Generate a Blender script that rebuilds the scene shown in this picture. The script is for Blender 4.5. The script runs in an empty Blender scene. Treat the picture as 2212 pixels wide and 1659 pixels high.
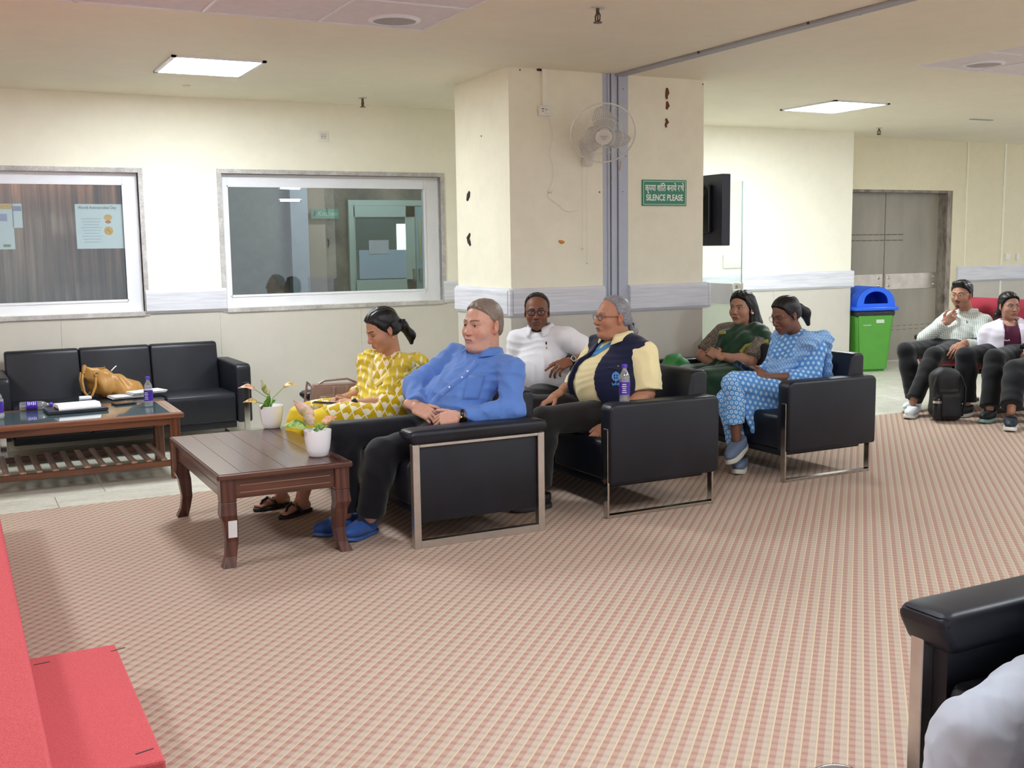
import bpy, bmesh, math, random
import numpy as np
from mathutils import Vector, Matrix
random.seed(7)
R = math.radians
SC = bpy.context.scene
COL = SC.collection
# ------------------------------------------------------------------ camera
CAM_H = 1.5
FPX, PCX, PCY = 2354.12, 1106.0, 829.5          # focal length and centre in pixels of the 2212 x 1659 frame
YAW, PITCH, ROLL = R(27.23986), R(7.22667), R(-0.81267)
_f = np.array([math.sin(YAW)*math.cos(PITCH), math.cos(YAW)*math.cos(PITCH), -math.sin(PITCH)])
_r = np.array([math.cos(YAW), -math.sin(YAW), 0.0])
_u = np.cross(_r, _f)
_r2 = _r*math.cos(ROLL)+_u*math.sin(ROLL)
_u2 = _u*math.cos(ROLL)-_r*math.sin(ROLL)
CAMP = np.array([0, 0, CAM_H])
cd = bpy.data.cameras.new('camera')
cd.sensor_width = 36; cd.lens = 36*FPX/2212; cd.clip_start = .05; cd.clip_end = 100
cam = bpy.data.objects.new('camera', cd); COL.objects.link(cam)
cam.matrix_world = Matrix(((_r2[0], _u2[0], -_f[0], 0), (_r2[1], _u2[1], -_f[1], 0), (_r2[2], _u2[2], -_f[2], CAM_H), (0, 0, 0, 1)))
SC.camera = cam

def at(px, py, axis, val):
    """photo pixel -> point where its ray meets the plane axis = val (0 X, 1 Y, 2 Z)"""
    d = _r2*((px-PCX)/FPX) - _u2*((py-PCY)/FPX) + _f
    t = (val-CAMP[axis])/d[axis]
    return CAMP+t*d

# ------------------------------------------------------------------ world, exposure, room lamps
SC.view_settings.view_transform = 'Standard'
SC.view_settings.look = 'None'
SC.view_settings.exposure = 1.0
SC.view_settings.gamma = 1
SC.view_settings.use_curve_mapping = False
SC.cycles.use_denoising = True
SC.cycles.max_bounces = 8
w = bpy.data.worlds.new('world'); SC.world = w; w.use_nodes = True
w.node_tree.nodes['Background'].inputs[0].default_value = (0.93, 0.96, 1.0, 1)
w.node_tree.nodes['Background'].inputs[1].default_value = 0.52
LAMP_W = 35.0            # emission strength of every ceiling panel

# ------------------------------------------------------------------ helpers
def tag(o, label=None, cat=None, group=None, kind=None):
    if label: o['label'] = label
    if cat: o['category'] = cat
    if group: o['group'] = group
    if kind: o['kind'] = kind
    return o

def empty(name, loc=(0, 0, 0), rz=0.0, label=None, cat=None, group=None):
    o = bpy.data.objects.new(name, None); COL.objects.link(o)
    o.location = loc; o.rotation_euler = (0, 0, rz); o.empty_display_size = .05
    return tag(o, label, cat, group)

def link(name, me, m=None, parent=None, loc=None, rot=None):
    o = bpy.data.objects.new(name, me); COL.objects.link(o)
    if m is not None:
        me.materials.clear()
        for q in (m if isinstance(m, (list, tuple)) else [m]): me.materials.append(q)
    if parent is not None: o.parent = parent
    if loc is not None: o.location = loc
    if rot is not None: o.rotation_euler = rot
    return o

def npmesh(name, V, Q, smooth=True, cols=None):
    me = bpy.data.meshes.new(name)
    V = np.asarray(V, np.float32); Q = np.asarray(Q, np.int32)
    me.vertices.add(len(V)); me.vertices.foreach_set('co', V.ravel())
    n = Q.shape[1]
    me.loops.add(Q.size); me.loops.foreach_set('vertex_index', Q.ravel())
    me.polygons.add(len(Q)); me.polygons.foreach_set('loop_start', np.arange(0, Q.size, n, dtype=np.int32))
    me.polygons.foreach_set('use_smooth', np.full(len(Q), smooth))
    if cols is not None:
        ca = me.color_attributes.new('Col', 'FLOAT_COLOR', 'POINT')
        c4 = np.ones((len(V), 4), np.float32); c4[:, :3] = cols
        ca.data.foreach_set('color', c4.ravel())
    me.update(calc_edges=True); me.validate()
    return me

class MB:
    """collects simple solids in one bmesh"""
    def __init__(s): s.bm = bmesh.new()
    def box(s, c, d, rot=None, bev=0, seg=2):
        g = bmesh.ops.create_cube(s.bm, size=1)['verts']
        M = Matrix.Translation(c) @ (rot.to_4x4() if rot is not None else Matrix()) @ Matrix.Diagonal((d[0], d[1], d[2], 1))
        for v in g: v.co = M @ v.co
        if bev:
            es = list({e for v in g for e in v.link_edges})
            bmesh.ops.bevel(s.bm, geom=es, offset=bev, segments=seg, affect='EDGES', profile=.5)
        return s
    def bx(s, x0, x1, y0, y1, z0, z1, bev=0, seg=2):
        return s.box(((x0+x1)/2, (y0+y1)/2, (z0+z1)/2), (abs(x1-x0), abs(y1-y0), abs(z1-z0)), None, bev, seg)
    def cyl(s, a, b, r, r2=None, n=16, caps=True):
        a = Vector(a); b = Vector(b); d = b-a
        g = bmesh.ops.create_cone(s.bm, cap_ends=caps, segments=n, radius1=r, radius2=r if r2 is None else r2, depth=d.length)['verts']
        M = Matrix.Translation((a+b)/2) @ d.to_track_quat('Z', 'Y').to_matrix().to_4x4()
        for v in g: v.co = M @ v.co
        return s
    def sph(s, c, r, n=12, sc=(1, 1, 1), rot=None):
        g = bmesh.ops.create_uvsphere(s.bm, u_segments=n, v_segments=max(6, n*2//3), radius=r)['verts']
        M = Matrix.Translation(c) @ (rot.to_4x4() if rot is not None else Matrix()) @ Matrix.Diagonal((*sc, 1))
        for v in g: v.co = M @ v.co
        return s
    def tube(s, pts, r, n=8, closed=False, flat=None):
        """sweep a circle (radius r or list of radii) along points; flat=(vec,factor) squashes the section"""
        P = [Vector(p) for p in pts]; N = len(P); rings = []
        rr = r if isinstance(r, (list, tuple)) else [r]*N
        up = None
        for i in range(N):
            t = (P[(i+1) % N]-P[i-1]) if closed else (P[min(i+1, N-1)]-P[max(i-1, 0)])
            t.normalize()
            if up is None:
                up = Vector((0, 0, 1)) if abs(t.z) < .9 else Vector((1, 0, 0))
            x = up.cross(t)
            if x.length < 1e-5: x = Vector((1, 0, 0)).cross(t)
            x.normalize(); y = t.cross(x); up = y
            ring = []
            for k in range(n):
                a = 2*math.pi*k/n
                q = x*math.cos(a)*rr[i]+y*math.sin(a)*rr[i]
                if flat: q = q+Vector(flat[0])*(q.dot(Vector(flat[0]))*(flat[1]-1))
                ring.append(s.bm.verts.new(P[i]+q))
            rings.append(ring)
        M = N if closed else N-1
        for i in range(M):
            A = rings[i]; B = rings[(i+1) % N]
            for k in range(n):
                s.bm.faces.new((A[k], A[(k+1) % n], B[(k+1) % n], B[k]))
        if not closed:
            s.bm.faces.new(rings[0][::-1]); s.bm.faces.new(rings[-1])
        return s
    def lathe(s, prof, c=(0, 0, 0), n=24, cap=True):
        rings = []
        for r, z in prof:
            rings.append([s.bm.verts.new((c[0]+r*math.cos(2*math.pi*k/n), c[1]+r*math.sin(2*math.pi*k/n), c[2]+z)) for k in range(n)])
        for A, B in zip(rings, rings[1:]):
            for k in range(n): s.bm.faces.new((A[k], A[(k+1) % n], B[(k+1) % n], B[k]))
        if cap:
            s.bm.faces.new(rings[0][::-1]); s.bm.faces.new(rings[-1])
        return s
    def quad(s, *p):
        s.bm.faces.new([s.bm.verts.new(q) for q in p]); return s
    def prism(s, poly, d, o=(0, 0, 0), ex=(1, 0, 0), ey=(0, 0, 1), en=(0, 1, 0)):
        """2-D outline extruded by d along en"""
        o = Vector(o); ex = Vector(ex); ey = Vector(ey); en = Vector(en)
        A = [s.bm.verts.new(o+ex*p[0]+ey*p[1]) for p in poly]
        B = [s.bm.verts.new(o+ex*p[0]+ey*p[1]+en*d) for p in poly]
        n = len(poly)
        s.bm.faces.new(A); s.bm.faces.new(B[::-1])
        for k in range(n): s.bm.faces.new((A[k], B[k], B[(k+1) % n], A[(k+1) % n]))
        return s
    def mesh(s, name, smooth=False):
        bmesh.ops.recalc_face_normals(s.bm, faces=s.bm.faces)
        me = bpy.data.meshes.new(name); s.bm.to_mesh(me); s.bm.free()
        if smooth:
            me.polygons.foreach_set('use_smooth', [True]*len(me.polygons))
            me.set_sharp_from_angle(angle=R(38))
        return me
    def obj(s, name, m, parent=None, smooth=False, loc=None, rot=None):
        return link(name, s.mesh(name, smooth), m, parent, loc, rot)

def copytree(o, parent=None):
    c = o.copy(); COL.objects.link(c); c.parent = parent
    for ch in list(o.children): copytree(ch, c)
    return c

# ------------------------------------------------------------------ materials
MAT = {}
def srgb(r, g, b):
    f = lambda c: (c/255/12.92 if c/255 <= .04045 else ((c/255+.055)/1.055)**2.4)
    return (f(r), f(g), f(b), 1)

class NT:
    """tiny node-graph helper"""
    def __init__(s, name):
        s.m = bpy.data.materials.new(name); s.m.use_nodes = True
        s.t = s.m.node_tree; s.b = s.t.nodes['Principled BSDF']; s.out = s.t.nodes['Material Output']
    def n(s, typ, **kw):
        nd = s.t.nodes.new(typ)
        for k, v in kw.items(): setattr(nd, k, v)
        return nd
    def val(s, x, sock):
        if hasattr(x, 'is_linked') or hasattr(x, 'links'): s.t.links.new(x, sock)
        else: sock.default_value = x
    def math(s, op, a, b=0.0, c=None):
        nd = s.n('ShaderNodeMath', operation=op); s.val(a, nd.inputs[0]); s.val(b, nd.inputs[1])
        if c is not None: s.val(c, nd.inputs[2])
        return nd.outputs[0]
    def mix(s, f, a, b):
        nd = s.n('ShaderNodeMix', data_type='RGBA'); s.val(f, nd.inputs[0]); s.val(a, nd.inputs[6]); s.val(b, nd.inputs[7])
        return nd.outputs[2]
    def coord(s, which='Object', scale=(1, 1, 1), rot=(0, 0, 0), loc=(0, 0, 0)):
        tc = s.n('ShaderNodeTexCoord'); mp = s.n('ShaderNodeMapping')
        mp.inputs['Scale'].default_value = scale; mp.inputs['Rotation'].default_value = rot; mp.inputs['Location'].default_value = loc
        s.t.links.new(tc.outputs[which], mp.inputs[0]); return mp.outputs[0]
    def noise(s, co, sc=5, det=3, rough=.5, out='Fac'):
        nd = s.n('ShaderNodeTexNoise'); s.val(co, nd.inputs['Vector']); nd.inputs['Scale'].default_value = sc
        nd.inputs['Detail'].default_value = det; nd.inputs['Roughness'].default_value = rough
        return nd.outputs[out]
    def ramp(s, f, *stops):
        nd = s.n('ShaderNodeValToRGB'); s.val(f, nd.inputs[0]); e = nd.color_ramp.elements
        while len(e) < len(stops): e.new(.5)
        for q, (p, c) in zip(e, stops): q.position = p; q.color = c if len(c) == 4 else (*c, 1)
        return nd.outputs[0]
    def step(s, f, a, b):
        nd = s.n('ShaderNodeMapRange'); s.val(f, nd.inputs[0]); nd.inputs[1].default_value = a; nd.inputs[2].default_value = b
        return nd.outputs[0]
    def sep(s, co):
        nd = s.n('ShaderNodeSeparateXYZ'); s.val(co, nd.inputs[0]); return nd.outputs
    def comb(s, x, y, z=0.0):
        nd = s.n('ShaderNodeCombineXYZ'); s.val(x, nd.inputs[0]); s.val(y, nd.inputs[1]); s.val(z, nd.inputs[2]); return nd.outputs[0]
    def bump(s, h, strength=.3, dist=.005):
        nd = s.n('ShaderNodeBump'); nd.inputs['Strength'].default_value = strength; nd.inputs['Distance'].default_value = dist
        s.val(h, nd.inputs['Height']); s.t.links.new(nd.outputs[0], s.b.inputs['Normal'])
    def col(s, c): s.val(c, s.b.inputs['Base Color'])
    def set(s, **kw):
        for k, v in kw.items(): s.b.inputs[k.replace('_', ' ')].default_value = v
        return s

def plain(name, c, rough=.5, metal=0., var=.06, vs=6, bump=0., bs=120, bd=.002, coat=0., emit=None, sheen=0., spec=.5):
    """colour with gentle mottling + optional fine relief"""
    if name in MAT: return MAT[name]
    q = NT(name); c = srgb(*c)
    co = q.coord()
    if var:
        nz = q.noise(co, vs, 4, .6)
        lo = tuple(x*(1-var) for x in c[:3])+(1,); hi = tuple(min(1, x*(1+var)) for x in c[:3])+(1,)
        q.col(q.ramp(nz, (.3, lo), (.7, hi)))
    else: q.col(c)
    q.set(Roughness=rough, Metallic=metal, Specular_IOR_Level=spec)
    if coat: q.set(Coat_Weight=coat, Coat_Roughness=.1)
    if sheen: q.set(Sheen_Weight=sheen)
    if emit: q.set(Emission_Color=srgb(*emit[0]), Emission_Strength=emit[1])
    if bump: q.bump(q.noise(co, bs, 3, .6), bump, bd)
    MAT[name] = q.m; return q.m

def wood(name, c1, c2, axis='X', sc=6, rough=.35, coat=.15):
    q = NT(name); s = {'X': (sc*.12, sc*1.6, sc*1.6), 'Y': (sc*1.6, sc*.12, sc*1.6), 'Z': (sc*1.6, sc*1.6, sc*.12)}[axis]
    co = q.coord(scale=s)
    n1 = q.noise(co, 3, 5, .6)
    wv = q.n('ShaderNodeTexWave'); q.val(co, wv.inputs['Vector']); wv.inputs['Scale'].default_value = .9
    wv.bands_direction = {'X': 'Y', 'Y': 'X', 'Z': 'X'}[axis]
    wv.inputs['Distortion'].default_value = 7; wv.inputs['Detail'].default_value = 3
    f = q.math('ADD', q.math('MULTIPLY', n1, .7), q.math('MULTIPLY', wv.outputs['Fac'], .3))
    oi = q.n('ShaderNodeObjectInfo'); hs = q.n('ShaderNodeHueSaturation'); q.t.links.new(q.ramp(f, (.25, srgb(*c1)), (.75, srgb(*c2))), hs.inputs['Color'])
    q.t.links.new(q.math('ADD', q.math('MULTIPLY', oi.outputs['Random'], .45), .78), hs.inputs['Value']); q.col(hs.outputs[0])
    q.set(Roughness=rough, Coat_Weight=coat, Coat_Roughness=.2)
    q.bump(f, .08, .002); MAT[name] = q.m; return q.m
# ------------------------------------------------------------------ base materials
ZC = 2.713                                     # ceiling height
YB, YR, YD = 9.09, 9.33, 9.78                  # planes of the back wall, right wall, door wall
PX0, PX1, PY0, PY1 = 3.505, 5.16, 6.80, 7.69   # pillar footprint

def paint(name, c, stain=.0):
    q = NT(name); co = q.coord()
    n1 = q.noise(co, 1.3, 4, .6); n2 = q.noise(co, 9, 5, .65)
    f = q.math('ADD', q.math('MULTIPLY', n1, .6), q.math('MULTIPLY', n2, .4))
    c0 = srgb(*c); d = tuple(x*(.93-stain) for x in c0[:3])+(1,)
    q.col(q.ramp(f, (.3, d), (.62, c0)))
    q.set(Roughness=.62, Specular_IOR_Level=.3); q.bump(q.noise(co, 60, 4, .6), .06, .003); MAT[name] = q.m
    return q.m
M_wall = paint('wall_paint_cream', (251, 248, 230))
M_pill = paint('pillar_paint_cream', (249, 244, 222), .03)
M_ceil = paint('ceiling_paint', (240, 234, 214))
M_wain = paint('laminate_beige', (208, 203, 192))
M_bluep = paint('trunking_paint_blue_grey', (196, 202, 216), .04)
M_condp = paint('conduit_paint_grey', (172, 174, 180), .05)
M_tile = plain('ceiling_tile_board', (226, 222, 226), .8, var=.04, vs=14, bump=.25, bs=220)
M_gap = plain('dark_gap', (60, 56, 54), .8)
M_white = plain('white_aluminium', (238, 240, 246), .35, var=.02)
M_plastic = plain('white_plastic', (238, 236, 228), .4, var=.02)
M_blackp = plain('black_plastic', (13, 13, 16), .35, var=.1)
M_steel = plain('brushed_steel', (208, 205, 200), .3, 1.0, var=.06, vs=20)
M_chrome = plain('chrome', (205, 203, 200), .12, 1.0, var=0)
M_laminate = plain('rail_laminate', (222, 224, 232), .45, var=.0)
q = NT('rail_laminate_grain'); co = q.coord(scale=(1.2, 1.2, 26))
q.col(q.ramp(q.noise(co, 2.2, 4, .6), (.3, srgb(205, 207, 216)), (.6, srgb(228, 229, 236)))); q.set(Roughness=.5); M_rail = q.m
q = NT('granite_grey'); co = q.coord(); f = q.math('ADD', q.math('MULTIPLY', q.noise(co, 9, 5, .7), .6), q.math('MULTIPLY', q.noise(co, 160, 2, .5), .4))
q.col(q.ramp(f, (.3, srgb(150, 146, 144)), (.5, srgb(190, 186, 184)), (.68, srgb(225, 222, 220)))); q.set(Roughness=.5); M_granite = q.m
q = NT('stone_slab_marbled'); co = q.coord(scale=(1.4, 5, 1)); f = q.math('ADD', q.math('MULTIPLY', q.noise(co, 2.2, 6, .68), .7), q.math('MULTIPLY', q.noise(q.coord(), 40, 3, .6), .3))
q.col(q.ramp(f, (.32, srgb(176, 172, 156)), (.5, srgb(205, 202, 188)), (.66, srgb(222, 220, 208)))); q.set(Roughness=.38); q.bump(f, .05, .003); M_stone = q.m
def emat(name, c, s):
    q = NT(name); q.col(srgb(*c)); q.set(Emission_Color=srgb(*c), Emission_Strength=s, Roughness=.4); return q.m
M_lamp = emat('lamp_diffuser', (240, 249, 255), LAMP_W)

# carpet: diagonal gingham weave, 44.5 mm repeat, cream pin line
q = NT('carpet_weave'); co = q.coord(rot=(0, 0, R(-45)), scale=(1/.0445, 1/.0445, 1))
s3 = q.sep(co); u, v = s3[0], s3[1]
# after rotation: x' runs across the stripes, y' along them
fu = q.math('FRACT', q.math('ADD', u, 100.)); fv = q.math('FRACT', q.math('ADD', v, 100.))
line = q.math('LESS_THAN', fv, .10)
pink = q.math('GREATER_THAN', fv, .56)
dash = q.math('LESS_THAN', fu, .42)
dash2 = q.math('MULTIPLY', q.math('GREATER_THAN', fu, .5), q.math('LESS_THAN', fu, .92))
yarn = q.math('MULTIPLY', q.math('ABSOLUTE', q.math('SUBTRACT', q.math('FRACT', q.math('MULTIPLY', fv, 9.)), .5)), 2.)
yarn2 = q.math('MULTIPLY', q.math('ABSOLUTE', q.math('SUBTRACT', q.math('FRACT', q.math('MULTIPLY', fu, 7.)), .5)), 2.)
base = q.mix(dash, srgb(180, 163, 148), srgb(168, 148, 133))
base = q.mix(q.math('MULTIPLY', yarn, .55), base, srgb(198, 184, 168))
pk = q.mix(dash, srgb(171, 143, 129), srgb(162, 113, 104))
pk = q.mix(q.math('MULTIPLY', yarn, .35), pk, srgb(184, 163, 148))
c = q.mix(pink, base, pk)
c = q.mix(line, c, srgb(202, 184, 154))
big = q.noise(q.coord(), 1.1, 3, .6)
c = q.mix(q.math('MULTIPLY', q.step(big, .35, .7), .12), c, srgb(161, 148, 135))
fine = q.noise(q.coord(), 700, 2, .6)
c = q.mix(q.math('MULTIPLY', fine, .18), c, srgb(155, 138, 124))
q.col(c); q.set(Roughness=.95, Specular_IOR_Level=.1)
q.bump(q.math('ADD', q.math('MULTIPLY', yarn, .5), q.math('MULTIPLY', fine, .8)), .5, .002)
M_carpet = q.m
q = NT('red_felt_carpet'); co = q.coord()
n1 = q.noise(co, 420, 3, .7); n2 = q.noise(co, 25, 3, .6)
c = q.ramp(n1, (.3, srgb(158, 72, 80)), (.5, srgb(204, 92, 98)), (.7, srgb(222, 124, 118)))
c = q.mix(q.math('MULTIPLY', n2, .3), c, srgb(196, 84, 90)); q.col(c)
q.set(Roughness=.97, Specular_IOR_Level=.08); q.bump(n1, .5, .003); M_red = q.m

# ------------------------------------------------------------------ floor, carpet, dais
fl_ = MB().bx(-3, 14, -3, 10.6, -.08, -.018).obj('floor', M_gap); tag(fl_, kind='structure')
slab = MB().box((0, 0, 0), (.897, .597, .014), None, .0015, 1).mesh('stone_slab')
slab.materials.append(M_stone)
for j in range(6):
    for i in range(14):
        o = bpy.data.objects.new('stone_slab', slab); COL.objects.link(o); o.parent = fl_
        o.location = (-.85+.9*i+(.3 if j % 2 else 0), 6.9+.6*j, -.013)
        o.rotation_euler = (0, 0, math.pi*((i*7+j*3) % 2))
CARY = 6.845
cp = MB().bx(-.6, 13.5, -2.4, CARY, -.016, 0.0).obj('carpet', M_carpet)
tag(cp, 'beige carpet with pink diagonal gingham weave covering the hall floor', 'carpet')

HS, HT = .32, .16                               # dais and step heights
xs = at(60, 1400, 2, HS)[0]
dais = empty('dais', (xs, 3, 0), 0, 'tall red felt covered stage platform along the left edge', 'stage')
MB().bx(-2.6, 0, -4, 3.2, 0, HS, .012, 2).obj('platform', M_red, dais)
a = at(250, 1390, 2, HT); b = at(362, 1640, 2, HT)
stp = empty('dais_step', ((xs+a[0])/2, (a[1]+b[1])/2, 0), 0, 'low red felt covered wooden step beside the stage platform', 'step')
sx = a[0]-xs-.004; sy = a[1]-b[1]
MB().bx(-sx/2, sx/2, -sy/2, sy/2, 0, HT, .008, 2).obj('tread_box', M_red, stp)
mb = MB()
for px, py, an in ((255, 1402, .3), (90, 1432, .1), (312, 1622, .25)):
    p = at(px, py, 2, HT+.002); mb.box((p[0]-stp.location[0], p[1]-stp.location[1], HT+.0006), (.05, .004, .0018), Matrix.Rotation(an, 3, 'Z'))
mb.obj('seam_tear', M_gap, stp)['kind'] = 'stuff'

# ------------------------------------------------------------------ ceiling
t1 = (2.491-6*.612, 2.491, 5.886-4*.612, 5.886)
t2 = (6.167, 6.167+5*.612, 5.70-4*.612, 5.70)
mb = MB(); TK = .1
def cb(x0, x1, y0, y1):
    if x1 > x0 and y1 > y0: mb.bx(x0, x1, y0, y1, ZC, ZC+TK)
cb(-3, 14, t1[3], 10.2); cb(-3, 14, -1.5, min(t1[2], t2[2]))
cb(-3, t1[0], t1[2], t1[3]); cb(t1[1], t2[0], t1[2], t1[3]); cb(t2[1], 14, t1[2], t1[3]); cb(t2[0], t2[1], t2[3], t1[3])
cb(t2[0], t2[1], t1[2], t1[2])
cb(-3, t2[0], min(t1[2], t2[2]), t1[2]) if t2[2] < t1[2] else None
cb(t2[1], 14, t2[2], t1[2])
ce = mb.obj('ceiling', M_ceil); tag(ce, kind='structure')
tl = MB().box((0, 0, 0), (.598, .598, .012), None, .002, 1).mesh('ceiling_tile'); tl.materials.append(M_tile)
for (x0, x1, y0, y1), nx in ((t1, 6), (t2, 5)):
    for i in range(nx):
        for j in range(4):
            o = bpy.data.objects.new('ceiling_tile', tl); COL.objects.link(o); o.parent = ce
            o.location = (x0+.306+.612*i, y0+.306+.612*j, ZC+.012)
    g = MB()
    for i in range(nx+1): g.bx(x0+.612*i-.008, x0+.612*i+.008, y0, y1, ZC+.001, ZC+.03)
    for j in range(5): g.bx(x0, x1, y0+.612*j-.008, y0+.612*j+.008, ZC+.001, ZC+.03)
    g.obj('tile_grid', M_white, ce)
    MB().bx(x0, x1, y0, y1, ZC+.04, ZC+.05).obj('void_board', M_gap, ce)
def diffuser(x, y, lab):
    t = empty('ceiling_speaker', (x, y, ZC+.006), 0, lab, 'speaker', 'round speakers in the ceiling tiles')
    MB().lathe([(.142, 0), (.142, -.006), (.118, -.014), (.116, -.006), (.116, 0)], n=40).obj('ring', M_white, t, True)
    qn = MAT.get('speaker_mesh')
    if not qn:
        q = NT('speaker_mesh'); vo = q.n('ShaderNodeTexVoronoi'); q.val(q.coord(), vo.inputs['Vector']); vo.inputs['Scale'].default_value = 180
        q.col(q.ramp(vo.outputs['Distance'], (.25, srgb(120, 118, 120)), (.5, srgb(176, 174, 176)))); q.set(Roughness=.6); MAT['speaker_mesh'] = qn = q.m
    MB().lathe([(.116, -.004), (.116, -.008), (.05, -.012), (.001, -.0125)], n=40).obj('grille', qn, t, True)
diffuser(2.243, 5.68, 'round white ceiling speaker in the tiled patch at upper left')
diffuser(6.556, 5.45, 'round white ceiling speaker in the tiled patch at upper right')
def panel(x0, x1, y0, y1, lab):
    t = empty('ceiling_light', ((x0+x1)/2, (y0+y1)/2, ZC), 0, lab, 'light', 'square ceiling light panels')
    w, h = x1-x0, y1-y0; g = MB(); e = .014
    for s in (-1, 1):
        g.bx(s*w/2-e, s*w/2+e, -h/2-e, h/2+e, -.012, .002); g.bx(-w/2-e, w/2+e, s*h/2-e, s*h/2+e, -.012, .002)
    g.obj('frame', M_white, t)
    MB().bx(-w/2+e, w/2-e, -h/2+e, h/2-e, -.008, .0).obj('diffuser', M_lamp, t)
panel(1.36, 1.93, 7.2, 7.86, 'lit square ceiling panel above the glass topped table at left')
panel(6.95, 7.57, 7.3, 7.98, 'lit square ceiling panel at right in front of the bright wall')
for i, (x, y) in enumerate(((1.6, 2.6), (4.6, 1.6), (7.3, 3.0), (-1.6, 4.9), (10.6, 6.2))):
    panel(x-.3, x+.3, y-.3, y+.3, ('square ceiling panel overhead between camera and tables', 'square ceiling panel overhead near the foreground chair', 'square ceiling panel over the open carpet at right', 'square ceiling panel over the stage', 'square ceiling panel beyond the right frame edge')[i])
def sprinkler(x, y, lab, s=1.):
    t = empty('sprinkler', (x, y, ZC), 0, lab, 'sprinkler', 'ceiling sprinklers')
    MB().lathe([(.03*s, 0), (.03*s, -.006), (.012*s, -.01)], n=16).obj('escutcheon', M_steel, t)
    g = MB().cyl((0, 0, -.008), (0, 0, -.03*s), .008*s, n=10)
    for a in (-1, 1): g.tube([(0, a*.006*s, -.02*s), (0, a*.02*s, -.035*s), (0, a*.018*s, -.055*s), (0, 0, -.062*s)], .004*s, 6)
    g.cyl((0, 0, -.062*s), (0, 0, -.066*s), .02*s, n=14); g.cyl((0, 0, -.03*s), (0, 0, -.06*s), .004*s, n=8)
    g.obj('head', plain('brass_dark', (105, 92, 80), .4, .8), t)
for (px, py), lb in zip(((1291, 17), (783, 211), (1899, 276)), ('brass sprinkler head on the ceiling in front of the pillar', 'small sprinkler head on the ceiling near the back wall', 'small sprinkler head on the ceiling above the grey door')):
    p = at(px, py, 2, ZC); sprinkler(p[0], p[1], lb, 1.15)
p = at(403, 184, 2, ZC); o = MB().lathe([(.03, 0), (.03, -.008), (.02, -.014)], (0, 0, 0), 16).obj('cover_plate', M_ceil, None, True, (p[0], p[1], ZC)); tag(o, 'small round cover cap on the ceiling behind the left light panel', 'cap')
# painted conduit strip across the ceiling
o = MB().bx(-.042, .042, -6.7, 0, -.016, 0, .004, 1).obj('ceiling_conduit', M_condp, None, False, (4.40, PY0, ZC)); tag(o, 'grey painted cable strip running across the ceiling from the pillar', 'conduit')
for k, (y, s) in enumerate(((-.7, 1), (-1.0, -1), (-1.25, 1), (-2.0, -1), (-2.3, 1))):
    MB().sph((s*.045, y, -.008), .008, 8).obj('clip', M_gap, o)
p = at(2120, 258, 2, ZC); o = MB().box((0, 0, -.004), (.3, .05, .006)).obj('ceiling_patch', M_condp, None, False, (p[0], p[1], ZC)); tag(o, 'short grey painted patch strip on the ceiling at far right', 'patch')

# ------------------------------------------------------------------ walls
W1 = (-.8, 1.392, 1.022, 2.112); W2 = (2.042, 3.985, 1.022, 2.118)
mb = MB(); T = .16
def wb(x0, x1, z0, z1): mb.bx(x0, x1, YB, YB+T, z0, z1)
wb(-3, 5.6, -.02, 1.022); wb(-3, 5.6, 2.118, ZC); wb(-3, W1[0], 1.022, 2.118); wb(W1[1], W2[0], 1.022, 2.118); wb(W2[1], 5.6, 1.022, 2.118)
wk = mb.obj('wall_back', M_wall); tag(wk, kind='structure')
tag(MB().bx(5.6, 9.17, YR, YR+.2, -.02, ZC).bx(9.02, 9.17, YR+.2, YD, -.02, ZC).obj('wall_right', M_wall), kind='structure')
dl, dr = at(1835, 500, 1, YD)[0]-1.0, at(2056, 500, 1, YD)[0]
DZ = at(2000, 411, 1, YD)[2]
dl = 9.17
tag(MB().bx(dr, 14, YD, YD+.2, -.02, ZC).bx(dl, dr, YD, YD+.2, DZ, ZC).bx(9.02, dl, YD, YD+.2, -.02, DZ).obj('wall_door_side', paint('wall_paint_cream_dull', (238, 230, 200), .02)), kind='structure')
pl = MB().bx(PX0, PX1, PY0, PY1, -.02, ZC).obj('wall_pillar', M_pill); tag(pl, kind='structure')
tag(MB().bx(-3.1, -3, -3, YB, -.02, ZC).obj('wall_left', M_wall), kind='structure')
# wainscot boards (children of the walls) ------------------------------------------------
def boards(parent, x0, x1, y, z1, wd=1.22, first=None):
    x = x0; k = 0
    while x < x1-.01:
        e = min(x1, x+(first if (first and k == 0) else wd)); k += 1
        MB().bx(x+.0005, e-.0005, y-.006, y+.002, 0.0, z1, .001, 1).obj('wainscot_board', M_wain, parent); x = e
boards(wk, -2.6, 5.4, YB, 1.006, 1.22, .92)
boards(bpy.data.objects['wall_right'], 5.6, 9.17, YR, 1.006)
MB().bx(9.168, 9.176, YR, YD, 0, 1.006).obj('wainscot_board', M_wain, bpy.data.objects['wall_right'])
boards(bpy.data.objects['wall_door_side'], dr+.12, 13.6, YD, at(2130, 607, 1, YD)[2])
for x0, x1 in ((PX0-.003, PX0+.7), (PX0+.7, 4.262), (4.475, PX1)):
    MB().bx(x0+.0015, x1-.0015, PY0-.006, PY0+.002, 0, 1.006).obj('wainscot_board', M_wain, pl)
MB().bx(PX0-.006, PX0+.002, PY0-.004, PY1, 0, 1.006).obj('wainscot_board', M_wain, pl)
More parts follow.
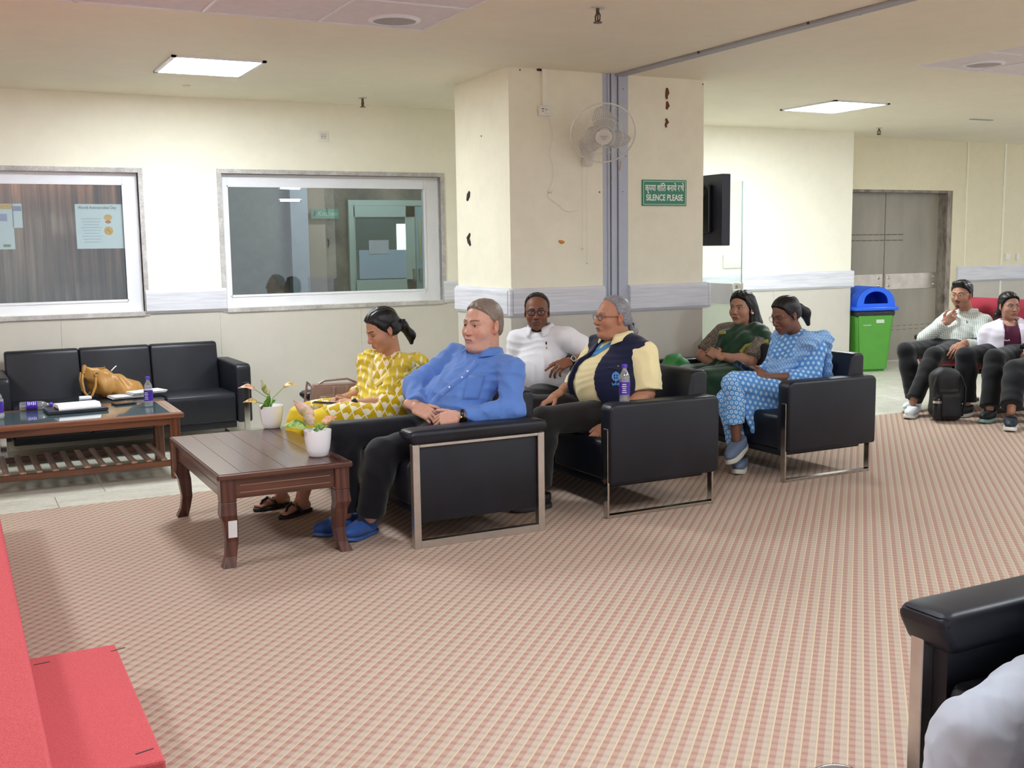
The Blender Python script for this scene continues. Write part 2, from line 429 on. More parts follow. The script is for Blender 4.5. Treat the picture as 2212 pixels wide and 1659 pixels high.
# bumper rails
def rail(n, x0, x1, y, z0, z1, round0=False, round1=False, th=.034):
    e = .018
    prof = [(0, z0), (-th*.45, z0), (-th, z0+e*1.3), (-th, z1-e*1.3), (-th*.45, z1), (0, z1)]
    t = MB().prism([(p[0], p[1]) for p in prof], x1-x0, (x0, y, 0), (0, 1, 0), (0, 0, 1), (1, 0, 0)).obj('trim_%d' % n, M_rail)
    tag(t, kind='structure')
    for f, xx, s in ((round0, x0, -1), (round1, x1, 1)):
        if f: MB().bx(xx-.001 if s > 0 else xx-.03, xx+.03 if s > 0 else xx+.001, y-th, y, z0+.004, z1-.004, .012, 3).obj('end_cap', M_rail, t, True)
rail(1, W1[1]+.008, W2[0]-.006, YB, 1.0, 1.19)
rail(2, W2[1]+.008, 4.8, YB, 1.0, 1.19)
rail(3, PX0, 4.262, PY0, 1.004, 1.203, True)
rail(4, 4.478, PX1+.03, PY0, 1.004, 1.203, False, True)
t = MB().prism([(0, 1.004), (-.015, 1.004), (-.034, 1.027), (-.034, 1.18), (-.015, 1.203), (0, 1.203)], PY1-PY0, (PX0, PY0, 0), (1, 0, 0), (0, 0, 1), (0, 1, 0)).obj('trim_5', M_rail); tag(t, kind='structure')
zb, zt = at(1735, 625, 1, YR)[2], at(1735, 587, 1, YR)[2]
rail(6, 6.75, 9.17, YR, zb, zt, False, True)
rail(7, dr+.1, 13, YD, at(2130, 607, 1, YD)[2], at(2130, 574, 1, YD)[2])
# corner post patch of plaster at door wall
MB().bx(at(2085, 450, 1, YD)[0], at(2085, 450, 1, YD)[0]+.02, YD-.012, YD, 0, ZC).obj('trim_8', M_wall)['kind'] = 'structure'
MB().bx(at(2165, 450, 1, YD)[0], at(2165, 450, 1, YD)[0]+.03, YD-.01, YD, 0, ZC).obj('trim_9', M_wall)['kind'] = 'structure'

# ------------------------------------------------------------------ windows with rooms behind
q = NT('window_glass')
tr = q.n('ShaderNodeBsdfTransparent'); tr.inputs[0].default_value = (.86, .9, .9, 1)
gl = q.n('ShaderNodeBsdfGlossy'); gl.inputs['Roughness'].default_value = .02; gl.inputs[0].default_value = (.9, .95, 1, 1)
mx = q.n('ShaderNodeMixShader'); mx.inputs[0].default_value = .09
q.t.links.new(tr.outputs[0], mx.inputs[1]); q.t.links.new(gl.outputs[0], mx.inputs[2]); q.t.links.new(mx.outputs[0], q.out.inputs[0]); M_glass = q.m
YG = 9.165
def window(n, W, g0, g1, z0, z1):
    o = MB()
    x0, x1 = W[0], W[1]
    yf0, yf1 = YG-.02, YG+.045
    o.bx(x0, g0, yf0, yf1, W[2], W[3], .003, 1).bx(g1, x1, yf0, yf1, W[2], W[3], .003, 1).bx(g0, g1, yf0, yf1, W[2], z0, .003, 1).bx(g0, g1, yf0, yf1, z1, W[3], .003, 1)
    wnd = o.obj('window_%d' % n, M_white); tag(wnd, kind='structure')
    b = MB()
    for (u0, u1, v0, v1) in ((g0-.012, g0+.006, z0-.006, z1+.006), (g1-.006, g1+.012, z0-.006, z1+.006), (g0, g1, z0-.012, z0+.006), (g0, g1, z1-.006, z1+.012)):
        b.bx(u0, u1, yf0-.006, yf0+.002, v0, v1)
    b.obj('glazing_bead', M_white, wnd)
    MB().bx(g0, g1, YG+.002, YG+.008, z0, z1).obj('pane', M_glass, wnd)
    s = MB(); e = .036
    s.bx(x0-e, x0, YB-.012, YB+.05, W[2]-e, W[3]+e, .002, 1).bx(x1, x1+e, YB-.012, YB+.05, W[2]-e, W[3]+e, .002, 1)
    s.bx(x0, x1, YB-.012, YB+.05, W[3], W[3]+e, .002, 1).bx(x0, x1, YB-.02, YB+.06, W[2]-e, W[2], .002, 1)
    s.bx(x1-.004, x1+.001, YB+.05, YG, W[2], W[3]).bx(x0-.001, x0+.004, YB+.05, YG, W[2], W[3]).bx(x0, x1, YB+.05, YG, W[3]-.004, W[3])
    s.obj('stone_surround', M_granite, wnd)
    return wnd
gz0, gz1 = at(700, 632, 1, YG)[2], at(700, 405, 1, YG)[2]
w1 = window(1, W1, -.7, at(270, 520, 1, YG)[0], gz0-.006, gz1+.004)
w2 = window(2, W2, at(494, 520, 1, YG)[0], at(916, 520, 1, YG)[0], gz0, gz1)

YK = 11.4                                       # back of the rooms behind
M_back = paint('stained_plaster', (150, 152, 142), .25)
M_backp = paint('pinkish_plaster', (176, 160, 146), .1)
q = NT('wall_stained_dark'); co = q.coord(); f = q.noise(co, 2.4, 6, .7)
q.col(q.ramp(f, (.35, srgb(84, 78, 74)), (.5, srgb(122, 114, 104)), (.65, srgb(150, 138, 126)))); q.set(Roughness=.8); M_stain = q.m
rb = MB().bx(-3, 5.6, YK, YK+.1, 0, ZC).obj('wall_rear_room', M_back); tag(rb, kind='structure')
tag(MB().bx(1.62, 1.72, YB+T, YK, 0, ZC).bx(-3, 5.6, YB+T, YK, ZC, ZC+.1).bx(-3, 5.6, YB+T, YK, -.1, 0).bx(5.5, 5.6, YB+T, YK, 0, ZC).obj('wall_partition', M_back), kind='structure')
def backx(px): return at(px, 520, 1, YK)[0]
def rr(name, x0, x1, y0, y1, z0, z1, m, par=None): return MB().bx(x0, x1, y0, y1, z0, z1).obj(name, m, par)
c = rr('wall_column', backx(623), backx(660), YK-.12, YK, 0, ZC, plain('column_white_blue', (190, 200, 208), .6)); tag(c, kind='structure')
c = rr('wall_column_pink', backx(660), backx(700), YK-.06, YK, 0, ZC, M_backp); tag(c, kind='structure')
c = rr('wall_stained_stone', backx(700), 5.5, YK-.03, YK, 0, ZC, M_stain); tag(c, kind='structure')
# door with pale green frame seen through the window
M_mint = plain('pale_mint_aluminium', (186, 208, 200), .4, var=.03)
dx0, dx1, dx2, dx3 = backx(748), backx(757), backx(872), backx(890)
ztop = at(800, 445, 1, YK)[2]; zmid0 = at(800, 604, 1, YK)[2]; zg1 = at(800, 470, 1, YK)[2]
YDm = YK-.10
kd = empty('door_3', ((dx0+dx2)/2, YDm, 0)); tag(kd, kind='structure')
def kp(n, x0, x1, z0, z1, m, y0=0, y1=.05): return MB().bx(x0-kd.location[0], x1-kd.location[0], y0, y1, z0, z1, .004, 1).obj(n, m, kd)
kp('door_frame', dx0, backx(760), 0, ztop, M_mint); kp('door_frame', dx0, 5.48, ztop, ztop+.06, M_mint)
kp('stile', backx(758), backx(762), 0, ztop, M_mint); kp('stile', backx(870), dx3, 0, ztop, M_mint)
kp('top_rail', backx(758), dx3, zg1, ztop, M_mint); kp('middle_rail', backx(758), dx3, zmid0-.12, zmid0, M_mint); kp('bottom_panel', backx(758), dx3, .05, zmid0-.14, M_mint, .02, .04)
kp('door_glass', backx(760), backx(872), zmid0, zg1, plain('door_glass_dark', (84, 104, 104), .15, var=.2, vs=2), .022, .028)
kp('paper_sheet', backx(769), backx(871), zmid0+.01, at(800, 540, 1, YK)[2], plain('blue_white_paper', (178, 204, 226), .7, var=.02), .014, .02)
kp('paper_notice', backx(790), backx(833), at(800, 549, 1, YK)[2], at(800, 519, 1, YK)[2], plain('notice_paper', (196, 204, 214), .7), .006, .012)
kp('lit_opening', backx(851), backx(870), at(860, 540, 1, YK)[2], at(860, 484, 1, YK)[2], emat('daylight_pane', (214, 240, 230), .9), .014, .02)
kp('side_panel', backx(892), 5.48, .05, ztop, plain('mint_panel', (164, 196, 202), .4), .02, .04)
kp('handle', backx(882)-.012, backx(882)+.012, at(800, 610, 1, YK)[2], at(800, 582, 1, YK)[2], M_steel, -.05, -.02)
kp('handle', backx(896)-.012, backx(896)+.012, at(800, 610, 1, YK)[2], at(800, 582, 1, YK)[2], M_steel, -.05, -.02)
kp('notice_strip', backx(898), backx(903), at(800, 566, 1, YK)[2], at(800, 476, 1, YK)[2], plain('notice_strip_yellow', (190, 196, 150), .7), .0, .012)
def text(body, size, m, parent=None, loc=(0, 0, 0), rot=(R(90), 0, 0), name='lettering', ext=.0006, align='CENTER', bold=0.0, sx=1.0):
    cu = bpy.data.curves.new(name, 'FONT'); cu.body = body; cu.size = size; cu.align_x = align; cu.align_y = 'CENTER'; cu.extrude = ext; cu.offset = bold
    tmp = bpy.data.objects.new(name, cu); COL.objects.link(tmp)
    dg = bpy.context.evaluated_depsgraph_get(); me = bpy.data.meshes.new_from_object(tmp.evaluated_get(dg))
    bpy.data.objects.remove(tmp); me.name = name
    if sx != 1.0:
        for v in me.vertices: v.co.x *= sx
    return link(name, me, m, parent, loc, rot)
M_sgreen = plain('sign_green', (24, 128, 88), .35, var=.03)
M_swhite = plain('sign_white', (244, 248, 244), .4, var=0)
ks = empty('room_sign', (at(700, 462, 1, YK-.1)[0], YK-.13, at(700, 462, 1, YK-.1)[2]), 0, 'small green room sign on the column behind the right window', 'sign')
MB().box((0, 0, 0), (.30, .01, .1)).obj('plate', plain('sign_green_dull', (92, 156, 140), .4), ks)
text('Kitchen', .07, plain('sign_letter_dull', (190, 214, 206), .5), ks, (.03, -.006, 0))
MB().box((-.115, -.007, 0), (.02, .003, .06), Matrix.Rotation(.3, 3, 'Y')).obj('emblem', plain('sign_mark_dark', (40, 84, 76), .5), ks)
for i, (py, st) in enumerate(((406, 3.0), (432.5, 2.2))):  # lower one is an added glowing copy for the reflection of the upper
    p0, p1 = at(605, py-1, 1, 10.6), at(647, py+1, 1, 10.6)
    t = empty('tube_light', tuple((p0+p1)/2), 0, ('upper glowing tube light seen through the right window', 'lower pinkish reflection of the tube light, added as a glowing copy')[i], 'light', 'tube lights behind the right window')
    w_ = abs(p1[0]-p0[0])/2
    MB().cyl((-w_, 0, 0), (w_, 0, 0), .012, n=10).obj('tube', emat('tube_glow%d' % i, ((255, 250, 246), (255, 224, 210))[i], st*4), t)
    for s_ in (-1, 1): MB().cyl((s_*(w_+.02), 0, 0), (s_*w_, 0, 0), .013, n=10).obj('end_cap', M_white, t)
# ceiling fittings that light the two rooms behind the glass
for i, (x, y, s) in enumerate(((4.0, 10.2, 13.0), (.55, 9.42, 4.6))):
    t = empty('tube_batten', (x, y, ZC), 0, ('ceiling batten lamp in the room behind the right window', 'ceiling batten lamp behind the curtain of the left window')[i], 'light')
    MB().bx(-.5, .5, -.03, .03, -.05, 0).obj('batten', M_white, t)
    MB().cyl((-.5, 0, -.07), (.5, 0, -.07), .016, n=10).obj('tube', emat('batten_glow%d' % i, ((240, 248, 255), (255, 206, 180))[i], s*4), t)
# curtain in left room
n = 260; V = []; Q = []
for j, z in enumerate((.9, 1.4, 1.9, 2.3)):
    for i in range(n+1):
        x = -1.2+i*2.75/n
        a = .022*math.sin(x*38+.9*math.sin(x*7+j*.25))+.012*math.sin(x*71+j*.3)
        V.append((x, 9.62+a*(1.15-.2*j), z))
for j in range(3):
    for i in range(n): k = j*(n+1)+i; Q.append((k, k+1, k+n+2, k+n+1))
q = NT('curtain_fabric_tan'); co = q.coord(scale=(9, 1, .25)); f = q.noise(co, 3, 4, .6)
q.col(q.ramp(f, (.3, srgb(112, 88, 74)), (.55, srgb(166, 140, 120)), (.7, srgb(204, 180, 158))))
q.set(Roughness=.8, Transmission_Weight=.0); M_curt = q.m
cu = link('curtain', npmesh('curtain', V, Q), M_curt); tag(cu, 'tan pleated curtain hanging behind the left window', 'curtain')
md = cu.modifiers.new('thick', 'SOLIDIFY'); md.thickness = .003
# posters stuck inside the left window
M_paper = plain('paper_bluish', (226, 232, 234), .7, var=.02)
def poster(px0, px1, py0, py1, lab, content):
    x0, x1 = at(px0, (py0+py1)/2, 1, YG+.012)[0], at(px1, (py0+py1)/2, 1, YG+.012)[0]
    z0, z1 = at((px0+px1)/2, py1, 1, YG+.012)[2], at((px0+px1)/2, py0, 1, YG+.012)[2]
    t = empty('poster', ((x0+x1)/2, YG+.012, (z0+z1)/2), 0, lab, 'poster')
    MB().box((0, .0012, 0), (x1-x0, .001, z1-z0)).obj('sheet', M_paper, t)
    content(t, x1-x0, z1-z0)
M_ink = plain('ink_dark', (74, 84, 96), .7, var=0); M_yel = plain('ink_yellow', (232, 178, 60), .6, var=.15, vs=60); M_lil = plain('ink_lilac', (170, 168, 204), .7)
M_org = plain('ink_orange', (206, 120, 40), .6)
def c1(t, w, h):
    text('World Antimicrobial Day', .034, M_ink, t, (-.04*w, -.0006, .42*h), sx=.8)
    MB().sph((.17*w, -.001, .2*h), .032, 14, (1, .05, .75)).obj('icon', M_yel, t); MB().sph((.17*w, -.001, .1*h), .022, 14, (1, .05, .55)).obj('icon', M_org, t)
    MB().sph((.17*w, -.001, -.1*h), .034, 16, (1, .05, 1)).obj('icon', M_yel, t)
    MB().tube([(.13*w, -.003, -.08*h), (.17*w, -.003, -.06*h), (.2*w, -.003, -.14*h)], .004, 6).obj('icon_mark', M_org, t)
    mb = MB()
    for k in range(9): mb.box((-.18*w, -.0004, (.17-.065*k)*h), ((.42-.05*(k % 3))*w, .0006, .004))
    mb.obj('text_lines', plain('ink_pale', (168, 184, 196), .7), t)
poster(164, 268, 441, 537, 'white information sheet with yellow icons in the left window', c1)
def c2(t, w, h):
    MB().box((0, -.0004, .44*h), (w*.98, .0008, .1*h)).obj('header', M_yel, t)
    MB().box((.1*w, -.0004, .2*h), (w*.5, .0008, .16*h)).obj('picture', M_lil, t)
    MB().box((.3*w, -.0004, -.42*h), (.05, .0008, .02)).obj('stamp', plain('ink_green', (120, 150, 110), .7), t)
poster(-60, 30, 440, 539, 'white sheet with yellow header cut by the left frame edge', c2)
def c3(t, w, h): MB().box((0, -.0004, .3*h), (w*.9, .0008, .2*h)).obj('header', plain('ink_violet', (150, 150, 190), .7), t)
poster(27, 48, 440, 492, 'narrow lilac sheet between the curtain and the left poster', c3)
# ------------------------------------------------------------------ furniture
q = NT('black_leather'); co = q.coord()
vo = q.n('ShaderNodeTexVoronoi'); q.val(co, vo.inputs['Vector']); vo.inputs['Scale'].default_value = 420
q.col(q.ramp(q.noise(co, 5, 3, .6), (.3, srgb(13, 15, 23)), (.7, srgb(22, 25, 37)))); q.set(Roughness=.42, Specular_IOR_Level=.45)
q.bump(vo.outputs['Distance'], .12, .001); M_leather = q.m

def rprism(prof, y0, y1, bev=.02, seg=3):
    """profile in XZ extruded along Y, edges rounded"""
    mb = MB(); mb.prism(prof, y1-y0, (0, y0, 0), (1, 0, 0), (0, 0, 1), (0, 1, 0))
    bmesh.ops.bevel(mb.bm, geom=list(mb.bm.edges), offset=bev, segments=seg, affect='EDGES', profile=.5)
    return mb
def sofa(name, loc, rz, W, nseat, kind, label, group, pad=0.):
    t = empty(name, loc, rz, label, 'sofa' if nseat > 1 else 'armchair', group)
    aw = .115; d = .37; yi = W/2-aw
    seg = 2*yi/nseat
    for k in range(nseat):
        y0 = -yi+seg*k
        rprism([(-.355, .2), (-.36, .4), (-.34, .425), (.24, .405), (.24, .2)], y0+.001, y0+seg-.001, .018).obj('seat_cushion', M_leather, t, True)
        rprism([(.19, .39), (.262, .755), (.28, .772), (.35, .772), (.37, .75), (.365, .2), (.2, .2)] if kind == 2 else [(.22, .39), (.3, .72), (.315, .738), (.36, .738), (.374, .715), (.365, .2), (.22, .2)], y0+.001, y0+seg-.001, .018).obj('back_cushion', M_leather, t, True)
    MB().bx(-.33, .34, -yi, yi, .15, .21, .01).obj('seat_base', M_leather, t, True)
    for s in (-1, 1):
        yc = s*(W/2-aw/2)
        if kind == 2:
            rprism([(-d, .19), (-d, .615), (-.34, .64), (d-.02, .635), (d, .61), (d, .19)], yc-aw/2, yc+aw/2, .02).obj('armrest', M_leather, t, True)
            b = MB(); w = .022; yo = yc+s*.012
            b.bx(-d-.006, -d+.006, yo-w, yo+w, 0, .5, .002, 1)
            b.bx(-d+.0062, .345, yo-w, yo+w, 0, .018, .002, 1).bx(.333, .345, yo-w, yo+w, .0182, .2, .002, 1)
            b.obj('leg_frame', M_chrome, t)
        else:
            MB().bx(-.335, .335, yc-.035, yc+.035, .125, .525, .012).obj('side_panel', M_leather, t, True)
            rprism([(-.40, .565), (-.40, .59), (-.37, .603), (.36, .603), (.385, .585), (.385, .535-pad), (-.36, .528-pad)], yc-.075, yc+.075, .024, 4).obj('armrest', M_leather, t, True)
            b = MB(); yo = yc+s*.03; w = .02; h = .038
            b.bx(-.372, -.372+h, yo-w, yo+w, 0, .53, .002, 1).bx(.372-h, .372, yo-w, yo+w, 0, .53, .002, 1)
            b.bx(-.3718+h, .3718-h, yo-w, yo+w, 0, h, .002, 1).bx(-.3718+h, .3718-h, yo-w, yo+w, .513, .53, .002, 1)
            b.obj('leg_frame', M_steel, t)
    return t
G1 = 'black leather sofas in rows facing left'
S1 = (2.357, 4.93+.925, 0); S2 = (3.515, 4.945+.925, 0); S3 = (4.955, 5.155+.81, 0)
sofa('leather_sofa', S1, 0, 1.85, 3, 1, 'front row black sofa with flat padded arms over steel frames', G1)
sofa('leather_sofa', S2, 0, 1.85, 3, 2, 'middle row black leather sofa with a water bottle on its arm', G1)
sofa('leather_sofa', S3, 0, 1.62, 3, 2, 'rear row black leather sofa nearest the dustbin', G1)
sofa('leather_sofa', (1.125, 8.67, -.006), R(90), 1.8, 3, 2, 'black leather sofa against the back wall under the windows', 'wall sofa')
sofa('leather_armchair', (2.465, 1.44, 0), 0, .92, 1, 1, 'black padded armchair in the lower right foreground with steel front bar', 'foreground chair', .035)

M_wd = wood('rosewood_dark', (66, 36, 28), (100, 60, 48), 'Y', 3.2, .26, .4)
M_wdz = wood('rosewood_dark_leg', (52, 26, 20), (96, 52, 40), 'Z', 7, .32, .3)
M_wdx = wood('rosewood_dark_apron', (62, 32, 22), (112, 66, 48), 'X', 7, .35, .25)
def table_a():
    x0, x1, y0, y1, zt = 1.062, 1.715, 5.075, 6.295, .455
    t = empty('coffee_table', ((x0+x1)/2, (y0+y1)/2, 0), 0, 'dark wooden coffee table with curved legs and two potted plants on it', 'table')
    w, h = x1-x0, y1-y0
    n = 6; pw = (w-.01)/n
    for k in range(n):
        MB().bx(-w/2+.005+pw*k+.0002, -w/2+.005+pw*(k+1)-.0002, -h/2+.006, h/2-.006, zt-.024, zt+(.0004 if k % 2 else 0), .001, 1).obj('plank', M_wd, t, False)
    b = MB()
    for s in (-1, 1):
        b.bx(-w/2, w/2, s*h/2-.006, s*h/2+.006, zt-.028, zt-.002, .005, 2); b.bx(s*w/2-.006, s*w/2+.006, -h/2, h/2, zt-.028, zt-.002, .005, 2)
    b.obj('top_edge', M_wdx, t)
    ih, iw = h/2-.035, w/2-.035
    for s in (-1, 1):
        a = MB().bx(-iw+.02, iw-.02, s*ih-.012, s*ih+.012, zt-.125, zt-.026).obj('apron', M_wdx, t)
        MB().bx(-iw+.07, iw-.07, s*(ih+.012)-.0008, s*(ih+.012)+.0008, zt-.065, zt-.062).bx(-iw+.07, iw-.07, s*(ih+.012)-.0008, s*(ih+.012)+.0008, zt-.1, zt-.097).obj('groove', plain('groove_pale', (150, 120, 100), .6), a)
        a = MB().bx(s*iw-.012, s*iw+.012, -ih+.02, ih-.02, zt-.125, zt-.026).obj('apron', M_wd, t)
        MB().bx(s*(iw+.012)-.0008, s*(iw+.012)+.0008, -ih+.07, ih-.07, zt-.08, zt-.077).obj('groove', M_gap, a)
    prof = [(zt-.026, 0, .037), (zt-.135, 0, .037), (zt-.138, 0, .033), (zt-.142, 0, .036), (zt-.20, .004, .038), (.22, -.006, .034), (.12, -.014, .028), (.05, -.004, .026), (0, .012, .03)]
    for sx in (-1, 1):
        for sy in (-1, 1):
            mb = MB(); rings = []
            for z, o, r in prof:
                cx, cy = sx*(iw-.012+o), sy*(ih-.012+o)
                rings.append([mb.bm.verts.new((cx+a*r, cy+b_*r, z)) for a, b_ in ((-1, -1), (1, -1), (1, 1), (-1, 1))])
            for A, B in zip(rings, rings[1:]):
                for k in range(4): mb.bm.faces.new((A[k], A[(k+1) % 4], B[(k+1) % 4], B[k]))
            mb.bm.faces.new(rings[0]); mb.bm.faces.new(rings[-1][::-1])
            bmesh.ops.bevel(mb.bm, geom=[e for e in mb.bm.edges if abs(e.verts[0].co.z-e.verts[1].co.z) > .02], offset=.003, segments=1, affect='EDGES')
            lg = mb.obj('leg', M_wdz, t)
            if sx < 0 and sy < 0:
                MB().box((sx*(iw-.012)+.014, sy*(ih-.022)-.036, .185), (.042, .001, .085), Matrix.Rotation(.1, 3, 'X')).obj('sticker', plain('sticker_white', (228, 228, 230), .6, var=.03), lg)
    return t
TA = table_a()
M_wb = wood('teak_orange', (76, 40, 24), (128, 76, 48), 'X', 7, .35, .2)
M_wbz = wood('teak_orange_leg', (72, 36, 22), (122, 70, 42), 'Z', 7, .35, .2)
M_wby = wood('teak_slat', (136, 106, 90), (190, 160, 140), 'Y', 7, .45, .1)
M_tglass = plain('table_glass', (72, 92, 98), .04, var=.02, coat=.6)
def table_b():
    x0, x1, y0, y1, zt = .02, 1.335, 7.34, 8.10, .44
    t = empty('coffee_table', ((x0+x1)/2, (y0+y1)/2, -.006), 0, 'wooden coffee table with glass top and slatted shelf before the wall sofa', 'table')
    w, h = x1-x0, y1-y0; e = .075
    for s in (-1, 1):
        MB().bx(-w/2, w/2, s*h/2, s*(h/2-e), zt-.03, zt, .006, 2).obj('top_frame_rail', M_wb, t)
        MB().bx(s*w/2, s*(w/2-e), -h/2+e, h/2-e, zt-.03, zt-.0003, .004, 2).obj('top_frame_rail', M_wby, t)
        MB().bx(-w/2+.07, w/2-.07, s*(h/2-.03), s*(h/2-.055), zt-.075, zt-.03).obj('apron', M_wb, t)
        MB().bx(s*(w/2-.03), s*(w/2-.055), -h/2+.07, h/2-.07, zt-.075, zt-.03).obj('apron', M_wby, t)
        MB().bx(-w/2+.09, w/2-.09, s*(h/2-.04), s*(h/2-.065), .085, .125, .003, 1).obj('shelf_rail', M_wb, t)
        for sy in (-1, 1):
            MB().bx(s*(w/2-.025), s*(w/2-.09), sy*(h/2-.025), sy*(h/2-.09), 0, zt-.03, .004, 1).obj('leg', M_wbz, t)
    MB().bx(-w/2+e-.002, w/2-e+.002, -h/2+e-.002, h/2-e+.002, zt-.012, zt-.002).obj('glass_top', M_tglass, t)
    sl = MB().bx(-.019, .019, -h/2+.045, h/2-.045, .124, .138, .002, 1).mesh('shelf_slat'); sl.materials.append(M_wby)
    for k in range(12):
        o = bpy.data.objects.new('shelf_slat', sl); COL.objects.link(o); o.parent = t; o.location = (-w/2+.13+.0955*k, 0, 0)
table_b()
ZB = .435

# water bottles --------------------------------------------------------------
q = NT('clear_plastic'); tr = q.n('ShaderNodeBsdfTransparent'); tr.inputs[0].default_value = (.93, .95, .97, 1)
gl = q.n('ShaderNodeBsdfGlossy'); gl.inputs['Roughness'].default_value = .08
df = q.n('ShaderNodeBsdfDiffuse'); df.inputs[0].default_value = (.8, .83, .88, 1)
m1 = q.n('ShaderNodeMixShader'); m1.inputs[0].default_value = .35
m2 = q.n('ShaderNodeMixShader'); m2.inputs[0].default_value = .3
q.t.links.new(gl.outputs[0], m1.inputs[1]); q.t.links.new(df.outputs[0], m1.inputs[2]); q.t.links.new(tr.outputs[0], m2.inputs[1]); q.t.links.new(m1.outputs[0], m2.inputs[2]); q.t.links.new(m2.outputs[0], q.out.inputs[0]); M_clear = q.m
M_purple = plain('purple_label', (74, 42, 168), .35, var=.05); M_pcap = plain('purple_cap', (88, 56, 196), .3, var=0)
def bottle(loc, label, lying=None, rz=0):
    t = empty('water_bottle', loc, rz, label, 'bottle', 'purple labelled water bottles')
    if lying is not None: t.rotation_euler = (0, R(90), lying)
    MB().lathe([(.012, 0), (.027, .002), (.0295, .01), (.0285, .03), (.0295, .04), (.0295, .115), (.0285, .122), (.0295, .135), (.025, .152), (.014, .172), (.0115, .178), (.0115, .19)], n=20).obj('bottle_body', M_clear, t, True)
    lb = MB().lathe([(.0301, .042), (.0301, .112)], n=24, cap=False).obj('bottle_label', M_purple, t, True)
    mb = MB()
    for k in range(5): mb.box((.0302*math.cos(-2.2+.0*k), .0302*math.sin(-2.2), .055+.011*k), (.0012, .026-.004*(k % 3), .0035), Matrix.Rotation(-2.2, 3, 'Z'))
    mb.obj('label_print', M_swhite, lb)['kind'] = 'stuff'
    MB().lathe([(.0135, .188), (.0142, .19), (.0142, .205), (.0125, .208)], n=18).obj('bottle_cap', M_pcap, t, True)
    return t
p = at(322, 878, 2, ZB); bottle((p[0], p[1], ZB), 'upright water bottle with purple label on the glass topped table')
p = at(36, 889, 2, ZB); bottle((p[0]+.02, p[1]+.02, ZB+.031), 'water bottle lying on its side on the glass topped table', R(-4))
p = at(-2, 905, 2, ZB); bottle((p[0], p[1], ZB), 'upright water bottle cut by the left frame edge')
p = at(1354, 864, 2, .638); bottle((3.27, 5.0, .6395), 'water bottle standing on the middle sofa armrest')

# things on the glass table and sofa -----------------------------------------
M_dark = plain('dark_grey_cover', (40, 42, 50), .4)
p = at(158, 888, 2, ZB)
lp = empty('laptop', (p[0]+.02, p[1]+.03, ZB), R(4), 'closed dark laptop lying on the glass topped table', 'laptop')
MB().bx(-.19, .19, -.125, .125, 0, .011, .004, 2).obj('base', M_dark, lp); MB().bx(-.19, .19, -.125, .125, .0115, .019, .004, 2).obj('lid', plain('laptop_lid', (48, 50, 60), .3), lp)
pb = empty('notepad', (p[0]+.03, p[1]+.035, ZB+.019), R(7), 'white notepad with folded back pages on the laptop', 'notepad')
prof = []
for k in range(9): a = -math.pi/2+math.pi*k/8; prof.append((.15+.012*math.cos(a), .0135+.0125*math.sin(a)))
mb = MB().prism([(-.09, .001), (.08, .001), (.092, .006), (.096, .014), (.09, .024), (.075, .03), (-.06, .034), (-.088, .012)], .27, (-.135, 0, 0), (0, 1, 0), (0, 0, 1), (1, 0, 0)); mb.obj('pages', plain('paper_white', (240, 240, 244), .7, var=.01), pb)
MB().bx(-.137, -.134, -.08, .06, .002, .012).obj('cover', plain('cover_maroon', (120, 60, 70), .6), pb)
p = at(268, 872, 2, ZB)
o = empty('tablet_case', (p[0], p[1], ZB), R(10), 'thin black tablet in a case on the glass table beside the bottle', 'tablet')
MB().bx(-.075, .075, -.055, .055, 0, .01, .003, 2).obj('case', M_dark, o); MB().bx(-.066, .066, -.047, .047, .0102, .0112).obj('screen', plain('screen_black', (30, 36, 42), .1), o)
ZS = .414
for i, (px, py, a, lb) in enumerate(((250, 851, 8, 'folded newspaper at the bottom beside the tan handbag'), (290, 846, 14, 'folded newspaper on top beside the tan handbag'))):
    p = at(px, py, 1, 8.56-.03*i)
    o = MB()
    for k in range(3): o.box((.004*k, -.003*k, .004+.006*k), (.26, .17, .005), Matrix.Rotation(.02*k, 3, 'Z'), .002, 1)
    qn = MAT.get('newsprint')
    if not qn:
        q = NT('newsprint'); br = q.n('ShaderNodeTexBrick'); q.val(q.coord(), br.inputs['Vector']); br.inputs['Scale'].default_value = 40
        br.inputs['Color1'].default_value = srgb(226, 226, 228); br.inputs['Color2'].default_value = srgb(196, 196, 200); br.inputs['Mortar'].default_value = srgb(236, 236, 236)
        q.col(br.outputs[0]); q.set(Roughness=.8); MAT['newsprint'] = qn = q.m
    o = o.obj('newspaper', qn, None, False, (p[0]+.07, 8.46+.02*i, ZS+.008+.021*i), (0, 0, R(a))); tag(o, lb, 'newspaper', None)

# potted plants ---------------------------------------------------------------
def leafmesh(L, Wd, bend, curl=.3, n=8):
    V = []; Q = []
    for i in range(n+1):
        s = i/n; wd = Wd*math.sin(math.pi*min(1, s*.92+.08)**.75)*(1 if s < .98 else .2)
        a = bend*s
        x = L*(math.sin(a)/bend if abs(bend) > 1e-3 else s); z = -L*((1-math.cos(a))/bend if abs(bend) > 1e-3 else 0)
        for k, t in enumerate((-1, -.5, 0, .5, 1)):
            V.append((x, t*wd/2, z+curl*wd*abs(t)**1.5*.5+.004*math.sin(9*s+3*t)))
    for i in range(n):
        for k in range(4): a = i*5+k; Q.append((a, a+1, a+6, a+5))
    return npmesh('leaf', V, Q)
def leafmat(name, c1, c2, edge):
    q = NT(name); co = q.coord(); n1 = q.noise(co, 60, 4, .7)
    c = q.ramp(n1, (.38, srgb(*c1)), (.6, srgb(*c2))); q.col(q.mix(q.step(q.noise(co, 25, 2), .5, .62), c, srgb(*edge))); q.set(Roughness=.4); return q.m
